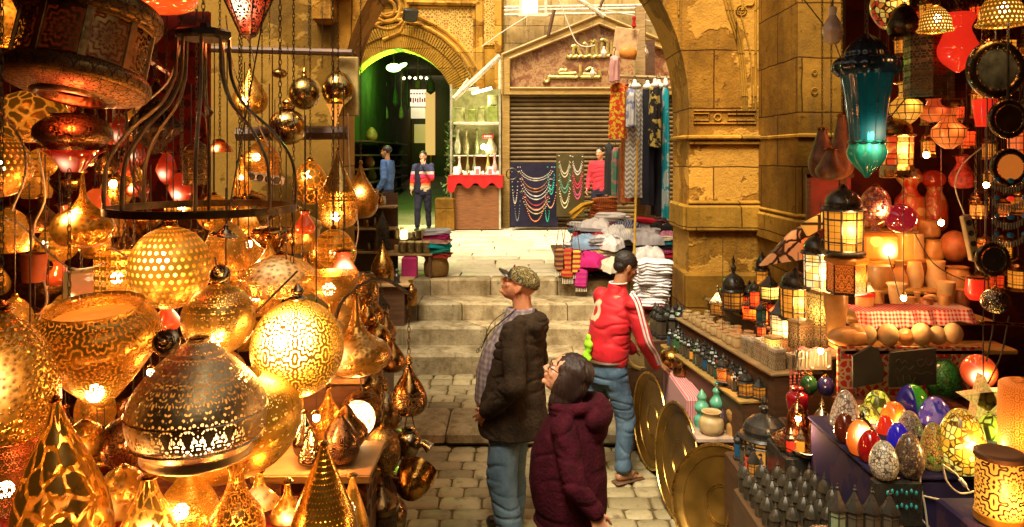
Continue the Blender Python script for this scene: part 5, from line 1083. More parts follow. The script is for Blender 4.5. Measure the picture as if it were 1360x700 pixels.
def lamp(label, x, y0, y1, w, d, prof, mat, cat='lamp', name='brass_lamp', group=None, capm=BR, cap=.10, ztop=None, e=0, rot=None, seg=40, lobes=0, amp=0, sub=6, finial=None, bulb_at=(0, -.35, .5), solid=True):
    s = d/1000; H = (y1-y0)*s; rr = w*s/2; p = P(x, y1, d); r = E(name, p, rot=rot); T(r, label, cat, group)
    ch = cap*H; hb = H-ch; pr = crom([(a*rr, b*hb) for a, b in prof], sub); pr = [(max(0, a), b) for a, b in pr]
    bp = (bulb_at[0]*rr, bulb_at[1]*rr, bulb_at[2]*hb)
    m = mat(bp, rr, hb) if callable(mat) else mat
    sh = MB().lathe(pr, seg, lobes=lobes, amp=amp, closed=True); sh = sh.build('shell', m, r)
    if ch > .004:
        q = max(.012, prof[-1][0]*rr*1.15); q = min(q, .05); pr = crom([(q*1.1, hb-.004), (q*1.5, hb+ch*.12), (q*.8, hb+ch*.3), (q*1.1, hb+ch*.55), (q*.55, hb+ch*.8), (.002, H)], 4)
        MB().lathe(pr, 18).build('finial', finial or capm, r)
    if ztop: chain_mb(ztop-p.z-H).build('chain', IRON2, r, loc=(0, 0, H))
    if e:
        MB().ball((bp[0]*.5, bp[1]*.5, bp[2]), min(.03, rr*.25), 10).build('bulb', BULB, r); glow_light(r, (bp[0]*.45, bp[1]*.45, bp[2]+.035), e)
    return r
cnt = [0]
def lit(pat='swirl', n=10, thr=.5, c=(.60, .32, .075), base=1.0, peak=25, rad=.5, gc=((1, .20, .005), (1, .56, .13)), trans=.35, ham=50, rough=.28, vlim=None):
    def f(bp, rr, H):
        cnt[0] += 1; return brass('pierced_brass_%d' % cnt[0], c, rough+.05, pat, n*(1.9 if pat != 'dots' else 1), thr, 'glow', ham, glow=1, bulb=bp, rad=rad*rr, base=base*.30, peak=peak*.30, gc=gc, trans=trans, vlim=vlim)
    return f
def wash(c=(.62, .30, .05), base=.35, peak=14, rad=.30, em=(1, .26, .012), rough=.26, ham=55, hb=.5):
    'gilt metal shell, bulb glow put in as emission round a point'
    def f(bp, rr, H):
        cnt[0] += 1; g = G('glowing_gilt_%d' % cnt[0]); co = g.tc(); q = g.ma('DIVIDE', g.vm('DISTANCE', co, bp), rad*rr); gl = g.ma('EXPONENT', g.ma('MULTIPLY', g.ma('MULTIPLY', q, q), -1))
        q2 = g.ma('DIVIDE', q, 2.4); g2 = g.ma('EXPONENT', g.ma('MULTIPLY', g.ma('MULTIPLY', q2, q2), -1))
        g.pr(g.ramp(g.noise(co, 12, 4), [(.3, tuple(k*.5 for k in c)), (.7, c)]), rough, .85); g.put(g.b.inputs['Emission Color'], g.mix(gl, em, (1, .62, .22)))
        h_ = hammered(g, ham); g.put(g.b.inputs['Emission Strength'], g.ma('MULTIPLY', g.step(h_, -.15, .75), g.ma('ADD', g.ma('MULTIPLY', g2, base*1.6), g.ma('ADD', base*.2, g.ma('MULTIPLY', gl, peak*.45))))); g.bump(h_, hb, .008); return g.m
    return f
ZC = 3.97
# big drum lantern top left
dl = E('drum_lantern', P(97, 128, 2.6), rot=(R(-13), R(5), 0)); T(dl, 'huge dark bronze drum lantern with star-pierced panels between two thick rolled rims', 'lantern')
s = .0026; rr = 92*s; mb = MB(); mb.lathe(crom([(rr*.55, .0), (rr*.93, .025), (rr*1.0, .06), (rr*.95, .085), (rr*.89, .092)], 6), 56, closed=True); mb.build('lower_rim', brass('rim_bronze', (.34, .19, .06), .4, 'swirl', 26, .3, 'dark'), dl)
mb = MB(); mb.lathe(crom([(rr*.36, .02), (rr*.42, -.012), (rr*.56, .0), (rr*.6, .03)], 5), 48, closed=True); mb.build('opening_ring', DARKM, dl); MB().lathe([(0, .03), (rr*.5, .03)], 40, closed=True).build('inside', plain('inside_shade', (.02, .01, .01), .6), dl)  # near-black disc stands in for the shade inside the opening
mb = MB(); mb.lathe([(rr*.86, .034), (rr*.86, .265)], 64, closed=True); mb.build('pierced_drum', brass('drum_pierced', (.52, .30, .09), .4, 'rose', 9, .55, 'alpha', vlim=None), dl)
MB().lathe([(rr*.70, .09), (rr*.70, .265)], 40, closed=True).build('inner_lining', glass('dim_red_lining', (.10, .02, .01), .4, em=(1, .10, .01), st=.03), dl)
mb = MB()
for k in range(9): a = 2*pi*(k+.5)/9; mb.box((rr*.87*cos(a), rr*.87*sin(a), .178), (.012, .026, .175), rz=a, bev=.003)
mb.lathe([(rr*.87, .092), (rr*.885, .096), (rr*.87, .102)], 56, closed=True); mb.lathe([(rr*.87, .254), (rr*.885, .26), (rr*.87, .266)], 56, closed=True); mb.build('panel_frame', brass('panel_bronze', (.52, .28, .09), .4), dl)
mb = MB(); mb.lathe(crom([(rr*.88, .262), (rr*.96, .275), (rr*.99, .31), (rr*.90, .345), (rr*.6, .37), (rr*.2, .38)], 6), 56, closed=True); mb.build('upper_rim', bpy.data.materials['rim_bronze'], dl)
chain_mb(.5).build('chain', IRON2, dl, loc=(0, 0, .38)); glow_light(dl, (0, 0, -.07), 3, .04, (1, .12, .03))
lamp('squat dark bronze urn lamp with red glass glow below, hanging under the drum lantern', 97, 150, 226, 95, 2.75, [(.06, 0), (.12, .10), (.3, .25), (.72, .42), (.96, .55), (1, .68), (.9, .82), (.62, .95), (.4, 1)], brass('urn_bronze', (.30, .17, .06), .3, 'rose', 8, .35, 'dark'), name='urn_lamp', capm=DARKM, cap=.02, ztop=3.2)
mb = MB(); mb.lathe(crom([(.035, -.002), (.07, .05), (.11, .078)], 5), 30, closed=True); o = mb.build('red_glass', glass('urn_red', (.4, .02, .01), em=(.9, .05, .01), st=.15, bulb=(0, -.05, .03), rad=.03)); o.parent = bpy.data.objects['urn_lamp']; o.location = (0, 0, -.005)
lamp('orange glowing ribbed wire globe at the left edge, below the drum lantern', 0, 178, 262, 78, 3.0, GLOBE, lit('dots', 30, .42, base=1.6, peak=2, gc=((1, .20, .01), (1, .3, .03))), name='ribbed_globe', cap=.04, ztop=ZC, e=2)
lamp('dim orange paper-like globe partly behind the drum lantern', 42, 118, 190, 90, 3.5, GLOBE, lit('crack', 9, .5, base=1.3, peak=1, gc=((1, .25, .01), (1, .4, .05)), c=(.5, .2, .04)), name='cracked_globe', cap=.03, ztop=ZC)
lamp('bright orange lamp glimpsed at the far top left corner', 6, -30, 62, 50, 3.2, ONION, wash(base=1.2, peak=6), name='corner_lamp', cap=.05, ztop=ZC, e=3)
lamp('smooth amber teardrop lamp with one white-hot spot, left of the black ring frame', 110, 222, 328, 76, 3.05, LONGN[:3]+[(1, .30), (.85, .42), (.42, .53), (.16, .66), (.08, .82), (.04, 1)], wash(base=.3, peak=40, rad=.22), name='teardrop_lamp', cap=.06, ztop=ZC, e=4, bulb_at=(0, -.85, .42))
lamp('small red-orange glass ball tied beside the amber teardrop', 128, 246, 296, 34, 3.3, GLOBE, glass('ember_glass', (.4, .06, .02), em=(1, .1, .01), st=.35), name='glass_ball', cap=.08, ztop=ZC)
# black iron frame
fx = P(270, 277, 2.9); fr = E('ring_frame', fx); T(fr, 'black iron chandelier frame: curved straps from a small plate down to a wide ring', 'chandelier frame')
s = .0029; rp = [(32, 226), (33, 200), (36, 172), (52, 138), (88, 103), (112, 66), (118, 30), (118, 3)]
for k in range(8):
    a = 2*pi*(k+.4)/8; mb = MB(); mb.tube([(q*s*cos(a), q*s*sin(a), z*s) for q, z in crom(rp, 5)], .0125, 8, flat=.45); mb.build('strap', IRON2, fr)
mb = MB(); mb.lathe([(118*s-.012, -.014), (118*s+.004, -.014), (118*s+.004, .014), (118*s-.012, .014), (118*s-.012, -.014)], 72, closed=True); mb.build('ring', IRON2, fr, sharp=30)
mb = MB(); mb.lathe([(0, 224*s), (34*s, 224*s), (37*s, 228*s), (37*s, 234*s), (33*s, 237*s), (12*s, 240*s), (8*s, 246*s), (0, 247*s)], 8); mb.build('top_plate', IRON, fr, sharp=30)
chain_mb(ZC-fx.z-247*s).build('chain', IRON2, fr, loc=(0, 0, 247*s)); chain_mb(.20, .03).build('ring_chain', IRON2, fr, loc=(118*s, 0, -.21))
mb = MB(); mb.tube([(.0, 0, .55), (.0, 0, .44), (.01, 0, .40), (.035, 0, .37), (.02, 0, .34), (-.01, 0, .37)], .005, 6); mb.build('hook', IRON2, fr)
mb = MB(); mb.tube([(.02, 0, .36), (.025, -.01, .1), (.02, 0, -.05)], .006, 6); mb.build('hanging_bar', IRON2, fr)
# lamps behind and inside the frame
lamp('dark mirrored star lamp hanging in the shade left of the ring frame', 205, 128, 205, 62, 4.2, [(.1, 0), (.5, .2), (1, .45), (.95, .6), (.6, .8), (.2, 1)], brass('mirror_dark', (.10, .07, .05), .25, 'star', 6, .3, 'dark'), name='star_lamp', cap=.08, capm=DARKM, ztop=ZC, lobes=8, amp=.12, seg=64)
lamp('small dark metal saucer shade above the mirrored star lamp', 208, 104, 122, 34, 4.1, [(1, 0), (.9, .1), (.3, .6), (.15, 1)], DARKM, name='saucer_lamp', cap=.2, ztop=ZC)
lamp('slim pierced cylinder lantern with domed top inside the ring frame', 261, 176, 246, 34, 3.6, [(.55, 0), (.95, .03), (1, .06), (1, .68), (.98, .72), (.75, .82), (.3, .92), (.12, 1)], brass('cyl_pierced', (.45, .30, .10), .3, 'star', 8, .35, 'dark'), name='cylinder_lantern', cap=.10, ztop=ZC)
for i, (x, y0, y1, w, st, lb) in enumerate(((221, 198, 246, 30, .5, 'dark red faceted glass lantern at the left inside the ring frame'), (240, 224, 272, 36, 1.0, 'brighter red faceted glass lantern under the slim cylinder lantern'), (160, 150, 196, 30, .25, 'dim red glass lamp in the gloom left of the ring frame'), (182, 186, 222, 26, .3, 'small dim red lamp below the mirrored star lamp'))):
    lamp(lb, x, y0, y1, w, 4.3, [(.1, 0), (.6, .15), (1, .45), (.7, .8), (.3, 1)], glass('red_lamp_glass_%d' % i, (.45, .03, .01), em=(1, .06, .01), st=st*.5, bulb=(0, -.05, .06), rad=.03), name='red_glass_lamp', cap=.1, ztop=ZC, seg=6, sub=1)
lamp('small red domed lamp with a lit point at the top of the ring frame interior', 292, 184, 202, 34, 4.6, [(1, 0), (.8, .5), (.3, 1)], wash(c=(.4, .08, .02), base=.3, peak=30, rad=.25, em=(1, .1, .01)), name='red_dome_lamp', cap=.2, ztop=ZC, bulb_at=(0, -.8, .3))
lamp('small red lamp with a lit point left of the ring frame, among chains', 182, 240, 262, 30, 4.0, GLOBE, wash(c=(.4, .06, .02), base=.25, peak=30, rad=.25, em=(1, .08, .01)), name='red_point_lamp', cap=.1, ztop=ZC, bulb_at=(0, -.9, .6))
lamp('lit star-cut amber lamp low behind the ring of the frame', 243, 266, 290, 46, 4.4, GLOBE, lit('star', 8, .6, base=2, peak=14), name='cut_lamp', cap=.05, ztop=ZC, e=3)
lamp('pointed gilt teardrop with a bare bright point, hanging at the top beside the frame', 332, 84, 152, 46, 7.3, TDROP, wash(base=.15, peak=60, rad=.25), name='teardrop_lamp', cap=.04, ztop=3.66, e=6, bulb_at=(.0, -.95, .26))
lamp('tiny dark brass ball on the rail between two wires', 371, 89, 104, 20, 7.3, GLOBE, BRB, name='brass_ball', cap=.15, ztop=3.66)
lamp('hammered gilt flask globe hanging under the tiny brass ball', 382, 128, 193, 50, 7.2, GLOBE[:-1]+[(.4, .97), (.25, 1)], brass('flask_gilt', (.66, .42, .14), .2, tarn=.3), name='globe_lamp', cap=.26, ztop=3.66)
lamp('dark tarnished brass globe on the wall rail, between the flask and the glossy globe', 404, 90, 146, 40, 7.35, GLOBE, brass('dark_globe', (.36, .24, .08), .25), name='globe_lamp', cap=.22, ztop=3.66)
lamp('glossy golden globe at the right end of the wall rail', 449, 92, 143, 42, 7.3, GLOBE, brass('glossy_globe', (.60, .42, .14), .14, hb=.08), name='globe_lamp', cap=.06, ztop=3.66)
lamp('small inverted amber glass cone under the glossy golden globe', 445, 138, 168, 24, 7.2, [(.05, 0), (.3, .3), (.7, .8), (1, 1)], glass('amber_cone', (.5, .2, .04), em=(1, .35, .05), st=.5), name='cone_lamp', cap=.02, ztop=None)
lamp('lit filigree egg of gilt wire hanging left of the tall teardrop', 412, 208, 272, 46, 5.6, [(0, 0), (.5, .05), (.9, .25), (1, .45), (.85, .7), (.5, .9), (.15, 1)], lit('crack', 8, .6, base=1.3, peak=40, rad=.3), name='filigree_lamp', cap=.08, ztop=ZC, e=8, bulb_at=(0, -.9, .68))
lamp('tall polished teardrop lamp with etched lower half, lit low inside', 449, 196, 304, 52, 4.8, TDROP[:2]+[(.92, .10), (1, .24), (.95, .38), (.72, .56), (.42, .73), (.18, .88), (.04, 1)], lit('swirl', 9, .32, c=(.70, .44, .13), base=.8, peak=30, rad=.35, vlim=(.06, .42), rough=.16), name='tall_teardrop', cap=.04, ztop=ZC, e=6, bulb_at=(-.1, -.75, .16))
lamp('amber glass-like teardrop half hidden right of the tall polished one', 479, 212, 290, 46, 6.2, TDROP, wash(c=(.35, .15, .03), base=.14, peak=12, rad=.3), name='teardrop_lamp', cap=.06, ztop=ZC, e=3, bulb_at=(.1, -.8, .5))
lamp('ribbed gilt lantern with a hot bulb, above the power strip', 348, 180, 238, 48, 5.8, [(.7, 0), (1, .08), (1, .55), (.8, .72), (.4, .9), (.2, 1)], lit('star', 12, .5, base=.8, peak=40, rad=.25), name='ribbed_lantern', cap=.08, ztop=ZC, e=8, bulb_at=(-.3, -.95, .55))
lamp('slim lit filigree lamp seen between straps of the ring frame', 321, 205, 262, 24, 5.0, TDROP, lit('swirl', 7, .5, base=2.2, peak=14), name='filigree_lamp', cap=.08, ztop=ZC, e=3)
lamp('smooth shadowed gilt dome behind the right of the ring frame', 332, 252, 302, 62, 5.2, GLOBE, BR, name='gilt_globe', cap=.05, ztop=ZC)
lamp('flattened gilt saucer-topped lamp right of the ring frame', 390, 272, 336, 74, 4.1, [(.1, 0), (.5, .04), (.85, .25), (.93, .50), (1, .56), (.93, .68), (.6, .82), (.3, .92), (.16, 1)], lit('leaf', 10, .25, c=(.60, .38, .12), base=.8, peak=8, vlim=(.0, .18)), name='saucer_lamp', cap=.06, ztop=ZC, e=3)
lamp('glossy amber ball lamp right of the wide golden disc', 442, 306, 364, 62, 4.0, GLOBE, lit('swirl', 5, .25, c=(.75, .42, .08), base=1.0, peak=30, rad=.3, rough=.12), name='ball_lamp', cap=.04, ztop=ZC, e=5, bulb_at=(.25, -.85, .5))
lamp('wide convex golden disc lamp in the middle of the hanging brass', 372, 333, 392, 104, 3.35, [(.5, 0), (.8, .05), (.94, .30), (1, .42), (.94, .55), (.62, .80), (.25, .95), (.1, 1)], wash(c=(.66, .40, .10), base=.16, peak=1.2, rad=.5), name='disc_lamp', cap=.08, ztop=ZC, e=0, bulb_at=(.1, -.7, .7))
lamp('amber lamp engraved with scrolling leaves, below the wide golden disc', 342, 360, 420, 66, 3.6, GLOBE, lit('swirl', 7, .3, base=1.0, peak=3), name='engraved_lamp', cap=.02, ztop=None, e=3)
lamp('amber engraved drum behind the ring frame and the white-spotted globe', 318, 296, 372, 78, 4.4, [(.8, 0), (1, .1), (1, .8), (.8, .95), (.4, 1)], lit('swirl', 10, .35, base=.9, peak=4), name='engraved_lamp', cap=.02, ztop=ZC, e=4)
lamp('perforated globe lamp with dotted rows and a white-hot front, under the ring', 226, 286, 410, 104, 2.95, GLOBE, lit('dots', 34, .46, base=2.2, peak=60, rad=.42, c=(.62, .40, .12)), name='dotted_globe', cap=.12, ztop=None, e=10, bulb_at=(0, -.8, .62))
lamp('leaf-cut globe lamp left of the brightest globe', 290, 362, 470, 94, 2.75, GLOBE, lit('leaf', 12, .42, base=1.2, peak=34, rad=.36, c=(.60, .42, .16)), name='leaf_cut_globe', cap=.14, ztop=None, e=7, bulb_at=(.1, -.75, .22))
lamp('brightest round lamp, white-hot in front over chased star bands', 395, 376, 526, 121, 2.8, GLOBE, lit('rose', 5, .30, base=1.1, peak=260, rad=.46, c=(.70, .46, .12), ham=0, gc=((1, .36, .02), (1, .74, .28))), name='star_band_globe', cap=.15, ztop=None, e=12, bulb_at=(0, -.85, .70), capm=BRS)
lamp('square-cut gilt box lamp glowing at the left, above the wide open vase', 158, 334, 402, 62, 3.3, [(.9, 0), (1, .04), (1, .96), (.9, 1)], lit('star', 8, .6, base=2, peak=12), name='box_lamp', cap=.01, seg=8, sub=1, e=4, ztop=ZC)
lamp('red panel lamp with one flower-shaped lit cut, left of the square-cut lamp', 108, 360, 402, 48, 3.4, [(.95, 0), (1, .05), (1, .95), (.95, 1)], glass('red_panel', (.22, .02, .01), .5, em=(1, .5, .1), st=.5, bulb=(0, -.08, .04), rad=.012), name='red_panel_lamp', cap=.01, seg=4, sub=1, ztop=ZC)
for i, (x, y, d, tl, lb) in enumerate(((292, 364, 2.72, 18, 'silvery ridged ceiling-rose disc hanging above the leaf-cut globe'), (221, 455, 2.3, 30, 'silvery ridged disc tilted beside the neck of the big silver dome'), (298, 314, 2.8, 78, 'small silvery shallow dish hanging under the ring frame'))):
    w = (26, 36, 34)[i]*d/2000; o = T(MB().lathe(crom([(w*.15, 0), (w*.9, .0), (w, .006), (w*.72, .014), (w*.6, .012), (w*.42, .026), (w*.3, .025), (w*.15, .045), (0, .05)], 4), 32).build('ridged_disc', BRS, loc=P(x, y, d), rot=(R(tl+40 if i < 2 else 0), R(10), 0)), lb, 'disc')
    MB().tube([(0, 0, .045), (0, 0, ZC-P(x, y, d).z) if i == 2 else (.0, .02, .10)], .003, 5).build('wire', WIRE, o)
# big pieces
lamp('wide open-mouthed gilt vase lamp tapering to a point, banded with beading', 136, 400, 542, 158, 2.6, [(.0, 0), (.10, .03), (.34, .16), (.68, .38), (.95, .60), (1, .72), (.93, .84), (.78, .92), (.74, .96), (.76, 1)], lit('rose', 5, .30, c=(.62, .36, .09), base=1.1, peak=40, rad=.22, vlim=(.03, .36)), name='vase_lamp', cap=.0, e=9, bulb_at=(.12, -.55, .22), seg=56, rot=(R(8), 0, 0))
vl = bpy.data.objects['vase_lamp']; MB().lathe([(0, .318), (.142, .322)], 40, closed=True).build('mouth_glow', glass('amber_mouth', (.5, .18, .03), .5, em=(1, .26, .02), st=.5), vl)  # glowing disc stands in for lamplight inside the open mouth
lamp('big hammered gilt bell lamp cut off by the left edge', 2, 398, 577, 138, 2.2, BELL, wash(c=(.62, .36, .08), base=.14, peak=12, rad=.42, rough=.22, ham=75, hb=1), name='hammered_bell', cap=.08, e=5, bulb_at=(.15, -.85, .5), seg=56, ztop=ZC)
lamp('big silvered onion dome lamp with leaf cut-outs, the largest in front', 262, 446, 606, 177, 2.25, [(.72, 0), (.80, .03), (.79, .09), (.83, .12), (.95, .22), (1, .36), (.97, .48), (.84, .62), (.60, .77), (.36, .89), (.19, .96), (.10, 1)], brass('silver_cutout', (.74, .60, .34), .46, 'leaf', 22, .50, 'alpha', 110, hb=.5, tarn=.12, vlim=(.07, .37)), name='onion_dome_lamp', cap=.02, e=0, seg=72, capm=BRS)
od = [o for o in bpy.data.objects if o.name.startswith('onion_dome_lamp')][0]; rr = .199
MB().lathe(crom([(.05, .02), (.14, .05), (.175, .13), (.14, .20), (.07, .27)], 5), 36, closed=True).build('inner_glow', glass('inner_amber', (.10, .04, .01), .5, em=(1, .32, .03), st=1.3, bulb=(.07, -.13, .06), rad=.08), od)  # glowing core added so the lower cut-outs look lit from within
mb = MB()
for z, q in ((.145, 1.006), (.066, .965)): mb.lathe([(rr*q-.004, z-.004), (rr*q+.002, z), (rr*q-.004, z+.004)], 64, closed=True)
mb.build('beading', BRS, od)
lamp('broad amber bowl lamp with a beaded rim, under the silvered dome', 292, 500, 632, 212, 2.5, [(.12, 0), (.45, .05), (.78, .20), (.96, .42), (1, .58), (.96, .72), (.8, .88), (.5, 1)], lit('leaf', 16, .35, c=(.72, .42, .07), base=1.1, peak=8, rad=.5, gc=((1, .30, .01), (1, .62, .12))), name='amber_bowl_lamp', cap=.0, e=10, bulb_at=(.5, -.45, .75), seg=56)
lamp('stemmed rim bowl of pierced red-lit brass right of the brightest globe', 440, 362, 432, 72, 3.3, [(.5, 0), (.35, .05), (.12, .15), (.10, .35), (.3, .48), (.85, .70), (1, .90), (1, 1)], lit('leaf', 12, .4, base=1.0, peak=30, rad=.25, gc=((1, .16, .01), (1, .5, .1))), name='stemmed_bowl', cap=.0, e=4, bulb_at=(0, -.7, .72))
lamp('long-necked gilt onion flask right of the brightest globe', 473, 388, 496, 92, 3.2, [(.3, 0), (.7, .04), (.96, .16), (1, .26), (.84, .37), (.5, .46), (.26, .56), (.15, .70), (.10, .88), (.06, 1)], wash(c=(.62, .36, .10), base=.12, peak=5, rad=.3), name='onion_flask', cap=.02, e=2, bulb_at=(-.3, -.85, .3))
lamp('small brass vase behind the long-necked flask', 487, 398, 432, 26, 3.9, VASE, BR, cat='vase', name='brass_vase', cap=.0)
lamp('upright oval chased plate behind the small brass vase', 488, 362, 420, 30, 4.1, [(.3, 0), (.8, .15), (1, .4), (.95, .7), (.6, .95), (.3, 1)], BRC, cat='plate', name='oval_plate', cap=.0)
# cabinet on the right side of the stall and what stands on it
cb = E('side_cabinet', (-.86, 4.1, 0)); T(cb, 'dark wooden cabinet at the street side of the brass stall', 'cabinet')
mb = MB(); mb.box((0, 0, .75), (.28, 1.0, 1.5), bev=.01); mb.build('carcass', WOODD, cb); mb = MB(); mb.box((0, 0, 1.52), (.32, 1.04, .03), bev=.005); mb.build('top', WOODY, cb)
def on(z, x, y, h, rr, prof, mat, label, cat, name, seg=20): mb = MB(); mb.lathe(crom([(a*rr, b*h) for a, b in prof], 4), seg); return T(mb.build(name, mat, loc=(x, y, z)), label, cat)
LANT = [(1, 0), (.95, .04), (.8, .06), (.8, .5), (1, .54), (.9, .62), (.5, .78), (.15, .88), (.2, .93), (0, 1)]
on(1.535, -.80, 4.5, .26, .075, LANT, BLACKP, 'dark lantern at the back of the side cabinet, by the steps', 'lantern', 'dark_lantern', 6); on(1.535, -.90, 4.25, .20, .06, POT, DARKM, 'dark bronze pot behind the figurines on the side cabinet', 'pot', 'bronze_pot')
on(1.535, -.78, 4.2, .20, .05, [(1, 0), (.8, .2), (.5, .5), (.6, .7), (.4, .85), (0, 1)], BRB, 'brown draped figurine on the side cabinet', 'figurine', 'figurine'); on(1.535, -.77, 4.0, .17, .045, [(1, 0), (.8, .2), (.5, .5), (.65, .75), (.4, .85), (0, 1)], BRS, 'silvery beaded figurine on the edge of the side cabinet', 'figurine', 'figurine')
on(1.535, -.92, 3.95, .16, .06, VASE, BR, 'brass vase at the middle of the side cabinet top', 'vase', 'brass_vase'); on(1.535, -.80, 3.8, .15, .05, GLOBE, COPPER, 'round copper pot near the front of the side cabinet', 'pot', 'copper_pot'); on(1.535, -.90, 3.72, .12, .05, POT, BRB, 'squat brown pot at the front of the side cabinet', 'pot', 'brown_pot')
lamp('tarnished teardrop lamp hung out over the street, right of the brass stall', 543, 470, 550, 48, 3.5, TDROPW, brass('street_tear', (.50, .29, .10), .22, 'swirl', 7, .3, 'dark', tarn=.5, vlim=(0, .3)), name='street_teardrop', cap=.16, ztop=1.95)
mb = MB(); mb.tube(crom([(-.86, 3.5, 1.55), (-.80, 3.5, 1.9), (-.62, 3.5, 2.02), (-.475, 3.5, 1.95)], 5), .009, 8); T(mb.build('iron_bracket', IRON), 'curved iron bracket holding the tarnished teardrop out from the cabinet', 'bracket')
tp = lamp('silvery round teapot hanging by two chains below the tarnished teardrop', 543, 570, 608, 34, 3.45, GLOBE[:-1]+[(.55, .94), (.6, 1)], brass('teapot_silver', (.5, .40, .24), .2), cat='teapot', name='teapot', cap=.0)
MB().tube([(.04, 0, .06), (.07, -.01, .07), (.10, -.02, .05)], [.02, .017, .026], 12).build('spout', BRS, tp); mb = MB(); mb.tube([(-.02, 0, .12), (-.006, 0, .23)], .003, 5); mb.tube([(.03, 0, .12), (.006, 0, .23)], .003, 5); mb.build('chains', IRON2, tp)
lamp('brass globe with a folded rim hanging at the cabinet front, below the board', 508, 562, 632, 48, 3.35, GLOBE, BRC, name='cabinet_globe', cap=.08, ztop=1.62)
lamp('tilted brass bowl at the foot of the cabinet beside the street', 538, 616, 662, 54, 3.5, [(.0, 0), (.5, .1), (.9, .5), (1, 1)], BR, cat='bowl', name='brass_bowl', cap=.0, rot=(R(-50), R(30), 0))
lamp('dark lidded censer with a knob standing near the cabinet foot', 506, 638, 680, 46, 3.3, [(.9, 0), (1, .1), (1, .3), (.75, .5), (.3, .72), (.12, .82), (.18, .9), (0, 1)], brass('dark_censer', (.25, .17, .08), .3, 'leaf', 8, .3, 'dark'), cat='censer', name='censer', cap=.0)
mb = MB(); mb.lathe([(.07, 0), (.075, .02), (.07, .04), (.07, .88), (.075, .9), (.075, .93), (0, .93)], 8); T(mb.build('pierced_pedestal', brass('pedestal_pierced', (.16, .10, .05), .4, 'star', 8, .4, 'dark'), loc=(P(506, 0, 3.3).x, 3.3, P(0, 680, 3.3).z-.93)), 'dark octagonal pierced pedestal under the censer', 'pedestal')
# board with lamps
bd = E('display_board', P(425, 610, 3.0)); T(bd, 'pale wooden board carrying small pointed lamps, under the brightest globe', 'board')
zb = P(0, 628, 2.9).z; bd.location = (P(422, 0, 3.0).x, 3.06, zb); mb = MB(); mb.box((0, 0, -.012), (.46, .34, .024), bev=.004); mb.build('plank', WOODY, bd); mb = MB(); mb.box((0, -.165, -.022), (.46, .02, .03), bev=.003); mb.build('lip', WOODG, bd)
mb = MB(); mb.box((.03, .02, -.66), (.34, .22, 1.26), bev=.01); mb.build('pierced_stand', brass('stand_lattice', (.30, .12, .04), .45, 'star', 4, .4, 'dark'), bd)
def onb(label, x, yb, h_px, w, prof, mat, d=None, **kw):
    d = d or (EYE-zb)/((yb-205)/1000); return lamp(label, x, yb-h_px, yb, w, d, prof, mat, **kw)
onb('dark silver pointed bottle lamp at the left of the board', 405, 606, 62, 32, TDROP, brass('dark_silver', (.36, .30, .20), .2), d=3.05, name='pointed_lamp', cap=.05)
onb('small hammered cone lamp in front at the left of the board', 413, 614, 48, 34, CONE, brass('hammered_cone', (.50, .42, .28), .18, ham=110, hb=.7), d=2.96, name='cone_lamp', cap=.04)
onb('dark chased onion lamp in the middle of the board', 454, 612, 64, 46, [(.5, 0), (.8, .04), (1, .2), (.98, .42), (.8, .6), (.45, .78), (.15, .92), (.05, 1)], brass('dark_chased', (.32, .19, .09), .25, 'rose', 7, .25, 'dark'), d=2.98, name='onion_lamp', cap=.03)
onb('bulging dark lamp half hidden behind the dark chased onion', 460, 598, 64, 56, [(.5, 0), (1, .3), (.9, .5), (.5, .7), (.3, .85), (.05, 1)], BRB, d=3.15, name='onion_lamp', cap=.03)
onb('amber gilt teardrop lamp at the back left of the board', 436, 588, 76, 44, TDROP, wash(base=.3, peak=12, rad=.25), d=3.3, name='teardrop_lamp', cap=.03, e=3, bulb_at=(.5, -.7, .2))
onb('white-hot leaf-cut lamp at the back of the board', 474, 580, 48, 48, GLOBE, lit('leaf', 7, .7, base=14, peak=60, rad=1.0, gc=((1, .55, .16), (1, .8, .45))), d=3.3, name='white_hot_lamp', cap=.02, e=12)
onb('round chased brass lamp behind the white-hot one', 482, 576, 62, 58, GLOBE, BRC, d=3.5, name='round_lamp', cap=.06)
# front rows at the bottom
mb = MB(); mb.box((-1.65, 2.1, .72), (2.0, .95, 1.44), bev=.02); T(mb.build('cloth_table', DKRED), 'table draped in dark red cloth under the bottom rows of brass lamps', 'table')
mb = MB(); mb.box((-1.7, 3.3, .55), (2.2, 1.3, 1.1), bev=.02); T(mb.build('rear_table', DKCL), 'lower dark table behind the cloth-draped one in the brass stall', 'table')
lamp('big gilt cone lamp with a white highlight, bottom row right of centre', 430, 584, 726, 92, 2.3, CONE, lit('dots', 40, .2, c=(.76, .48, .12), base=1.0, peak=30, rad=.3, rough=.16, ham=90), name='gilt_cone', cap=.04, e=7, bulb_at=(0, -.8, .1), seg=48)
lamp('narrow gilt cone lamp tucked behind the right of the big gilt cone', 468, 628, 712, 44, 2.45, CONE, lit('leaf', 8, .3, base=1.5, peak=10), name='gilt_cone', cap=.04, e=3)
lamp('small smooth gilt onion lamp left of the big gilt cone', 382, 634, 704, 44, 2.4, ONION, wash(base=.4, peak=8, rad=.4), name='small_onion', cap=.10, e=2, bulb_at=(.2, -.8, .4))
lamp('gilt flask lamp with a hot base, bottom middle', 314, 620, 722, 74, 2.2, [(.6, 0), (.9, .06), (1, .22), (.85, .42), (.5, .62), (.3, .8), (.26, .92), (.32, 1)], lit('swirl', 5, .35, base=1.2, peak=70, rad=.3), name='gilt_flask', cap=.0, e=6, bulb_at=(.3, -.75, .08))
lamp('smooth orange-gilt onion behind the bottom middle flask', 344, 622, 700, 60, 2.5, ONION, wash(base=.35, peak=3, rad=.5), name='orange_onion', cap=.05, e=2)
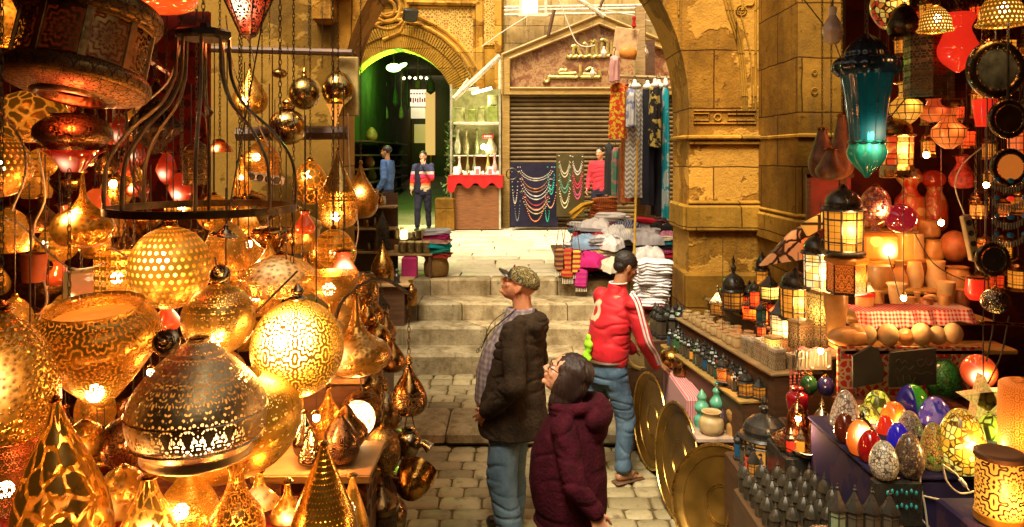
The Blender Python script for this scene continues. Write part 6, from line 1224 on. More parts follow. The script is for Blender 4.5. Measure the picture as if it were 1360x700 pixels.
lamp('round gilt onion lamp with dense chasing, bottom left of middle', 250, 616, 712, 78, 2.25, [(.5, 0), (.8, .04), (1, .22), (1, .4), (.8, .62), (.45, .80), (.25, .92), (.2, 1)], lit('swirl', 14, .3, base=1.5, peak=30, rad=.35, c=(.72, .44, .10)), name='chased_onion', cap=.06, e=6, bulb_at=(-.1, -.85, .45))
lamp('swirl-cut lamp with a white-hot corner, bottom left', 197, 628, 724, 80, 2.15, CONE[:6]+[(.3, .85), (.2, 1)], lit('crack', 6, .6, base=2.0, peak=90, rad=.4, gc=((1, .30, .02), (1, .7, .3))), name='swirl_cut_lamp', cap=.06, e=8, bulb_at=(.35, -.8, .25))
lamp('dull gilt ball lamp at the bottom, left of the swirl-cut lamp', 163, 616, 704, 66, 2.45, GLOBE, wash(c=(.6, .34, .09), base=.3, peak=4, rad=.35), name='gilt_ball', cap=.04, e=2, bulb_at=(-.2, -.8, .5))
lamp('tall leaning gilt cone lamp with curling leaves, bottom left corner', 84, 524, 730, 124, 2.1, [(.8, 0), (.95, .05), (1, .14), (.9, .34), (.66, .55), (.42, .72), (.22, .86), (.08, 1)], lit('crack', 6, .42, c=(.66, .38, .10), base=.9, peak=50, rad=.20), name='leaf_cone', cap=.04, e=6, bulb_at=(.1, -.85, .12), seg=48, rot=(0, R(-3), 0))
lamp('red-lit pierced cylinder lamp at the bottom left edge', 12, 570, 724, 90, 2.5, [(.98, 0), (1, .03), (1, .97), (.98, 1)], lit('leaf', 18, .45, c=(.22, .05, .02), base=1.0, peak=4, rad=.6, gc=((1, .07, .005), (1, .3, .03))), name='pierced_cylinder', cap=.0, e=4, sub=2)
lamp('gilt ball with a bright point behind the tall leaning cone', 113, 556, 608, 46, 2.7, GLOBE, wash(base=.25, peak=14, rad=.22), name='gilt_ball', cap=.05, ztop=None, e=2, bulb_at=(.3, -.85, .4))
lamp('shadowy carved ball with rosettes under the silvered dome', 165, 552, 622, 62, 2.75, GLOBE, brass('rosette_ball', (.50, .24, .08), .3, 'rose', 5, .4, 'dark'), name='carved_ball', cap=.04)
lamp('red-glowing engraved gourd in the gap under the wide vase lamp', 190, 520, 575, 60, 3.0, GLOBE, lit('rose', 6, .4, c=(.3, .1, .03), base=.35, peak=1, gc=((1, .06, .005), (1, .2, .02))), name='red_gourd', cap=.03)
# terracotta pot, power strip, rails, cables
lamp('orange-red terracotta cup hanging by a wire at the left', 45, 338, 374, 32, 3.0, [(.8, 0), (.85, .1), (1, .95), (.9, 1)], plain('terracotta', (.42, .10, .03), .6), cat='cup', name='terracotta_cup', cap=.0)
ps = E('power_strip', P(352, 237, 5.4), rot=(0, R(9), 0)); T(ps, 'white power strip with round sockets tied among the lamps', 'power strip'); mb = MB(); mb.box((0, 0, 0), (.27, .04, .065), bev=.01); mb.build('casing', WHITE, ps)
for k in range(4):
    mb = MB(); mb.lathe([(0, 0), (.022, 0), (.024, .006), (.026, .0)], 14, (-.09+.06*k, -.021, 0), Matrix.Rotation(R(90), 3, 'X'), closed=True); mb.build('socket', BLACKP, ps)
pole('wall_rail', 'brown pole rail high across the plaster wall', [P(175, 62, 7.45), P(468, 70, 7.3)], .035, WOODD, 'rail')
pole('lower_beam', 'dark beam across the plaster wall at lamp height', [P(315, 178, 7.6), P(462, 176, 7.6)], .07, WOODD, 'beam')
pole('red_tube', 'red-brown slanting tube at the upper left behind the ring frame', [P(150, 48, 4.6), P(245, 108, 4.6)], .025, plain('red_brown_paint', (.25, .05, .02), .4), 'tube')
mb = MB(); mb.box((0, 0, 0), (.20, .05, .58), bev=.01); T(mb.build('hanging_board', plain('ochre_board', (.34, .24, .07), .7), loc=P(463, 115, 7.4)), 'ochre board hung at the edge of the wall beside the glossy globe', 'board')
W_ = [([(160, -20), (150, 60), (120, 110)], 2.9, 'cable sagging in front of the drum lantern'), ([(240, 60), (222, 110), (180, 145)], 3.4, 'pale cable curving from the frame plate to the left'), ([(0, 150), (28, 185), (34, 230), (15, 280)], 2.8, 'cable curling down at the far left'),
      ([(50, 200), (60, 260), (45, 300), (40, 340)], 3.0, 'cable running down to the terracotta cup'), ([(58, 372), (62, 400), (48, 430)], 3.0, 'cable hanging below the terracotta cup'), ([(150, 330), (185, 345), (235, 330)], 3.2, 'cable slung under the amber teardrop'),
      ([(300, 20), (310, 90), (345, 170), (360, 200)], 4.9, 'thin cable dropping past the pointed gilt teardrop'), ([(338, 0), (330, 40), (338, 84)], 7.0, 'wire up from the pointed teardrop'), ([(470, 340), (476, 300), (466, 250), (462, 150)], 5.0, 'pale wire beside the tall teardrop'), ([(340, 415), (370, 385), (395, 360)], 3.0, 'wire under the wide golden disc'),
      ([(0, 290), (30, 300), (90, 355), (140, 350)], 3.1, 'drooping cable left of the square-cut lamp'), ([(160, 95), (168, 150), (175, 230), (200, 290)], 3.8, 'dark strand hanging left of the ring frame')]
for q, d, lb in W_: pole('hanging_cable', lb, [P(x, y, d) for x, y in crom(q, 5)], .0045, CREAM if 'pale' in lb or 'cable' in lb else WIRE, 'cable', None, 6)
for i, (x, y0, y1, d) in enumerate(((178, 120, 330, 3.8), (165, 150, 340, 3.6), (196, 240, 330, 4.0), (92, 225, 420, 2.7), (270, 240, 330, 3.1), (150, 180, 330, 4.2), (410, -20, 80, 7.4), (358, -20, 85, 7.4), (428, 10, 90, 7.4), (186, 200, 262, 3.9))):
    p = P(x, y1, d); T(chain_mb((y1-y0)*d/1000, .024 if d < 5 else .05).build('loose_chain', IRON2, loc=p), 'loose dark chain hanging among the brass lamps', 'chain', 'loose chains in the brass stall')
# top: coloured hex lantern and red dish
hx = E('hex_lantern', P(330, 54, 3.2)); T(hx, 'tapering six-sided lantern of red glass and black filigree at the top edge', 'lantern'); s = .0032
fil = G('black_filigree'); mk = pattern(fil, 'swirl', 14, .55); fil.pr((.02, .012, .01), .35, .6); o_ = fil.N('MixShader'); tr_ = fil.N('BsdfTransparent'); fil.put(o_.inputs[0], mk); fil.t.links.new(fil.b.outputs[0], o_.inputs[1]); fil.t.links.new(tr_.outputs[0], o_.inputs[2]); fil.t.links.new(o_.outputs[0], fil.o.inputs[0])
MB().lathe([(10*s, 8*s), (34*s, 60*s), (34*s, 90*s)], 6, closed=True).build('filigree', fil.m, hx, sharp=10); MB().lathe([(9*s, 9*s), (32*s, 60*s), (32*s, 90*s)], 6, closed=True).build('glass_panels', glass('ruby_panels', (.4, .02, .01), em=(1, .08, .015), st=.8, bulb=(-.02, -.06, .13), rad=.05), hx, sharp=10)
mb = MB(); mb.lathe([(0, -2*s), (3*s, 2*s), (11*s, 6*s), (11*s, 11*s), (8*s, 11*s)], 6, closed=True)
for k in range(6): a = k*pi/3; mb.tube([(11*s*cos(a), 11*s*sin(a), 8*s), (35*s*cos(a), 35*s*sin(a), 60*s), (35*s*cos(a), 35*s*sin(a), 90*s)], .004, 5)
mb.build('frame', IRON, hx, sharp=20); chain_mb(ZC-3.08-.288).build('chain', IRON2, hx, loc=(0, 0, 90*s)); glow_light(hx, (0, -.13, -.02), 2, .03, (1, .2, .05))
lamp('glowing orange-red glass bowl lamp cropped by the top edge', 205, -60, 16, 108, 3.0, [(.3, 0), (.8, .06), (1, .25), (.9, .6), (.4, .9), (.2, 1)], glass('vermilion_bowl', (.5, .05, .01), em=(1, .09, .01), st=.6), name='red_bowl_lamp', cap=.05, ztop=ZC, seg=40)
# ---------------------------------------------------------------- lantern stall on the right
GE[0] = .45
SO = Vector((1.30, 6.2, 0)); SU = Vector((.15, -.9887, 0)); SN = Vector((.9887, .15, 0)); SR = math.atan2(-.9887, .15)
def SL(a, b, z): q = SO+SU*a+SN*b; return Vector((q.x, q.y, z))
st = E('tiered_stall', SL(.6, .3, 0), SR); T(st, 'dark stepped wooden stall rising away from the street under all the small lanterns', 'stall')
def tier(a0, a1, b0, b1, z, mat=WOODD, edge=True, name='tier'):
    mb = MB(); mb.box(((a0+a1)/2-.6, (b0+b1)/2-.3, z/2-.01), (a1-a0, b1-b0, z-.02)); mb.build(name, mat, st)
    if edge: mb = MB(); mb.box(((a0+a1)/2-.6, (b0+b1)/2-.3-.01, z-.012), (a1-a0+.02, b1-b0+.03, .022), bev=.005); mb.build('board', WOODY if z > 1 else WOODG, st)
tier(-.25, 1.42, .17, .50, 1.2); tier(-.15, 1.32, .0, .17, 1.0); tier(-.4, 1.55, .50, 1.05, 1.33)
mb = MB(); mb.box((.0, 0, .43), (.14, .85, .86), bev=.02); o = T(mb.build('pink_cloth_table', cmat('pink_striped', (.55, .15, .17), (.62, .36, .34), 60, 'vstripe'), loc=(1.32, 5.80, 0)), 'low table under a pink striped cloth beside the vendor', 'table')
# brass trays leaning by the kerb
TRAYM = plain('tray_plain', (.27, .145, .024), .38, .75, var=.3, sc_=4, bump=0); TRAYR = brass('tray_rim', (.72, .46, .12), .3, ham=0, hb=.02, tarn=.25)
def tray(x, yb, w_m, d, th, lean, label):
    rr = w_m/2; o = MB().lathe([(0, 0), (rr*.80, .0), (rr*.84, .006), (rr*.90, .026), (rr*.97, .034), (rr, .030), (rr*.99, .024), (rr*.90, .016), (rr*.84, -.006), (0, -.008)], 72, m=Matrix.Rotation(R(90), 3, 'X'), closed=True)
    o = o.build('brass_tray', TRAYM, rot=(R(-lean), 0, R(th))); q = P(x, yb, d); o.rotation_euler = (R(-lean), 0, R(th)); o.location = (q.x, q.y, rr*cos(R(lean))+.01)
    mb = MB(); mb.tube([(rr*.985*cos(t*pi/36), -.032, rr*.985*sin(t*pi/36)) for t in range(72)], .011, 8, True); mb.build('rolled_rim', TRAYR, o); mb = MB(); [mb.tube([(rr*k*cos(t*pi/36), -.004, rr*k*sin(t*pi/36)) for t in range(72)], .0018, 5, True) for k in (.30, .34, .80)]; mb.build('engraved_rings', TRAYR, o); return T(o, label, 'tray')
tray(867, 617, .77, 6.25, -80, 3, 'round brass tray nearest the vendor, first of the leaning row'); tray(903, 680, .80, 5.40, -80, 4, 'round brass tray in the middle of the leaning row')
tray(960, 712, .74, 4.78, -50, 14, 'large round brass tray facing the street, in front of the row'); tray(1030, 760, .62, 4.45, -50, 12, 'brass tray whose rim just shows at the bottom, right of the large facing one')
# small stand beside the pier
ss = E('pier_stand', (1.38, 7.35, 0)); T(ss, 'narrow wooden stand against the stone pier holding a row of black lanterns', 'stand'); mb = MB(); mb.box((0, 0, .37), (.42, .5, .74)); mb.build('carcass', WOODD, ss); mb = MB(); mb.box((0, 0, .755), (.5, .56, .03), bev=.006); mb.build('top', WOODY, ss)
def lantern(label, x, y0, y1, w, d, gm, metal=BLACKP, n=6, roof='dome', e=0, ztop=None, name='lantern', group=None, cat='lantern', gl=(.07, .56), flare=1.0, rz=.3, c=(1, .55, .2), p=None, H=None, waist=1.0, bars=True, parts=True):
    s = d/1000; H = H or (y1-y0)*s; rr = w*s/2; p = p or P(x, y1, d); r = E(name, p, rz); T(r, label, cat, group); g0, g1 = gl
    seg = n
    MB().lathe([(rr*.92, 0), (rr, .01*H), (rr, g0*H*.6), (rr*.86, g0*H), (0, g0*H)], seg).build('base', metal, r, sharp=15)
    MB().lathe([(rr*.82*waist, g0*H), (rr*.86*flare, g1*H)], seg, closed=True).build('glass', gm, r, sharp=15)
    if bars:
        mb = MB(); bt = max(.0025, rr*.045)
        for k in range(n): a = 2*pi*k/n; mb.tube([(rr*.84*waist*cos(a), rr*.84*waist*sin(a), g0*H), (rr*.88*flare*cos(a), rr*.88*flare*sin(a), g1*H)], bt, 5)
        for t in (.0, .22, .78, 1.0): z = g0*H+(g1-g0)*H*t; q = rr*(.84*waist+(.88*flare-.84*waist)*t)+.001; mb.tube([(q*cos(2*pi*k/n), q*sin(2*pi*k/n), z) for k in range(n)], bt*.8, 5, True)
        mb.build('frame', metal, r, sharp=20)
    f = flare
    RF = {'dome': [(1.0*f, g1), (1.04*f, g1+.02), (.95*f, g1+.05), (.80*f, g1+.06), (.84*f, g1+.12), (.74*f, g1+.20), (.5*f, g1+.27), (.22*f, g1+.31), (.12, g1+.33)],
          'cone': [(1.05*f, g1), (1.02*f, g1+.03), (.6*f, g1+.16), (.25*f, g1+.30), (.10, g1+.36)]}[roof]
    MB().lathe([(a*rr, b*H) for a, b in RF], seg if roof == 'cone' else 16, closed=True).build('roof', metal, r, sharp=25)
    b0 = RF[-1][1]; k = 1-b0; MB().lathe(crom([(.10*rr, b0*H-.002), (.20*rr, (b0+k*.3)*H), (.07*rr, (b0+k*.45)*H), (.12*rr, (b0+k*.65)*H), (.03*rr, (b0+k*.9)*H), (0, H)], 3), 10).build('finial', metal, r)
    if ztop: chain_mb(ztop-p.z-H).build('chain', IRON2, r, loc=(0, 0, H))
    if e: glow_light(r, (-rr*.2, -rr*1.35, (g0+g1)/2*H), e, .03, c)
    return r
def panel(name, c, st, thr=.3, n=12, pat='grid', bulb=None, rad=.06, dk=(.02, .012, .008), c2=None):
    g = G(name); mk = pattern(g, pat, n, thr); g.pr(g.mix(mk, (.30, .13, .03), dk), .4); cc = c if not c2 else g.mix(g.step(g.noise(g.tc(), 14, 1), .46, .54), c, c2)
    g.put(g.b.inputs['Emission Color'], g.mix(mk, cc, (0, 0, 0))); q = g.ma('DIVIDE', g.vm('DISTANCE', g.tc(), bulb or (0, -.06, .1)), rad); gl = g.ma('EXPONENT', g.ma('MULTIPLY', g.ma('MULTIPLY', q, q), -1))
    g.put(g.b.inputs['Emission Strength'], g.ma('ADD', st*.26, g.ma('MULTIPLY', gl, st*1.5))); g.bump(mk, .5, .003); return g.m
AMB = (1, .34, .025); ORG = (1, .16, .01); REDL = (1, .04, .006); PALE = (1, .74, .34)
PA = panel('amber_panes', AMB, 1.5, .25, 18, bulb=(0, -.1, .18)); PP = panel('pale_panes', PALE, 2.2, .3, 12, bulb=(.02, -.07, .12), c2=(1, .5, .1)); PO = panel('orange_lace', ORG, 1.3, .35, 16, 'swirl', bulb=(.08, -.1, .16), rad=.04); PR = panel('red_panes', REDL, 1.0, .3, 12); PD = panel('dim_panes', AMB, .25, .4, 12)
PG = panel('gold_lace', (1, .50, .08), 1.3, .45, 10, 'swirl'); PW = panel('white_hot_panes', (1, .6, .2), 2.4, .3, 12, bulb=(0, -.05, .05), rad=.05); BKL = IRON
lantern('large black lantern with amber grid panes, the hero of the right stall', 1120, 244, 338, 56, 4.5, PA, n=8, e=7, gl=(.06, .62), name='domed_lantern')
lp = E('hex_pedestal_lamp', P(1124, 390, 4.5), .52); T(lp, 'orange lace-cut six-sided box lamp under the large black lantern', 'lamp'); s = .0045
MB().lathe([(24*s, 4*s), (24*s, 40*s)], 6, closed=True).build('lace_panels', PO, lp, sharp=10); MB().lathe([(20*s, 0), (25*s, 1*s), (25*s, 4*s), (0, 4*s)], 6).build('base', BLACKP, lp, sharp=10)
MB().lathe([(24*s, 40*s), (28*s, 42*s), (28*s, 47*s), (24*s, 50*s), (0, 50*s)], 6).build('top_rim', plain('amber_rim', (.55, .22, .03), .5), lp, sharp=10); mb = MB()
for k in range(6): a = k*pi/3; mb.tube([(24.3*s*cos(a), 24.3*s*sin(a), 4*s), (24.3*s*cos(a), 24.3*s*sin(a), 40*s)], .005, 6)
mb.build('frame', BLACKP, lp); glow_light(lp, (.03, -.15, .1), 4, .03, (1, .3, .05))
lantern('black lantern with pale glowing grid panes left of the hero one', 1085, 308, 384, 42, 4.8, PP, n=6, e=8, gl=(.05, .62), name='domed_lantern', c=(1, .75, .4))
lantern('black domed lantern with amber square panes in the cluster by the pier', 1056, 354, 424, 44, 5.1, PA, n=8, e=5, gl=(.05, .60), name='domed_lantern')
lantern('conical-roofed black lantern with a hot bulb, in front of the cluster', 1037, 388, 446, 34, 5.2, PW, n=6, roof='cone', e=5, gl=(.05, .50), name='cone_lantern')
lantern('tall dark domed lantern with a spike, against the stone pier', 974, 338, 412, 36, 6.0, PD, n=8, gl=(.05, .34), name='spiked_lantern')
lantern('small grey metal lantern with a pyramid roof at the foot of the spiked one', 953, 378, 418, 26, 6.1, PD, metal=BRS, n=4, roof='cone', gl=(.05, .4), name='pyramid_lantern')
lantern('red and orange pyramid lantern beside the spiked one', 1000, 386, 424, 36, 5.8, panel('ember_panes', ORG, 1.6, .3, 14, c2=REDL), metal=COPPER, n=4, roof='cone', e=2, gl=(.05, .5), name='pyramid_lantern', c=(1, .2, .04))
lantern('tall narrow lantern with an amber drop pane on the pier side', 1012, 334, 402, 20, 5.7, panel('amber_drop', AMB, 1.0, .2, 6), n=4, gl=(.3, .62), name='narrow_lantern', cat='lantern')
lantern('small red-lit lantern under the narrow one', 1002, 372, 410, 16, 5.5, PR, n=6, gl=(.1, .6), name='red_lantern', e=1, c=(1, .1, .02))
lantern('grey-roofed lantern with a yellow pane, behind the conical-roofed one', 1022, 360, 400, 30, 5.6, panel('yellow_pane', (1, .62, .1), 1.4, .2, 8), n=6, roof='cone', gl=(.1, .5), name='grey_lantern')
lantern('tiny dark lantern with a turquoise pane hanging in the cluster', 1011, 400, 428, 16, 5.3, glass('teal_pane', (.03, .16, .16)), n=6, roof='cone', gl=(.1, .6), name='tiny_lantern')
lantern('tiny red-glowing lantern right under the turquoise one', 1011, 424, 448, 16, 5.2, PR, n=6, gl=(.1, .6), name='tiny_lantern')
mb = MB(); a = P(1046, 325, 5.6); mb.prism([(-.20, -.16), (.18, -.10), (.22, .18), (.04, .10)], 0, .05); o = T(mb.build('lace_lamp', panel('pink_lace', (1, .38, .12), .9, .4, 10, 'crack'), loc=a), 'glowing triangular lace-patterned lampshade between the pier and the hero lantern', 'lampshade')
for x, y0, y1, w, m, lb in ((1089, 382, 432, 26, PG, 'gold arch-cut lit column under the pale-paned lantern'), (1090, 432, 462, 24, panel('brown_lace', (1, .45, .1), .22, .5, 12, 'swirl'), 'dark lace-cut column below the gold arch-cut one'), (1063, 424, 462, 24, panel('brown_lace_two', (1, .45, .1), .3, .5, 12, 'swirl'), 'dark lace-cut column under the amber domed lantern'),
     (1027, 446, 474, 18, PG, 'lit gold arch-cut box at the front of the lantern cluster'), (1043, 446, 472, 16, panel('red_brown_lace', (1, .3, .06), .35, .45, 12, 'swirl'), 'dim red-brown lace-cut box beside the lit gold one')):
    d = 4.75 if x > 1050 else 5.0; s = d/1000; o = E('cut_column', P(x, y1, d), R(-24)); T(o, lb, 'candle holder'); MB().lathe([(w*s*.66, 0), (w*s*.66, (y1-y0)*s*.88)], 4, closed=True).build('cut_panels', m, o, sharp=10); MB().lathe([(w*s*.70, (y1-y0)*s*.88), (w*s*.72, (y1-y0)*s*.96), (w*s*.6, (y1-y0)*s), (0, (y1-y0)*s)], 4).build('wooden_top', WOODY, o, sharp=10)
# rows of candle cups and mini lanterns
ALAB = plain('alabaster', (.62, .44, .20), .35, var=.2, sc_=8, Subsurface_Weight=.2, Subsurface_Radius=(.03, .02, .01)); ALAB2 = plain('amber_alabaster', (.50, .27, .08), .35, var=.25, sc_=8); ALABR = plain('reddish_alabaster', (.36, .12, .04), .4, var=.3)
CUP = MB().lathe(crom([(.024, 0), (.032, .008), (.034, .035), (.028, .052), (.031, .06), (.026, .058), (.022, .03), (0, .028)], 3), 14, closed=True).mesh('candle_cup', ALAB)
for row, b in enumerate((.215, .29, .37)):
    for i in range(11):
        a = -.16+i*.094+row*.03
        if row == 0 or rng.random() < .8:
            o = bpy.data.objects.new('candle_cup', CUP); col.objects.link(o); o.location = SL(a, b, 1.2); k = rng.uniform(.8, 1.3); o.scale = (k, k, k*rng.uniform(.8, 1.4)); T(o, 'small cream alabaster candle cup in the rows on the upper step of the stall', 'cup', 'alabaster cups on the upper step')
TILE = brass('lace_tile', (.06, .04, .03), .4, 'swirl', 12, .45, 'dark'); TILE = mosaic('lace_tile_holder', [(.55, .42, .22), (.62, .5, .3)], 14, (.03, .02, .015), pat='swirl')
i = 0
for row, b in enumerate((.23, .34, .45)):
    for k in range(5):
        a = .92+k*.105; q = SL(a+row*.02, b, 1.2); o = E('lace_candle_holder', q, SR+R(45)+rng.uniform(-.1, .1)); h = rng.uniform(.10, .15); T(o, 'square black and cream lace-patterned candle holder on the near end of the upper step', 'candle holder', 'lace candle holders at the near end of the upper step')
        MB().lathe([(.052, 0), (.052, h*.86)], 4, closed=True).build('lace_sides', TILE, o, sharp=10); MB().lathe([(.055, h*.86), (.055, h), (.03, h), (.028, h*.9), (0, h*.9)], 4).build('top', CREAM, o, sharp=10)
MLAN = E('mini_lantern', SL(-.1, .04, 1.0), SR); T(MLAN, 'small black lantern in the crowded rows on the lower step of the stall', 'lantern', 'small black lanterns on the lower step')
MLG = {}
def mini(h, rr):
    q = MB().lathe([(rr*.9, 0), (rr, .01*h), (rr, .08*h), (rr*.8, .1*h), (rr*.8, .55*h), (rr*1.0, .58*h), (rr*.9, .64*h), (rr*.5, .72*h), (rr*.55, .8*h), (rr*.2, .9*h), (.001, h)], 6)
    return q
MINIB = mini(.16, .03).mesh('mini_body', BLACKP, 20); MINIG = MB().lathe([(.0255, .02), (.0255, .082)], 6, closed=True).mesh('mini_glass', glass('mini_dark', (.10, .08, .05), .3), 10)
GCOL = [glass('mini_red', (.4, .02, .02), em=REDL, st=.4), glass('mini_blue', (.02, .08, .16), em=(.05, .4, .6), st=.03), glass('mini_amber', (.3, .12, .02), em=AMB, st=.35), glass('mini_green', (.05, .2, .08)), *([bpy.data.materials['mini_dark']]*7)]
def put_mini(root, gmat=None, sc_=1):
    b = bpy.data.objects.new('body', MINIB); col.objects.link(b); b.parent = root; g = bpy.data.objects.new('glass', MINIG); col.objects.link(g); g.parent = root
    g.material_slots[0].link = 'OBJECT'; g.material_slots[0].material = gmat or rng.choice(GCOL); root.scale = (sc_,)*3
put_mini(MLAN)
for row, b in enumerate((.04, .115)):
    for i in range(19):
        if row == 0 and i == 0: continue
        r = E('mini_lantern', SL(-.1+i*.068+rng.uniform(-.006, .006), b, 1.0), SR+rng.uniform(-.4, .4)); T(r, MLAN['label'], 'lantern', MLAN['group']); put_mini(r, None, rng.uniform(.85, 1.15))
lantern('small orange-lit lantern glowing among the black ones on the lower step', 0, 0, 34, 22, 4.9, PO, n=4, p=SL(1.02, .0, 1.03), H=.17, e=1, gl=(.08, .6), name='glowing_lantern', c=(1, .3, .05))
lantern('dark lidded lantern at the near end of the lower step', 0, 0, 34, 26, 4.8, PD, n=6, p=SL(1.24, .06, 1.0), H=.17, name='lidded_lantern'); lantern('second dark lantern next to the near end of the lower step', 0, 0, 34, 22, 4.8, PD, n=6, p=SL(1.29, .13, 1.0), H=.14, name='lidded_lantern', roof='cone')
for i in range(6):
    r = E('mini_lantern', (1.20+.075*i, 7.18, .77), rng.random()); T(r, 'black lantern with amber glass in the row on the pier stand', 'lantern', 'black and amber lanterns on the pier stand'); put_mini(r, GCOL[2] if i % 2 else GCOL[0], 1.35)
for i in range(5):
    r = E('mini_lantern', (1.22+.08*i, 7.38, .77), rng.random()); T(r, 'dark lantern in the back row on the pier stand', 'lantern', 'dark lanterns at the back of the pier stand'); put_mini(r, GCOL[4], 1.7)
for i in range(9):
    r = E('mini_lantern', SL(-.50+.08*(i % 3), .05+.1*(i//3), 1.0), rng.random()); T(r, 'black lantern stacked in the shade at the foot of the stone pier', 'lantern', 'black lanterns at the far end of the stall'); put_mini(r, GCOL[4], 1.8)
mb = MB(); mb.box((0, 0, .5), (.26, .4, 1.0), bev=.01); T(mb.build('far_plinth', WOODD, loc=SL(-.42, .15, 0), rot=(0, 0, SR)), 'dark plinth at the far end of the stepped stall, against the pier', 'plinth')
# bowls near the vendor's hands
on(.86, 1.30, 6.12, .17, .10, GLOBE, BR, 'golden ball-shaped pot at the vendor\'s hands', 'pot', 'gold_pot', 28); on(.86, 1.33, 5.92, .13, .065, POT, BRB, 'dark tilted cup next to the golden ball-shaped pot', 'cup', 'dark_cup')
mb = MB(); mb.tube([(.20*cos(t*pi/10), 0, .20+.20*sin(t*pi/10)) for t in range(20)], .02, 8, True); T(mb.build('wooden_hoop', WOODG, loc=(1.18, 6.66, .70), rot=(R(-15), 0, R(25))), 'big wooden hoop behind the golden pot near the vendor', 'hoop'); o = bpy.data.objects['wooden_hoop']; MB().lathe([(0, 0), (.19, 0)], 24, (0, .01, .2), Matrix.Rotation(R(90), 3, 'X'), closed=True).build('skin', plain('drum_skin', (.22, .15, .05), .6), o)
MB().tube([(0, 0, 0), (0, 0, .01)], .01); mb = MB(); mb.box((0, 0, .36), (.4, .2, .72)); T(mb.build('low_crate', WOODD, loc=(1.22, 6.72, 0)), 'low dark crate under the wooden hoop', 'crate')
# alabaster jars and green figures on a carved stool
jt = E('carved_stool', P(952, 572, 5.15)); jt.location.z = 0; zj = P(0, 572, 5.15).z; T(jt, 'small carved stool under the cream jar and green figures', 'stool'); mb = MB(); mb.box((0, 0, zj-.02), (.34, .26, .04), bev=.01); mb.build('top', plain('marble_pink', (.5, .36, .26), .3), jt); mb = MB(); mb.box((0, 0, zj/2-.02), (.28, .24, zj-.04)); mb.build('carved_body', brass('carved_fret', (.20, .09, .04), .5, 'star', 4, .4, 'dark'), jt)
jx, jy = jt.location.x, jt.location.y
on(zj, jx-.05, jy-.05, .15, .08, [(.7, 0), (1, .2), (1, .6), (.7, .8), (.85, 1), (.6, .96), (.5, .6), (0, .55)], ALAB, 'squat cream alabaster jar at the front of the carved stool', 'jar', 'alabaster_jar', 28); on(zj, jx+.10, jy-.06, .19, .055, [(1, 0), (.9, .3), (.6, .4), (.8, .55), (.9, .8), (.4, .9), (0, 1)], ALAB2, 'amber double-bellied alabaster pot at the right of the carved stool', 'pot', 'double_pot')
GRF = plain('sea_green_glaze', (.12, .42, .27), .3)
on(zj, jx-.08, jy+.09, .26, .055, [(.9, 0), (1, .2), (.6, .32), (.95, .5), (.5, .68), (.6, .8), (0, 1)], GRF, 'sea-green turned figure behind the cream jar, left one', 'figure', 'green_figure'); on(zj, jx+.03, jy+.10, .32, .055, [(.9, 0), (1, .2), (.6, .32), (.95, .5), (.45, .65), (.6, .76), (.2, .85), (.35, .92), (0, 1)], GRF, 'taller sea-green and cream turned figure, right one behind the jar', 'figure', 'green_figure')
for k, (dx, dy) in enumerate(((.08, .05), (.13, .02), (.11, .10))): on(zj, jx+dx, jy+dy, .16-.02*k, .04, GLOBE, plain('violet_glaze', (.16, .07, .12), .2) if k == 0 else bpy.data.materials['violet_glaze'], 'glossy violet-brown ball %s on the carved stool' % ('nearest the green figures', 'beside the amber pot', 'at the back')[k], 'ball', 'glazed_ball')
# big black lantern and the low crates
def block(name, x0, x1, y0, y1, z, mat, label, cat): mb = MB(); mb.box((0, 0, z/2), (x1-x0, y1-y0, z), bev=.01); return T(mb.build(name, mat, loc=((x0+x1)/2, (y0+y1)/2, 0)), label, cat)
block('low_table', 1.34, 1.80, 4.36, 4.75, .73, WOODD, 'low dark table under the wide black lantern', 'table'); block('lantern_crate', 1.17, 1.62, 3.42, 3.98, .84, WOODD, 'low crate covered by the block of black spired lanterns', 'crate'); block('front_crate', 1.26, 1.66, 2.92, 3.20, 1.03, WOODD, 'dark crate at the bottom edge under the four pointed lanterns', 'crate')
WIDEP = panel('wide_panes', (1, .42, .06), .9, .22, 6, bulb=(.12, -.12, .05), rad=.07)
lantern('wide squat black lantern with ribbed dome and tall amber panes, left of the copper domes', 1015, 524, 622, 66, 4.5, WIDEP, n=12, e=4, gl=(.06, .42), name='wide_lantern', flare=1.0)
lantern('dark pointed little lantern in front of the wide black one', 1001, 590, 634, 20, 4.25, PD, n=6, roof='cone', name='pointed_lantern', gl=(.08, .45), p=None)
SPR = E('spired_lantern', (1.21, 3.93, .84), .3); T(SPR, 'small black spired lantern packed in the rows of the low crate', 'lantern', 'black spired lanterns packed on the low crate')
SPB = MB().lathe([(.027, 0), (.028, .075), (.036, .08), (.034, .09), (.031, .10), (.024, .118), (.011, .13), (.006, .136), (.010, .143), (.004, .155), (.001, .175)], 8).mesh('spired_body', plain('dusty_black', (.048, .040, .024), .4), 30); b = bpy.data.objects.new('body', SPB); col.objects.link(b); b.parent = SPR
ARC = MB().tube([(-.012, -.0305, .01), (-.012, -.0315, .045), (0, -.032, .058), (.012, -.0315, .045), (.012, -.0305, .01)], .0022, 5).mesh('arch_trim', BRS); b = bpy.data.objects.new('arch_trim', ARC); col.objects.link(b); b.parent = SPR
for i in range(6):
    for j in range(5):
        if i == 0 and j == 0: continue
        dup(SPR, Vector((1.215+.085*j+rng.uniform(-.008, .008), 3.93-.088*i, .84)), rng.uniform(-.3, .3), scale=rng.uniform(.85, 1.05))
for i, x in enumerate((1112, 1135, 1158, 1182)):
    lantern('tall pointed dark lantern, %s of the four along the bottom edge' % ('leftmost', 'second', 'third', 'rightmost')[i], x, 640+i*3, 712, 26, 3.08, bpy.data.materials['mini_dark'] if i else glass('pale_green_pane', (.25, .32, .18), .3), n=6, roof='cone', name='pointed_lantern', gl=(.05, .5))
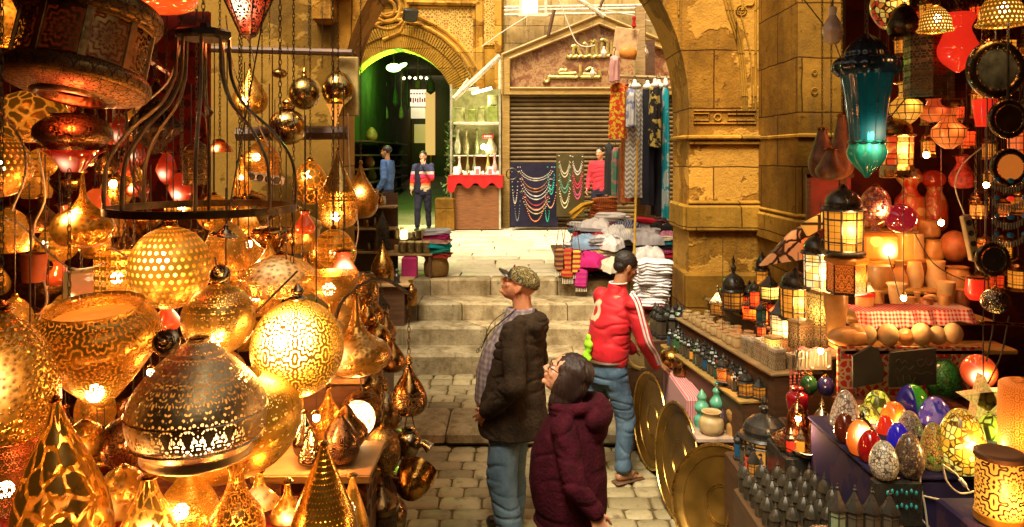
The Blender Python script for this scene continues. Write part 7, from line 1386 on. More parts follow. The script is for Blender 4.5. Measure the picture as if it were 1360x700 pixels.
block('silver_chest', 1.46, 1.82, 4.02, 4.32, .98, BLACKP, 'dark chest under the scalloped silver tray of domed boxes', 'chest')
o = T(MB().lathe(crom([(.0, .0), (.17, 0), (.19, .012), (.215, .035), (.205, .035), (.18, .018), (0, .010)], 2), 8, closed=True).build('silver_tray', BRS, loc=(1.645, 4.15, .985), rot=(0, 0, .3)), 'octagonal silver tray under the copper and silver domed boxes', 'tray')
DOM = [(.9, 0), (1, .06), (.92, .16), (.98, .30), (.80, .50), (.45, .66), (.15, .76), (.18, .82), (.05, .9), (0, 1)]
on(1.0, 1.60, 4.22, .28, .068, DOM, COPPER, 'copper-pink domed box with a spire on the silver tray', 'domed box', 'domed_box'); on(1.0, 1.68, 4.08, .30, .075, DOM, BRS, 'silver fluted domed box with a spire on the silver tray', 'domed box', 'domed_box')
on(1.216, 1.65, 3.55, .19, .07, DOM, DARKM, 'dark bronze domed box right of the silver one', 'domed box', 'domed_box'); on(.985, 1.76, 4.2, .12, .045, POT, COPPER, 'low copper pot behind the dark bronze domed box', 'pot', 'copper_pot')
on(1.0, P(1055, 0, 4.5).x, 4.46, .22, .062, [(.4, 0), (.7, .2), (1, .6), (.95, .8), (.5, .9), (.6, 1), (0, .98)], glass('red_glaze', (.45, .01, .02), .12), 'glossy red vase standing left of the hanging glass balls', 'vase', 'red_vase', 28); block('vase_stand', 1.62, 1.82, 4.36, 4.60, 1.0, WOODD, 'dark stand under the glossy red vase', 'stand')
# eggs on the blue table
et = E('egg_table', (2.0, 3.75, 0)); T(et, 'table draped in dark blue cloth under the mosaic egg lamps', 'table'); BLC = cloth('blue_violet_cloth', (.022, .018, .07), (.04, .025, .055), 5)
mb = MB(); mb.box((.05, -.13, .6), (.94, .74, 1.2), bev=.02); mb.build('draped_body', BLC, et); mb = MB(); mb.box((.05, -.13, 1.205), (.96, .76, .02), bev=.006); mb.build('top_cloth', BLC, et)
block('rear_step', 1.84, 2.5, 4.01, 4.34, 1.213, DKCL, 'dark raised step behind the egg lamps', 'step')
EGG = [(.35, 0), (.7, .06), (.95, .25), (1, .40), (.92, .60), (.70, .80), (.38, .95), (.0, 1)]
def egg(label, x, y0, y1, w, m, e=0, name='egg_lamp', c=(1, .6, .2), prof=EGG, cat='lamp', rot=None, zb=1.215, d=None):
    yb = y1; d = d or (EYE-zb)/((yb-205)/1000); s = d/1000; H = (y1-y0)*s*1.02; p = P(x, y1, d); rr = w*s/2; mb = MB(); mb.lathe(crom([(a*rr, b*H) for a, b in prof], 5), 32); o = mb.build(name, m, loc=p, rot=rot); T(o, label, cat)
    if e: glow_light(o, (0, -rr*1.25, H*.55), e, .03, c)
    return o
YL = (.62, .42, .05); GR_ = (.10, .10, .08)
egg('largest egg lamp, glowing yellow mosaic', 1277, 544, 628, 60, mosaic('yellow_mosaic', [(.75, .45, .03), (.7, .6, .12), (.6, .3, .02), (.78, .55, .06)], 22, (.25, .12, .02), st=.55, bulb=(0, -.09, .14), rad=.1, bk=2), 6); egg('tan and green beaded egg lamp beside the largest yellow one', 1240, 562, 624, 33, mosaic('tan_mosaic', [(.62, .36, .08), (.55, .28, .05), (.25, .42, .05)], 30, (.12, .07, .03), st=.12))
egg('dark brown speckled egg lamp between the grey and the tan ones', 1208, 576, 634, 37, mosaic('dark_mosaic', [(.10, .06, .05), (.16, .10, .05), (.40, .28, .12)], 34, (.04, .025, .02))); egg('grey crackled egg lamp at the front left corner of the blue table', 1174, 586, 636, 37, mosaic('grey_mosaic', [(.55, .55, .42), (.66, .64, .5), (.5, .48, .36)], 26, (.08, .06, .05)))
egg('small deep blue egg lamp in the middle of the eggs', 1193, 562, 598, 28, glass('cobalt', (.03, .02, .50), em=(.05, .03, 1), st=.12), d=3.6); egg('dark red egg behind the grey crackled one', 1156, 572, 614, 32, glass('garnet', (.45, .01, .01)), 0); egg('red glass egg above the small deep blue one', 1176, 552, 592, 24, glass('ruby', (.5, .015, .01), em=REDL, st=.3), d=3.75)
egg('orange glass egg with a white-hot spot, left of the red ones', 1142, 558, 604, 34, glass('hot_orange', (.6, .16, .02), em=(1, .14, .01), st=1.2, bulb=(0, -.055, .11), rad=.035), 6, c=(1, .4, .1)); egg('white speckled egg lamp with a small red flower, in the middle row', 1208, 546, 592, 32, mosaic('white_mosaic', [(.75, .7, .58), (.68, .62, .5), (.45, .35, .25)], 40, (.12, .09, .06)), d=3.75)
egg('orange glass egg with a hot underside, centre of the back rows', 1188, 534, 574, 36, glass('hot_orange_two', (.62, .18, .02), em=(1, .18, .015), st=1.0, bulb=(.01, -.07, .05), rad=.035), 5, c=(1, .45, .12), d=3.9); egg('lime yellow crackled egg in the back row', 1166, 519, 560, 36, mosaic('lime_mosaic', [(.45, .55, .03), (.55, .6, .06)], 10, (.12, .16, .02), st=.4), d=4.1)
egg('olive green dotted egg in front of the lime one', 1150, 538, 578, 38, mosaic('olive_mosaic', [(.30, .34, .04), (.5, .5, .08), (.2, .22, .03)], 22, (.06, .07, .02), st=.5, bulb=(.03, -.08, .05), rad=.04, bk=20), 2, d=3.95); egg('white mosaic egg pointed like a cone, at the back left', 1123, 518, 578, 42, mosaic('ivory_mosaic', [(.66, .58, .46), (.6, .5, .38), (.5, .4, .3)], 22, (.16, .1, .08)), prof=[(.8, 0), (1, .12), (.95, .35), (.75, .62), (.42, .88), (.0, 1)], d=3.86)
egg('brown-red glass egg in front of the white cone-shaped one', 1122, 549, 588, 28, glass('brown_glass', (.12, .02, .01))); egg('two-tone egg, blue on the left and green on the right, back row', 1212, 511, 556, 42, None, d=4.1)
tt = G('two_tone_glass'); xx = tt.xyz(tt.tc())[0]; tt.pr(tt.mix(tt.step(tt.ma('ADD', xx, .02), -.003, .003), (.03, .03, .48), (.05, .48, .04)), .1, Coat_Weight=.6); [o for o in bpy.data.objects if o.name.startswith('egg_lamp')][-1].data.materials.append(tt.m)
egg('dark blue marbled round lamp right of the two-tone egg', 1242, 528, 578, 42, glass('marbled_blue', (.05, .05, .36), var=((.16, .16, .5), 18), em=(.1, .08, 1), st=.06), d=3.9); egg('big dark green mesh-covered globe behind the eggs', 1252, 476, 528, 48, mosaic('green_mesh', [(.03, .22, .04), (.04, .28, .06)], 34, (.01, .05, .01)), d=4.4, zb=1.28)
egg('lime green glowing shade right of the largest yellow egg', 1317, 550, 588, 36, mosaic('lime_shade', [(.5, .6, .03), (.55, .65, .05)], 7, (.12, .15, .02), st=.5), 2, c=(.8, 1, .2), prof=[(.6, 0), (1, .1), (1, .6), (.7, .9), (0, 1)], d=3.7)
egg('orange glowing dome lamp above the star lamp', 1300, 472, 516, 44, glass('coral_dome', (.6, .10, .03), em=(1, .10, .02), st=.9, bulb=(-.04, -.07, .08), rad=.035), 4, c=(1, .4, .1), d=4.0, name='dome_lamp', prof=GLOBE)
sl_ = E('star_lamp', P(1306, 530, 3.72)); T(sl_, 'five-pointed star lamp of gilt textured panes in front of the orange dome', 'lamp'); mb = MB(); rr = .125
for k in range(5):
    a = pi/2+k*2*pi/5+.1; a1, a2 = a-pi/5, a+pi/5; ri = rr*.42; mb.prism([(rr*cos(a), rr*sin(a)), (ri*cos(a2), ri*sin(a2)), (ri*cos(a1), ri*sin(a1))], -.03, .03)
mb.build('points', mosaic('gilt_pane', [(.62, .45, .16), (.5, .34, .1)], 8, (.2, .12, .04), pat='crack') if False else plain('gilt_pane', (.58, .42, .15), .45, var=.5, sc_=90, bump=.6, Emission_Color=(1, .5, .12, 1), Emission_Strength=.25), sl_); mb = MB(); ri = rr*.42
mb.prism([(ri*cos(pi/2+.1+pi/5+k*2*pi/5), ri*sin(pi/2+.1+pi/5+k*2*pi/5)) for k in range(5)], -.035, .035); mb.build('centre', BRB, sl_)
MB().tube([(0, 0, .05), (0, 0, .4), (.02, 0, 1.0), (.02, 0, ZC-sl_.location.z)], .003, 5).build('wire', WIRE, sl_)
# cylinder lamp and tall orange lamp at the right edge
cy = E('cut_cylinder_lamp', P(1328, 692, 2.75)); T(cy, 'cylinder lamp with dark curling cut-outs over a white-hot glow, bottom right', 'lamp'); s = .00275
MB().lathe([(29*s, 12*s), (29*s, 84*s)], 48, closed=True).build('cut_shade', panel('curl_cut', (1, .36, .03), 2.2, .60, 4, 'rose', bulb=(0, -.09, .08), rad=.06), cy)
MB().lathe([(28*s, 0), (31*s, 2*s), (31*s, 12*s), (29*s, 13*s)], 40).build('base_ring', plain('gold_base', (.6, .32, .05), .35, .5), cy); MB().lathe([(29*s, 84*s), (31*s, 85*s), (31*s, 91*s), (27*s, 93*s), (22*s, 92*s), (0, 91*s)], 40).build('lid', WOODD, cy); glow_light(cy, (-.04, -.13, .12), 6, .03)
block('corner_block', 1.66, 2.2, 2.60, 2.95, P(0, 692, 2.75).z-.003, BLC, 'blue-draped block under the cylinder lamp in the corner', 'block')
mo = bpy.data.objects['unseen_rear_wall']
to = egg('tall orange parchment lamp with engraved waves at the right edge', 1362, 508, 618, 64, panel('wave_parchment', (1, .18, .01), 1.8, .2, 9, 'rose', bulb=(-.05, -.08, .14), rad=.08, dk=(.5, .10, .01)), 5, name='parchment_lamp', prof=[(.92, 0), (.96, .02), (1, .5), (.98, .9), (.9, .97), (.6, 1)], d=3.1, cat='lamp'); MB().lathe([(.0, .31), (.085, .31), (.095, .318), (.08, .325), (0, .327)], 30).build('top_disc', plain('gold_disc', (.6, .28, .04), .35), to)
mb = MB(); mb.box((0, 0, 0), (.22, .22, .62), bev=.01); T(mb.build('lamp_stand', WOODD, loc=(P(1362, 0, 3.1).x, 3.1, P(0, 618, 3.1).z-.312)), 'dark post under the tall orange parchment lamp', 'post')
# cables and plugs over the blue cloth
for i, (q, lb, pl) in enumerate((([(1186, 626), (1206, 650), (1240, 662), (1275, 668)], 'white cable ending in a plug, the longest on the blue cloth', 1), ([(1186, 626), (1200, 655), (1220, 685), (1245, 712)], 'white cable running down off the blue cloth', 0), ([(1226, 614), (1222, 640), (1228, 670), (1232, 700)], 'cream cable hanging straight down beside the tan egg', 0), ([(1252, 617), (1258, 640), (1275, 655), (1296, 652)], 'cream cable looping towards the cylinder lamp', 0), ([(1252, 617), (1268, 628), (1275, 636)], 'short white cable with a plug under the largest egg', 1))):
    pts = [P(x, y, 3.24-.02*i) for x, y in crom(q, 6)]; o = pole('white_cable', lb, pts, .0042, CREAM, 'cable')
    if pl: mb = MB(); e0, e1 = pts[-2], pts[-1]; dv = (e1-e0).normalized(); mb.tube([e1, e1+dv*.03, e1+dv*.045], [.009, .010, .006], 8); mb.tube([e1+dv*.045, e1+dv*.06], .0025, 5); mb.build('plug', WHITE, o)
mb = MB()
for i in range(7):
    for j in range(2): mb.ball((-.06+.02*i, -.03, .04+.06*j+.008*(i % 2)), (.006, .005, .011), 8)
o = T(MB().box((0, .02, .04), (.20, .06, .20), bev=.01).build('beaded_box', BLACKP, loc=P(1193, 682, 3.2)), 'black box with rows of turquoise beads at the bottom edge', 'box'); mb.build('turquoise_beads', plain('turquoise_bead', (.03, .42, .42), .25), o)
# hanging glass balls, signs, tapestry
for x, y0, y1, w, c, lb in ((1074, 494, 524, 22, (.02, .10, .03), 'dark green glass ball hanging below the paper sign'), (1097, 496, 526, 22, (.02, .02, .12), 'dark blue glass ball hanging beside the green one'), (1121, 490, 522, 22, (.14, .05, .02), 'brown glass ball hanging left of the blank black board')): lamp(lb, x, y0, y1, w, 4.55, GLOBE, glass(lb.split()[1]+'_ball', c), name='glass_ball', cat='ornament', cap=.12)
bs = E('back_shelf', (2.35, 4.75, 0)); T(bs, 'stepped wooden shelf carrying the alabaster vases and balls', 'shelf')
for (y, z, dp) in ((4.50, 1.46, .22), (4.80, 1.585, .40), (5.12, 1.70, .25), (5.36, 1.86, .25), (5.58, 2.05, .25)):
    mb = MB(); x0_ = .43*y; mb.box(((x0_+2.95)/2-2.35, y-4.75, z-.015), (2.95-x0_, dp, .03), bev=.005); mb.build('board', WOODG, bs)
mb = MB(); mb.box((.32, .98, 1.0), (.56, .04, 2.0)); mb.build('back', WOODD, bs)
TAP = G('arabesque_tapestry'); co = TAP.tc(); X_, Y_, Z_ = TAP.xyz(co); px = TAP.ma('PINGPONG', X_, .14); pz = TAP.ma('PINGPONG', Z_, .11); v_ = TAP.cx(px, pz); v_ = TAP.vm('ADD', v_, TAP.vm('SCALE', TAP.noise(v_, 10, 2, .5, 1), .05))
d_ = TAP.vor(v_, 26, 'DISTANCE_TO_EDGE'); cc = TAP.mix(TAP.step(d_, .14, .08), (.42, .015, .012), (.45, .35, .16)); cc = TAP.mix(TAP.step(TAP.vor(v_, 18, 'F1'), .20, .15), cc, (.06, .16, .10)); cc = TAP.mix(TAP.step(TAP.vor(v_, 11, 'F1'), .13, .10), cc, (.05, .03, .12)); TAP.pr(cc, .9)
mb = MB(); a, b = P(1110, 459, 4.42), P(1300, 525, 4.42); mb.box(((a.x+b.x)/2, 4.40, (a.z+b.z)/2), (b.x-a.x, .02, a.z-b.z)); T(mb.build('arabesque_tapestry', TAP.m), 'red arabesque tapestry hung below the alabaster shelf', 'tapestry')
SLATE = plain('slate_black', (.035, .036, .026), .7)
mb = MB(); p = P(1152, 487, 4.3); s = .0043; mb.prism([(-20*s, -28*s), (20*s, -20*s), (21*s, 0), (14*s, 24*s), (4*s, 28*s), (-20*s, 14*s)], -.01, .01); T(mb.build('blank_slate', SLATE, loc=p), 'blank black board with a cut corner hung on the tapestry', 'board')
mb = MB(); p = P(1212, 488, 4.3); mb.prism([(-31*s, -26*s), (31*s, -22*s), (30*s, 26*s), (-30*s, 20*s)], -.01, .01); o = T(mb.build('chalked_slate', SLATE, loc=p), 'black board with faint chalk writing hung on the tapestry', 'board')
mb = MB(); s2 = s
for q in ([(-24, 8), (-20, 12), (-16, 6), (-12, 10), (-8, 6)], [(-22, 0), (-18, -4), (-12, 2), (-6, -2), (0, 3)], [(4, 10), (8, 2), (14, 6), (12, 12), (6, 10)], [(16, 14), (18, 4), (24, 6), (26, 12)], [(2, -6), (10, -8), (18, -5), (25, -8)], [(-22, -12), (-20, -22)], [(-14, -10), (-13, -20)], [(-6, -10), (-2, -20), (2, -12)]):
    mb.tube([(x*s2, -.013, z*s2) for x, z in crom(q, 3)], .0028, 5)
mb.build('chalk_writing', plain('dim_chalk', (.10, .095, .065), .9), o)
ts = E('paper_sign', P(1080, 477, 4.6)); T(ts, 'silvery lettered paper sign draped with pink beads, near the lace holders', 'sign'); mb = MB(); mb.box((0, 0, 0), (.22, .008, .13)); mb.build('sheet', plain('grey_paper', (.14, .13, .09), .6), ts); mb = MB()
for q in ([(-22, -10), (-20, 8), (-14, 10), (-16, -8)], [(-10, -11), (-9, 10)], [(-5, 10), (-6, -8), (0, -10), (2, 8)], [(6, -9), (7, 11), (12, 4), (13, -9)], [(17, 10), (17, -10), (22, -8)], [(-22, 0), (-12, 2)]): mb.tube([(x*.0046, -.008, z*.0046) for x, z in crom(q, 3)], .006, 5)
mb.build('silver_lettering', plain('silver_letter', (.42, .40, .30), .35, .5), ts); mb = MB(); [mb.ball((-.10+.012*i, -.02, .068+.008*sin(i*.8)), .010, 8) for i in range(18)]; mb.build('pink_beads', plain('pink_bead', (.5, .14, .12), .3), ts)
for i in range(11):
    z0 = 0; mb = MB(); [mb.ball((0, 0, -.02*k), .009, 6) for k in range(9)]; T(mb.build('bead_string', plain('coral_bead', (.45, .10, .08), .3) if i == 0 else bpy.data.materials['coral_bead'], loc=P(1050+(i % 6)*5.5, 492+(i//6)*28, 4.62)), 'string of coral and white beads hanging by the red vase', 'bead string', 'coral bead strings by the red vase')
# gingham cloth
ging = G('gingham'); co = ging.tc(); X_, Y_, Z_ = ging.xyz(co); a = ging.step(ging.ma('FRACT', ging.ma('MULTIPLY', X_, 42)), .45, .55); b = ging.step(ging.ma('FRACT', ging.ma('MULTIPLY', Z_, 42)), .45, .55); ging.pr(ging.mix(ging.ma('MULTIPLY', ging.ma('ADD', a, b), .5), (.58, .02, .03), (.75, .66, .58)), .9)
mb = MB(); n = 30; a = P(1136, 414, 4.58); b = P(1292, 411, 4.58); top = [(a.x+(b.x-a.x)*i/n, 4.58+.01*sin(i*1.3), a.z+(b.z-a.z)*i/n) for i in range(n+1)]; bot = [(x+.02, y-.025+.012*sin(i*1.7), z-.10-.012*sin(i*.7)+.03*(i/n)) for i, (x, y, z) in enumerate(top)]; mb.strip(bot, top); mb.strip([(x, y+.2, z+.004) for x, y, z in top], top); mb.strip(top, [(x, y+.2, z+.004) for x, y, z in top])
T(mb.build('gingham_cloth', ging.m), 'red and white gingham cloth edging the upper alabaster shelf', 'cloth')
AV = [('ball', 1213-60, 432, 459, 22, GLOBE, ALAB, 4.45, 'cream alabaster ball leftmost of the bottom row'), ('ball', 1180, 430, 460, 26, GLOBE, ALAB, 4.42, 'large cream alabaster ball second in the bottom row'), ('ball', 1203, 436, 459, 22, GLOBE, ALAB2, 4.45, 'brown alabaster ball third in the bottom row'), ('ball', 1224, 429, 459, 26, GLOBE, ALAB, 4.42, 'large pale ball fourth in the bottom row'), ('ball', 1245, 433, 458, 22, GLOBE, ALAB, 4.45, 'cream ball fifth in the bottom row'), ('ball', 1266, 429, 457, 24, GLOBE, ALAB, 4.42, 'cream ball at the right end of the bottom row'),
 ('vase', 1110, 388, 444, 30, [(.7, 0), (.8, .1), (.85, .4), (1, .7), (1, 1)], ALAB2, 4.6, 'tall ringed amber alabaster cylinder under the orange lace-cut lamp'), ('jar', 1148, 390, 420, 26, [(.9, 0), (1, .05), (.9, .1), (.9, .85), (1, .9), (1, 1)], ALAB2, 4.75, 'amber jar with a red band and a white card on top'), ('bottle', 1166, 386, 419, 14, VASE, ALAB2, 4.8, 'small amber bottle beside the red-banded jar'), ('vase', 1191, 376, 418, 26, [(.45, 0), (.6, .3), (.8, .7), (.8, .85), (1, .95), (1, 1)], ALAB, 4.8, 'flaring cream vase in the middle of the upper shelf'),
 ('tumbler', 1208, 394, 418, 13, [(.9, 0), (1, 1)], ALAB2, 4.78, 'amber tumbler right of the flaring cream vase'), ('jar', 1230, 396, 418, 18, POT, ALABR, 4.75, 'reddish jar inside the curve of the cream ring'), ('vase', 1256, 374, 417, 24, [(.8, 0), (.85, .6), (1, .95), (1, 1)], ALAB, 4.8, 'straight cream vase right of the cream ring'), ('tumbler', 1254, 392, 417, 14, [(.9, 0), (1, 1)], ALAB2, 4.72, 'brown tumbler in front of the straight cream vase'), ('jar', 1277, 384, 416, 18, POT, ALABR, 4.8, 'dim reddish jar at the right end of the upper shelf'),
 ('bowl', 1166, 352, 382, 36, [(.6, 0), (1, .4), (.95, 1)], ALAB2, 5.1, 'wide amber bowl behind the red-banded jar'), ('vase', 1194, 346, 385, 24, VASE, ALAB2, 5.1, 'amber vase in the third row, left of centre'), ('vase', 1215, 348, 385, 22, [(.7, 0), (1, .5), (.7, 1)], ALAB, 5.1, 'cream barrel vase in the third row'), ('vase', 1243, 346, 385, 26, [(.8, 0), (1, .3), (.8, .7), (.9, 1)], ALAB, 5.1, 'pale fluted vase in the third row'), ('bowl', 1272, 354, 385, 32, POT, ALAB2, 5.1, 'dim amber pot at the right of the third row'),
 ('vase', 1200, 310, 346, 24, [(.8, 0), (1, .1), (1, .9), (.9, 1)], glass('lit_alabaster', (.6, .32, .08), .4, em=(1, .33, .03), st=.35), 5.35, 'faintly lit amber jar beside the glowing orange box'), ('vase', 1216, 310, 346, 20, [(.8, 0), (1, .1), (1, .9), (.9, 1)], ALAB, 5.35, 'cream cylinder jar in the fourth row'), ('bowl', 1240, 318, 346, 24, POT, ALAB2, 5.35, 'amber pot in the fourth row'), ('ball', 1268, 306, 348, 36, GLOBE, ALABR, 5.3, 'big reddish brown ball at the right of the fourth row'), ('bowl', 1234, 292, 316, 26, POT, ALAB2, 5.5, 'small pot stacked above the fourth row'),
 ('vase', 1208, 224, 308, 36, [(.7, 0), (1, .15), (1, .5), (.6, .62), (.5, .72), (.9, .85), (.6, 1)], mosaic('red_painted', [(.5, .32, .12), (.55, .36, .14), (.42, .02, .01)], 9, (.4, .1, .03)), 5.6, 'tall cream jar painted with red figures on the top shelf'), ('vase', 1241, 248, 306, 32, [(.7, 0), (1, .15), (1, .6), (.6, .9), (.7, 1)], mosaic('red_painted_two', [(.38, .2, .07), (.35, .03, .01), (.4, .22, .08)], 9, (.3, .06, .02)), 5.6, 'shorter jar painted with red figures beside the tall one'), ('vase', 1240, 226, 250, 30, GLOBE, glass('dark_ruby', (.14, .005, .005), em=REDL, st=.08), 5.55, 'dark red glass ball on the shorter painted jar')]
for nm, x, y0, y1, w, pf_, m, d, lb in AV:
    s = d/1000; mb = MB(); mb.lathe(crom([(a*w*s/2, b*(y1-y0)*s) for a, b in pf_], 4), 26); o = T(mb.build('alabaster_'+nm, m, loc=P(x, y1, d)), lb, nm)
mb = MB(); mb.tube([(.055*cos(t*pi/9), 0, .055+.055*sin(t*pi/9)) for t in range(-2, 12)], .014, 10); T(mb.build('alabaster_ring', ALAB, loc=P(1236, 416, 4.82)), 'cream alabaster ring sculpture on the upper shelf', 'sculpture')
mb = MB(); mb.lathe(crom([(.0, -.15), (.04, -.11), (.06, -.03), (.055, .04), (.03, .11), (0, .16)], 4), 20, m=Matrix.Rotation(R(90), 3, 'Y')); mb.ball((.03, 0, .03), (.05, .045, .05), 14); T(mb.build('conch_shell', ALAB2, loc=P(1130, 447, 4.45)), 'amber conch-like shell at the left end of the bottom row', 'shell')
mb = MB(); mb.box((0, 0, 0), (.09, .06, .004), rx=.5, ry=-.3); T(mb.build('white_card', WHITE, loc=P(1149, 385, 4.72)), 'white folded card lying on the red-banded jar', 'card'); mb = MB(); mb.lathe([(.062, 0), (.063, .02), (.06, .022)], 26, closed=True); T(mb.build('red_band', CLRED, loc=P(1148, 393, 4.75)), 'dark red cloth band round the rim of the amber jar', 'band')
o = T(MB().box((0, 0, 0), (.24, .16, .19), bev=.02).build('glowing_box', glass('glow_orange', (.6, .2, .03), .5, em=(1, .20, .01), st=.8, bulb=(.05, -.08, -.02), rad=.05), loc=P(1164, 327, 5.3)), 'glowing orange alabaster box behind the large black lantern', 'lamp'); glow_light(o, (.02, -.2, .03), 5, .04, (1, .4, .06))
o = T(MB().box((0, 0, 0), (.12, .10, .17), bev=.02).build('glowing_box', glass('glow_orange_left', (.6, .16, .03), .5, em=(1, .12, .01), st=.5), loc=P(1078, 332, 5.4)), 'dim orange box lamp left of the large black lantern', 'lamp'); mb = MB(); mb.box((0, 0, 0), (.20, .03, .10), ry=-.5, bev=.005); T(mb.build('slanted_box', panel('slanted_pane', (1, .45, .06), 1.2, .1, 3), loc=P(1084, 297, 5.4)), 'slanting yellow-lit pane left of the large black lantern roof', 'lamp')
mb = MB(); mb.box((0, 0, 0), (.34, .03, .5), bev=.01); T(mb.build('red_cabinet', plain('red_panel_paint', (.28, .02, .015), .5), loc=P(1100, 275, 5.75)), 'red painted panel with a dark frame behind the large black lantern', 'panel'); bf = bpy.data.objects['red_cabinet']; mb = MB(); [mb.box(c, s_) for c, s_ in (((0, -.02, .24), (.36, .03, .03)), ((-.16, -.02, 0), (.03, .03, .5)), ((.10, -.02, 0), (.05, .03, .5)))]; mb.build('frame', WOODD, bf)
lamp('perforated red-brown glass ball with a bright spot, on a short stand', 1163, 244, 306, 38, 4.9, [(.35, 0), (.25, .08), (.2, .14), (.6, .22), (.95, .4), (1, .6), (.85, .8), (.45, .95), (.2, 1)], mosaic('amber_mosaic', [(.3, .07, .02), (.24, .04, .02), (.35, .12, .03)], 26, (.07, .015, .01), st=.35, bulb=(0, -.085, .14), rad=.03, bk=150), name='mosaic_ball', cap=.05, e=3)
lamp('dark red glass ball with pink reflections right of the perforated ball', 1196, 270, 309, 40, 4.8, GLOBE, glass('burgundy', (.10, .005, .01), .05, em=(1, .03, .06), st=.12), name='burgundy_ball', cap=.02)
bk = MB(); bk.box((3.35, 5.95, 2.0), (1.45, .06, 4.0)); T(bk.build('stall_recess_sheet', cloth('dark_red_recess', (.10, .018, .010), (.05, .012, .01), 4)), 'dark reddish sheet standing in for the dark back of the lantern stall', 'backcloth')  # dark sheet put in for the shaded depth of the stall
# hanging things, top right
bulb('frosted_bulb', 1106, 10, 58, 26, 3.9, 'big frosted white bulb hanging unlit before the stone pier', ztop=ZC)
tl = E('teal_lantern', P(1151, 236, 3.9)); T(tl, 'long teal glass lantern with a fluted dark dome and a lit green drop', 'lantern'); s = .0039
MB().lathe(crom([(21*s, 48*s), (22*s, 60*s), (26*s, 100*s), (31*s, 130*s), (33*s, 138*s)], 5), 64, lobes=16, amp=.035, closed=True).build('glass_body', glass('teal_glass', (.004, .045, .05), .06, em=(.01, .70, .62), st=.045, bulb=(.02, -.08, .23), rad=.06), tl, sharp=60)
MB().lathe(crom([(36*s, 136*s), (41*s, 142*s), (42*s, 150*s), (37*s, 158*s), (28*s, 160*s), (26*s, 168*s), (18*s, 180*s), (8*s, 188*s), (3*s, 191*s), (0, 192*s)], 5), 64, lobes=16, amp=.04, closed=True).build('fluted_dome', plain('midnight_enamel', (.008, .022, .035), .16), tl, sharp=60)
MB().lathe(crom([(2*s, 0), (8*s, 8*s), (20*s, 22*s), (24*s, 34*s), (21*s, 44*s), (24*s, 49*s)], 5), 64, lobes=10, amp=.07, closed=True).build('green_drop', glass('emerald_drop', (.01, .26, .15), .05, em=(.01, .8, .35), st=.10, bulb=(0, -.05, .15), rad=.05), tl, sharp=60)
mb = MB(); mb.lathe([(21*s, 44*s), (24*s, 47*s), (21*s, 50*s)], 40, closed=True); [mb.tube([(23*s*cos(a), 23*s*sin(a), 50*s), (34*s*cos(a), 34*s*sin(a), 137*s)], .0018, 4) for a in [k*pi/4 for k in range(8)]]; mb.build('wire_frame', BLACKP, tl); chain_mb(ZC-tl.location.z-192*s).build('chain', IRON2, tl, loc=(0, 0, 192*s)); glow_light(tl, (-.02, -.14, .2), 1.6, .03, (.1, 1, .8))
AR = lambda i, c, st=1.0: panel('pane_%s' % i, c, st, .55, 12, bulb=(0, -.08, .12), rad=.03)
lamp('mosaic lamp glowing red and yellow at the top edge, right of the teal lantern', 1181, -12, 40, 48, 4.0, [(.1, 0), (.5, .1), (.9, .4), (1, .7), (.8, 1)], mosaic('ember_mosaic', [(.6, .2, .02), (.7, .5, .1), (.5, .03, .01)], 20, (.1, .03, .01), st=.6, bulb=(.05, -.08, .16), rad=.07), name='mosaic_lamp', cap=.05, ztop=ZC, e=4)
lamp('tall brown six-sided pierced box lantern hanging at the top right', 1228, 32, 130, 52, 3.9, [(.94, 0), (1, .02), (1, .97), (.9, 1)], brass('box_pierced', (.30, .14, .05), .4, 'star', 10, .35, 'dark'), name='hex_box', cap=.0, ztop=ZC, seg=6, sub=1, rot=(0, 0, .4)); lamp('second brown pierced box lantern, shorter and behind', 1268, 62, 132, 30, 4.3, [(1, 0), (1, .95), (.9, 1)], bpy.data.materials['box_pierced'], name='hex_box', cap=.0, ztop=ZC, seg=6, sub=1)
lamp('scarlet glass bell lamp glowing beside the brown box lantern', 1272, 18, 96, 54, 3.8, [(.1, 0), (.4, .08), (.85, .22), (1, .38), (.75, .58), (.6, .75), (.8, .92), (.7, 1)], glass('scarlet_bell', (.5, .02, .01), .15, em=(1, .03, .01), st=.4), name='scarlet_lamp', cap=.0, ztop=ZC, e=2)
for k, (x, y0, y1, w, d) in enumerate(((1242, 4, 42, 44, 3.6), (1330, -16, 34, 60, 3.3))): lamp(('brass dome shade with a bright rim above the brown box lantern', 'wide gold fringed dome lamp at the top right corner')[k], x, y0, y1, w, d, [(1, 0), (1.04, .06), (.9, .2), (.85, .5), (.5, .85), (.15, 1)], brass('dome_gilt_%d' % k, (.5, .32, .1), .22, 'dots', 30, .4, 'glow', bulb=(0, -.05, .02), rad=.08, base=.4, peak=4) , name='dome_lamp', cap=.1, ztop=ZC, e=3)
lamp('dark wire mesh lamp at the top edge beside the brass dome shade', 1200, 4, 46, 40, 3.9, [(.9, 0), (1, .3), (.6, .9), (.2, 1)], DARKM, name='mesh_lamp', cap=.1, ztop=ZC)
lantern('amber eight-sided lantern with a white-hot pane, left of the faceted ones', 1192, 160, 236, 44, 4.2, panel('amber_red_bars', (1, .34, .04), 1.4, .3, 8, bulb=(.04, -.09, .15), rad=.03, c2=(1, .05, .01)), metal=BRB, n=8, ztop=ZC, e=4, gl=(.22, .72), name='amber_lantern', bars=True)
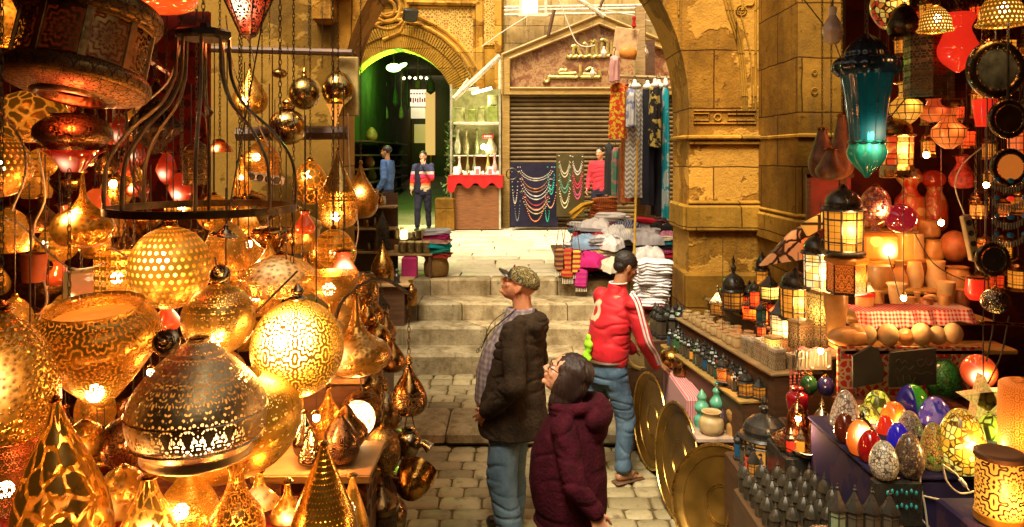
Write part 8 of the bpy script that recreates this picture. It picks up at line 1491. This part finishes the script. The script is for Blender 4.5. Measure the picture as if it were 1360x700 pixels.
for x, y0, y1, w, m, lb, e in ((1203, 108, 166, 44, AR('a', (1, .40, .04), 1.5), 'faceted amber lantern just right of the teal glass body', 4), (1240, 128, 162, 44, panel('rose_pane', (1, .10, .02), .8, .3, 8, bulb=(0, -.09, .07), rad=.025), 'low red glass lantern with a hot point between the faceted ones', 3), (1260, 142, 198, 46, AR('b', (1, .15, .02), 1.3), 'faceted orange-red lantern banded with squares, right of the low red one', 3)):
    lamp(lb, x, y0, y1, w, 4.2, [(.2, 0), (.6, .12), (.95, .3), (.95, .5), (.45, .68), (.35, .85), (.55, 1)], m, name='faceted_lantern', cap=.03, ztop=ZC, e=e, seg=8, sub=1, capm=COPPER)
RC = glass('red_shade_glass', (.5, .02, .01), .3, em=(1, .03, .01), st=.4)
lamp('plain scarlet cylinder shade hanging between the mirror ornaments', 1308, 132, 168, 30, 4.2, [(.7, 0), (.9, .5), (1, 1)], RC, name='scarlet_lamp', cap=.0, ztop=ZC); lamp('lit red and amber lantern at the right edge', 1358, 166, 206, 34, 3.8, [(.8, 0), (1, .1), (1, .9), (.8, 1)], AR('c', (1, .12, .02), 1.5), name='edge_lantern', cap=.1, ztop=ZC, e=2, seg=8); lamp('small scarlet glass low between the mirror ornament and the shelf', 1296, 366, 398, 26, 4.4, [(.6, 0), (1, .3), (.9, 1)], RC, name='scarlet_lamp', cap=.1, ztop=ZC)
for x, y0, y1, w, d, lb in ((1092, 168, 238, 36, 5.2, 'brown leathery gourd lamp hanging unlit before the pier, left one'), (1118, 150, 236, 34, 5.4, 'taller brown leathery gourd lamp hanging behind the teal drop'), (1104, 196, 240, 40, 5.0, 'drooping brown gourd lamp lowest of the three by the pier')): lamp(lb, x, y0, y1, w, d, [(.3, 0), (.8, .1), (1, .35), (.7, .6), (.5, .8), (.3, 1)], plain('leather_gourd', (.16, .065, .02), .5, var=.5) if 'leather_gourd' not in bpy.data.materials else bpy.data.materials['leather_gourd'], name='gourd_lamp', cap=.05, ztop=ZC)
lamp('red patterned bag-shaped lamp in the dark, right of the painted jars', 1278, 205, 250, 32, 5.0, VASE, plain('red_brocade', (.22, .02, .012), .6, var=.6, sc_=40), name='brocade_lamp', cap=.05, ztop=ZC)
# mirror ornaments
def mirror(label, x, y, w, d, gl, frame=DARKM, strings=0, beads=None):
    s = d/1000; rr = w*s/2; o = E('mirror_ornament', P(x, y, d)); T(o, label, 'ornament'); M90 = Matrix.Rotation(R(90), 3, 'X')
    MB().lathe([(0, 0), (rr*.68, 0)], 36, (0, -.012, 0), M90, closed=True).build('disc', gl, o); mb = MB(); mb.tube([(rr*.84*cos(t*pi/18), 0, rr*.84*sin(t*pi/18)) for t in range(36)], rr*.17, 10, True); mb.build('rim', frame, o)
    mb = MB()
    for k in range(40): a = k*pi/20; mb.ball((rr*(.72+.26*(k % 2))*cos(a), -rr*.13, rr*(.72+.26*(k % 2))*sin(a)), rr*.05, 6)
    mb.build('beads', beads or BRS, o); MB().tube([(0, 0, rr), (0, 0, min(.9, ZC-o.location.z))], .003, 5).build('wire', WIRE, o); return o
MIR = plain('mirror_reflection_tone', (.20, .19, .13), .12, .3, var=.5, sc_=16, bump=0); mirror('largest round mirror in a dark beaded frame, upper right', 1322, 92, 78, 3.4, MIR); mirror('second round mirror in a beaded frame, below the largest', 1338, 158, 52, 3.3, plain('dim_mirror', (.35, .28, .15), .12, 1)); mirror('amber glass disc in a beaded frame, third of the hanging column', 1340, 222, 50, 3.3, glass('amber_disc', (.5, .16, .03), em=(1, .25, .03), st=.25))  # largest mirror: olive-grey colour stands in for its reflection
mirror('dark small disc ornament low in the hanging column at the right', 1318, 344, 46, 3.5, plain('dark_disc', (.1, .09, .07), .2, .8)); BEADT = plain('silver_drop_bead', (.45, .42, .35), .2, .7)
for i in range(4):
    o = E('bead_fringe', P(1340, 240+i*24, 3.3)); T(o, 'fringe of silvery drop beads, %s of the four tiers under the amber disc' % ('topmost', 'second', 'third', 'lowest')[i], 'bead fringe'); mb = MB()
    for k in range(13): x = -.07+.0117*k; z = -.035*cos((k-6)*.22); mb.tube([(x, 0, z), (x, 0, z-.022)], [.0042, .0028], 6); mb.ball((x, 0, z+.004), .005, 6)
    mb.build('beads', BEADT, o); mb = MB(); mb.ball((0, -.012, .0), (.018, .01, .012), 10); mb.build('centre_bead', (RC if i == 1 else plain('bead_blue', (.03, .2, .4), .2) if 'bead_blue' not in bpy.data.materials else bpy.data.materials['bead_blue']), o)
    for sx in (-.06, .06): mb = MB(); mb.ball((sx, -.012, .005), .011, 8); mb.build('side_bead', bpy.data.materials.get('bead_blue') or BEADT, o)
p = P(1272, 330, 4.4); q = E('socket_strip', P(1288, 316, 4.3), rot=(0, R(-12), 0)); T(q, 'cream socket strip hanging by its cable in the dark at the right', 'power strip'); mb = MB(); mb.box((0, 0, 0), (.05, .04, .27), bev=.008); mb.build('casing', plain('aged_cream', (.30, .24, .12), .5), q); mb = MB()
for k in range(4): MB().lathe([(0, 0), (.016, 0), (.017, .004)], 12, (0, -.021, -.09+.06*k), Matrix.Rotation(R(90), 3, 'X'), closed=True).build('socket', BLACKP, q)
MB().tube(crom([(0, 0, .13), (-.02, 0, .30), (.05, 0, .42), (.2, 0, .50)], 5), .004, 5).build('cable', CREAM, q)
lamp('silvery spiked ornament ball at the bottom of the hanging column', 1322, 380, 416, 36, 3.6, GLOBE, brass('spiked_silver', (.35, .3, .22), .2, ham=120, hb=1), name='spiked_ornament', cap=.1, ztop=ZC)
for i, (q_, d, lb) in enumerate((([(1180, 340), (1188, 370), (1196, 400)], 4.6, 'thin black wire drooping over the alabaster jars'), ([(1215, 310), (1240, 350), (1280, 372), (1300, 372)], 4.7, 'black wire strung across the third row of jars'), ([(1322, 400), (1318, 440), (1310, 480)], 3.6, 'wire hanging down to the star lamp'), ([(1340, 420), (1330, 470), (1312, 510)], 3.5, 'grey wire slanting beside the star lamp'), ([(1300, 428), (1330, 430), (1360, 432)], 3.4, 'thin brass rod above the parchment lamp'), ([(1060, -10), (1110, 60), (1130, 140)], 4.6, 'wire slanting in front of the pier'), ([(1265, 40), (1240, 90), (1195, 140), (1150, 200)], 4.1, 'wire slanting down to the amber lantern'))): pole('black_wire', lb, [P(x, y, d) for x, y in crom(q_, 5)], .0035 if 'rod' not in lb else .008, WIRE if 'rod' not in lb else BR, 'wire', None, 6)
block('side_counter', 2.42, 3.0, 2.9, 4.6, 1.1, DKCL, 'dark counter at the right edge of the lantern stall', 'counter')
# ---------------------------------------------------------------- the crowd of smaller lamps behind
GE[0] = 1.0
def massed(protos, spots, group):
    for k, (x, y, d) in enumerate(spots):
        o = protos[k % len(protos)]; p = P(x, y, d)
        dup(o, p, rng.random()*6, scale=rng.uniform(.8, 1.2)); 
    for o in protos: bpy.data.objects.remove(o) if 0 else None
pl = []
GL_ = 'small gilt lamps massed behind the front rows of the brass stall'
for lb, h, w, pf_, m in (('small star-cut gilt globe glowing in the mass of lamps behind the front rows', 52, 46, GLOBE, lit('star', 7, .5, base=1.6, peak=14, rad=.4)), ('small smooth gilt teardrop in the mass of lamps behind the front rows', 66, 40, TDROP, wash(base=.25, peak=9, rad=.4)), ('small dark brass onion lamp in the mass behind the front rows', 56, 46, ONION, brass('massed_dark', (.40, .20, .06), .3, 'swirl', 12, .35, 'dark')),
      ('small red-orange glass lamp in the mass behind the front rows', 44, 36, VASE, glass('massed_red', (.4, .04, .01), em=(1, .10, .01), st=.7, bulb=(0, -.06, .08), rad=.04)), ('small leaf-pierced amber lamp in the mass behind the front rows', 60, 52, BELL, lit('leaf', 9, .5, base=1.6, peak=16, rad=.4, gc=((1, .18, .008), (1, .5, .1)))), ('small brass bowl lamp in the mass behind the front rows', 34, 50, BOWLP, BR)):
    o = lamp(lb, 60, 470-h, 470, w, 3.6, pf_, m, name='massed_lamp', group=GL_, cap=.08, seg=28, sub=4); pl.append(o)
    MB().tube([(0, 0, h*.0036), (0, 0, .9)], .0028, 5).build('wire', WIRE, o)
g_ = random.Random(5); sp_ = []
for y in range(96, 720, 42):
    for x in range(6, 470, 44):
        X, Y = x+g_.uniform(-16, 16), y+g_.uniform(-14, 14)
        if (y > 300 or x < 215) and (x < 440 or y > 330) and g_.random() < .74: sp_.append((X, Y, g_.uniform(3.5, 4.3) if y > 300 else g_.uniform(4.2, 5.2)))
massed(pl, sp_, GL_)
for x, y, d in ((60, 330, 3.9), (150, 250, 4.6), (230, 360, 3.6), (330, 330, 3.9), (60, 480, 3.2), (200, 500, 3.2), (380, 470, 3.3), (120, 120, 4.4), (300, 560, 2.9), (420, 560, 2.9), (40, 620, 2.7)):  # bulbs and their lights added as warm fill behind the lamps
    o = lamp('bare bulb on a wire, one of several added between the brass lamps for warm fill', x, y-16, y, 9, d, GLOBE, BULB, name='fill_bulb', group='fill bulbs added between the brass lamps', cap=.3, seg=14, sub=3); MB().tube([(0, 0, .05), (0, 0, .9)], .003, 5).build('wire', WIRE, o); glow_light(o, (0, -.03, -.035), 5, .02, (1, .33, .07))
# right: small hanging lanterns and shelf clutter
GR2 = 'small glowing lanterns hung deep in the lantern stall'; pr_ = []
for lb, h, w, m, n in (('small red glass lantern glowing deep in the lantern stall', 34, 22, PR, 6), ('small amber-paned lantern glowing deep in the lantern stall', 40, 24, PA, 6), ('small orange lace lantern glowing deep in the lantern stall', 30, 24, PO, 4), ('small dark unlit lantern hung deep in the lantern stall', 38, 22, PD, 6)):
    o = lantern(lb, 1300, 290-h, 290, w, 5.0, m, metal=BRB, n=n, name='deep_lantern', group=GR2, gl=(.1, .6)); MB().tube([(0, 0, h*.005), (0, 0, 1.0)], .003, 5).build('wire', WIRE, o); pr_.append(o)
sp_ = [(x+g_.uniform(-9, 9), y+g_.uniform(-9, 9), g_.uniform(4.7, 5.5)) for y in (36, 76, 118, 160, 205, 250, 290, 340, 392) for x in range(1150, 1365, 26) if not (y > 230 and x < 1275) and not (y < 110 and x < 1190) and g_.random() < .72]
massed(pr_, sp_, GR2)
for x, y, d, c in ((1230, 210, 4.9, (1, .14, .03)), (1310, 250, 4.6, (1, .2, .05)), (1180, 120, 4.9, (1, .2, .05)), (1290, 60, 4.6, (1, .12, .03)), (1250, 300, 4.9, (1, .3, .08)), (1200, 400, 4.4, (1, .45, .15)), (1090, 470, 4.5, (1, .45, .15)), (960, 470, 5.7, (1, .45, .15)), (1060, 560, 4.0, (1, .45, .15))):  # tiny bulbs and lights added to warm the stall interior
    o = lamp('tiny bare bulb on a wire, one of those added as fill in the lantern stall', x, y-12, y, 7, d, GLOBE, BULB, name='tiny_fill_bulb', group='fill bulbs added through the lantern stall', cap=.3, seg=12, sub=3); MB().tube([(0, 0, .04), (0, 0, .9)], .0025, 5).build('wire', WIRE, o); glow_light(o, (0, -.03, -.03), 2.6, .02, c)
AL = []
for nm, pf_, h, r_, m in (('small_vase', VASE, .12, .035, ALAB), ('small_pot', POT, .08, .04, ALAB2), ('small_jar', [(.8, 0), (1, .1), (.9, .85), (1, 1)], .11, .032, ALABR)):
    AL.append(on(1.71, 1.95, 5.16, h, r_, pf_, m, 'little alabaster %s among the crowded wares on the stepped shelf' % nm[6:], nm[6:], nm)); AL[-1]['group'] = 'little alabaster wares on the stepped shelf'
for k in range(46):
    y, z = ((4.9, 1.585), (5.2, 1.70), (5.44, 1.86), (5.66, 2.05))[k % 4]; o = AL[k % 3].copy(); col.objects.link(o); o.location = (g_.uniform(.445*y+.03, 2.88), y+g_.uniform(-.03, .03), z+.001); q = g_.uniform(.8, 1.3); o.scale = (q, q, q*g_.uniform(.8, 1.2))
AL[0].location.x = 2.3; AL[1].location.x = 2.42; AL[2].location.x = 2.54
# ledge clutter at the near stall: pointed candle holders between the wide lantern and the chest
for k in range(12):
    o = E('mini_lantern', (1.40+.07*(k % 4)+g_.uniform(-.01, .01), 4.42+.1*(k//4), .73), g_.random()); T(o, 'black lantern crowded round the wide squat one on the low table', 'lantern', 'black lanterns round the wide squat one'); put_mini(o, GCOL[k % 7], 1.2)
for k in range(7):
    o = E('mini_lantern', (1.84+.03*(k % 2), 4.30-.02*k, .985), 0); o.location = (1.50+.055*k, 4.055, .985) if k < 2 else (1.75+.03*(k % 3), 4.06+.06*(k//3), .985); T(o, 'little black lantern beside the silver tray on the dark chest', 'lantern', 'little lanterns beside the silver tray'); put_mini(o, GCOL[(k*2) % 7], .9)

# more lit lanterns at the foot of the pier
GE[0] = .5; g3 = random.Random(9)
for k, (a, b, h) in enumerate(((.0, .56, .30), (.16, .60, .24), (.30, .55, .34), (.42, .66, .26), (.55, .56, .30), (.68, .60, .36), (.80, .55, .26), (.92, .66, .34), (1.04, .58, .28), (1.16, .62, .34), (.36, .86, .42), (.62, .90, .46), (.9, .9, .44))):
    c_ = ('amber', 'orange', 'red')[k % 3]; lantern('small %s-lit lantern in the glowing cluster between the pier and the large black lantern' % c_, 0, 0, 10, 34+9*(k % 2), 5.4, (PA, PO, PR)[k % 3], metal=(BLACKP, BRB)[k % 2], n=(6, 4, 8)[k % 3], roof=('dome', 'cone')[k % 2], p=SL(a, b, 1.33 if k < 10 else 1.34), H=h*.8, e=1.6 if k % 2 else 0, gl=(.06, .55), name='cluster_lantern', group='lit lanterns clustered beside the pier', c=(1, .42, .12))
# brass vessels cascading down the street side of the cabinet
M_ = (BR, BRB, BRC, brass('cascade_silver', (.46, .36, .20), .28), DARKM, brass('cascade_chased', (.50, .28, .08), .26, 'rose', 8, .3, 'dark')); N_ = ('smooth brass', 'brown brass', 'chased brass', 'silvery', 'dark bronze', 'rosette-chased')
SP = ((500, 452, 3.9, 40, 52), (522, 470, 3.85, 34, 46), (494, 500, 3.7, 44, 50), (512, 540, 3.6, 44, 54), (482, 546, 3.45, 40, 46), (524, 596, 3.55, 36, 44), (492, 420, 4.3, 36, 46), (512, 432, 4.35, 28, 40), (486, 610, 3.3, 44, 52), (520, 676, 3.4, 44, 44), (478, 470, 3.6, 36, 44), (536, 640, 3.6, 30, 30))
for k, (x, y, d, w, h) in enumerate(SP):
    lamp('%s %s hanging %s on the street side of the brass stall' % (N_[k % 6], ('pot', 'teardrop')[k//6], ('high', 'midway', 'low')[0 if y < 460 else 1 if y < 560 else 2]), x, y-h/2, y+h/2, w, d, (GLOBE, TDROPW, ONION, BELL, VASE, BOWLP)[k % 6], M_[k % 6], cat='vessel', name='hanging_vessel', cap=.08, seg=28, sub=4, group='vessels cascading beside the steps')
    MB().tube([(0, 0, h*d/1000), (-.03, 0, h*d/1000+.16)], .003, 5).build('hook_wire', WIRE, list(bpy.data.objects)[-1] if 0 else [o for o in bpy.data.objects if o.name.startswith('hanging_vessel')][-1])
# crumpled textiles thrown over the piles
def crumple(seed, w=.4, dp=.3, h=.10):
    mb = MB(); n = 22; rows = []
    for i in range(n+1):
        rw = []
        for j in range(n+1):
            u, v = i/n*2-1, j/n*2-1; e = 1-max(abs(u), abs(v))**4; q = Vector((u*2.2+seed, v*2.2, seed)); z = h*(.35+.5*e)+.05*noise.noise(q*1.3)+.035*abs(noise.noise(q*3)); z = z*e+(-.06 if e < .3 else 0)*(1-e); rw.append((u*w/2*(1+.2*noise.noise(q)), v*dp/2*(1+.2*noise.noise(q+Vector((5, 5, 5)))), z))
        rows.append(rw)
    for a, b in zip(rows, rows[1:]): mb.strip(a, b, rnd=.5)
    return mb.mesh('crumpled', CREAM, 80)
CR = [crumple(s) for s in (1, 4, 9)]
for k, (x, y, d, c, nm, where) in enumerate(((790, 300, 10.5, WH, 'white', 'at the back left of the piles'), (820, 310, 10.3, WH, 'white and pink', 'midway on the piles, left of the pole'), (776, 322, 10.0, LBL, 'pale blue', 'over the front left corner'), (806, 322, 9.95, WH, 'white', 'in front left of the yellow pole'), (860, 316, 10.1, GRY, 'grey', 'right of the yellow pole'), (884, 318, 10.2, PNK, 'pink', 'nearest the stone pier'), (862, 338, 9.85, WH, 'white', 'low right of the yellow pole'), (830, 302, 10.7, NVY, 'navy', 'under the dresses'), (780, 345, 9.8, MAG, 'magenta', 'hanging over the front left'), (818, 352, 9.75, CRM, 'cream patterned', 'hanging over the front middle'), (876, 300, 10.8, BLK, 'black', 'at the back right'))):
    o = bpy.data.objects.new('crumpled_scarf', CR[k % 3]); col.objects.link(o); o.location = P(x, y, d); o.rotation_euler = (.15, g3.uniform(-.1, .1), g3.uniform(-.6, .6)); o.material_slots[0].link = 'OBJECT'
    o.material_slots[0].material = cmat('loose_'+nm.replace(' ', '_'), c, tuple(min(1, q*.4+.2) for q in c) if k % 2 else None, 30, ('flower', 'vstripe', 'check')[k % 3] if k % 2 else None); T(o, 'crumpled %s scarf thrown %s' % (nm, where), 'scarf')
# wares along the alley walls
for k in range(22):
    side = k % 2; z0 = 1.2+.35*(k//2 % 6); o = MB().lathe(crom([(.10, 0), (.16, .1), (.12, .25), (.05, .34), (0, .36)], 3), 10).build('alley_ware', plain('alley_ware_%d' % (k % 4), ((.3, .25, .1), (.12, .2, .06), (.35, .12, .05), (.4, .36, .25))[k % 4]), loc=((-3.75, -1.45)[side]+g3.uniform(-.1, .1), 19+g3.uniform(0, 6), z0)); T(o, 'dim pot among the wares lining the alley walls', 'pot', 'wares lining the alley walls')

for side, X in ((0, -3.75), (1, -1.45)):
    o = E('alley_shelf', (X, 22, 1.0)); T(o, ('dim wooden shelves along the wall behind the walking man in blue', 'dim wooden shelves along the alley wall next to the ivy')[side], 'shelf')
    for k in range(6): mb = MB(); mb.box((0, 0, .18+.35*k), (.44, 7.0, .04)); mb.build('board', WOODD, o)
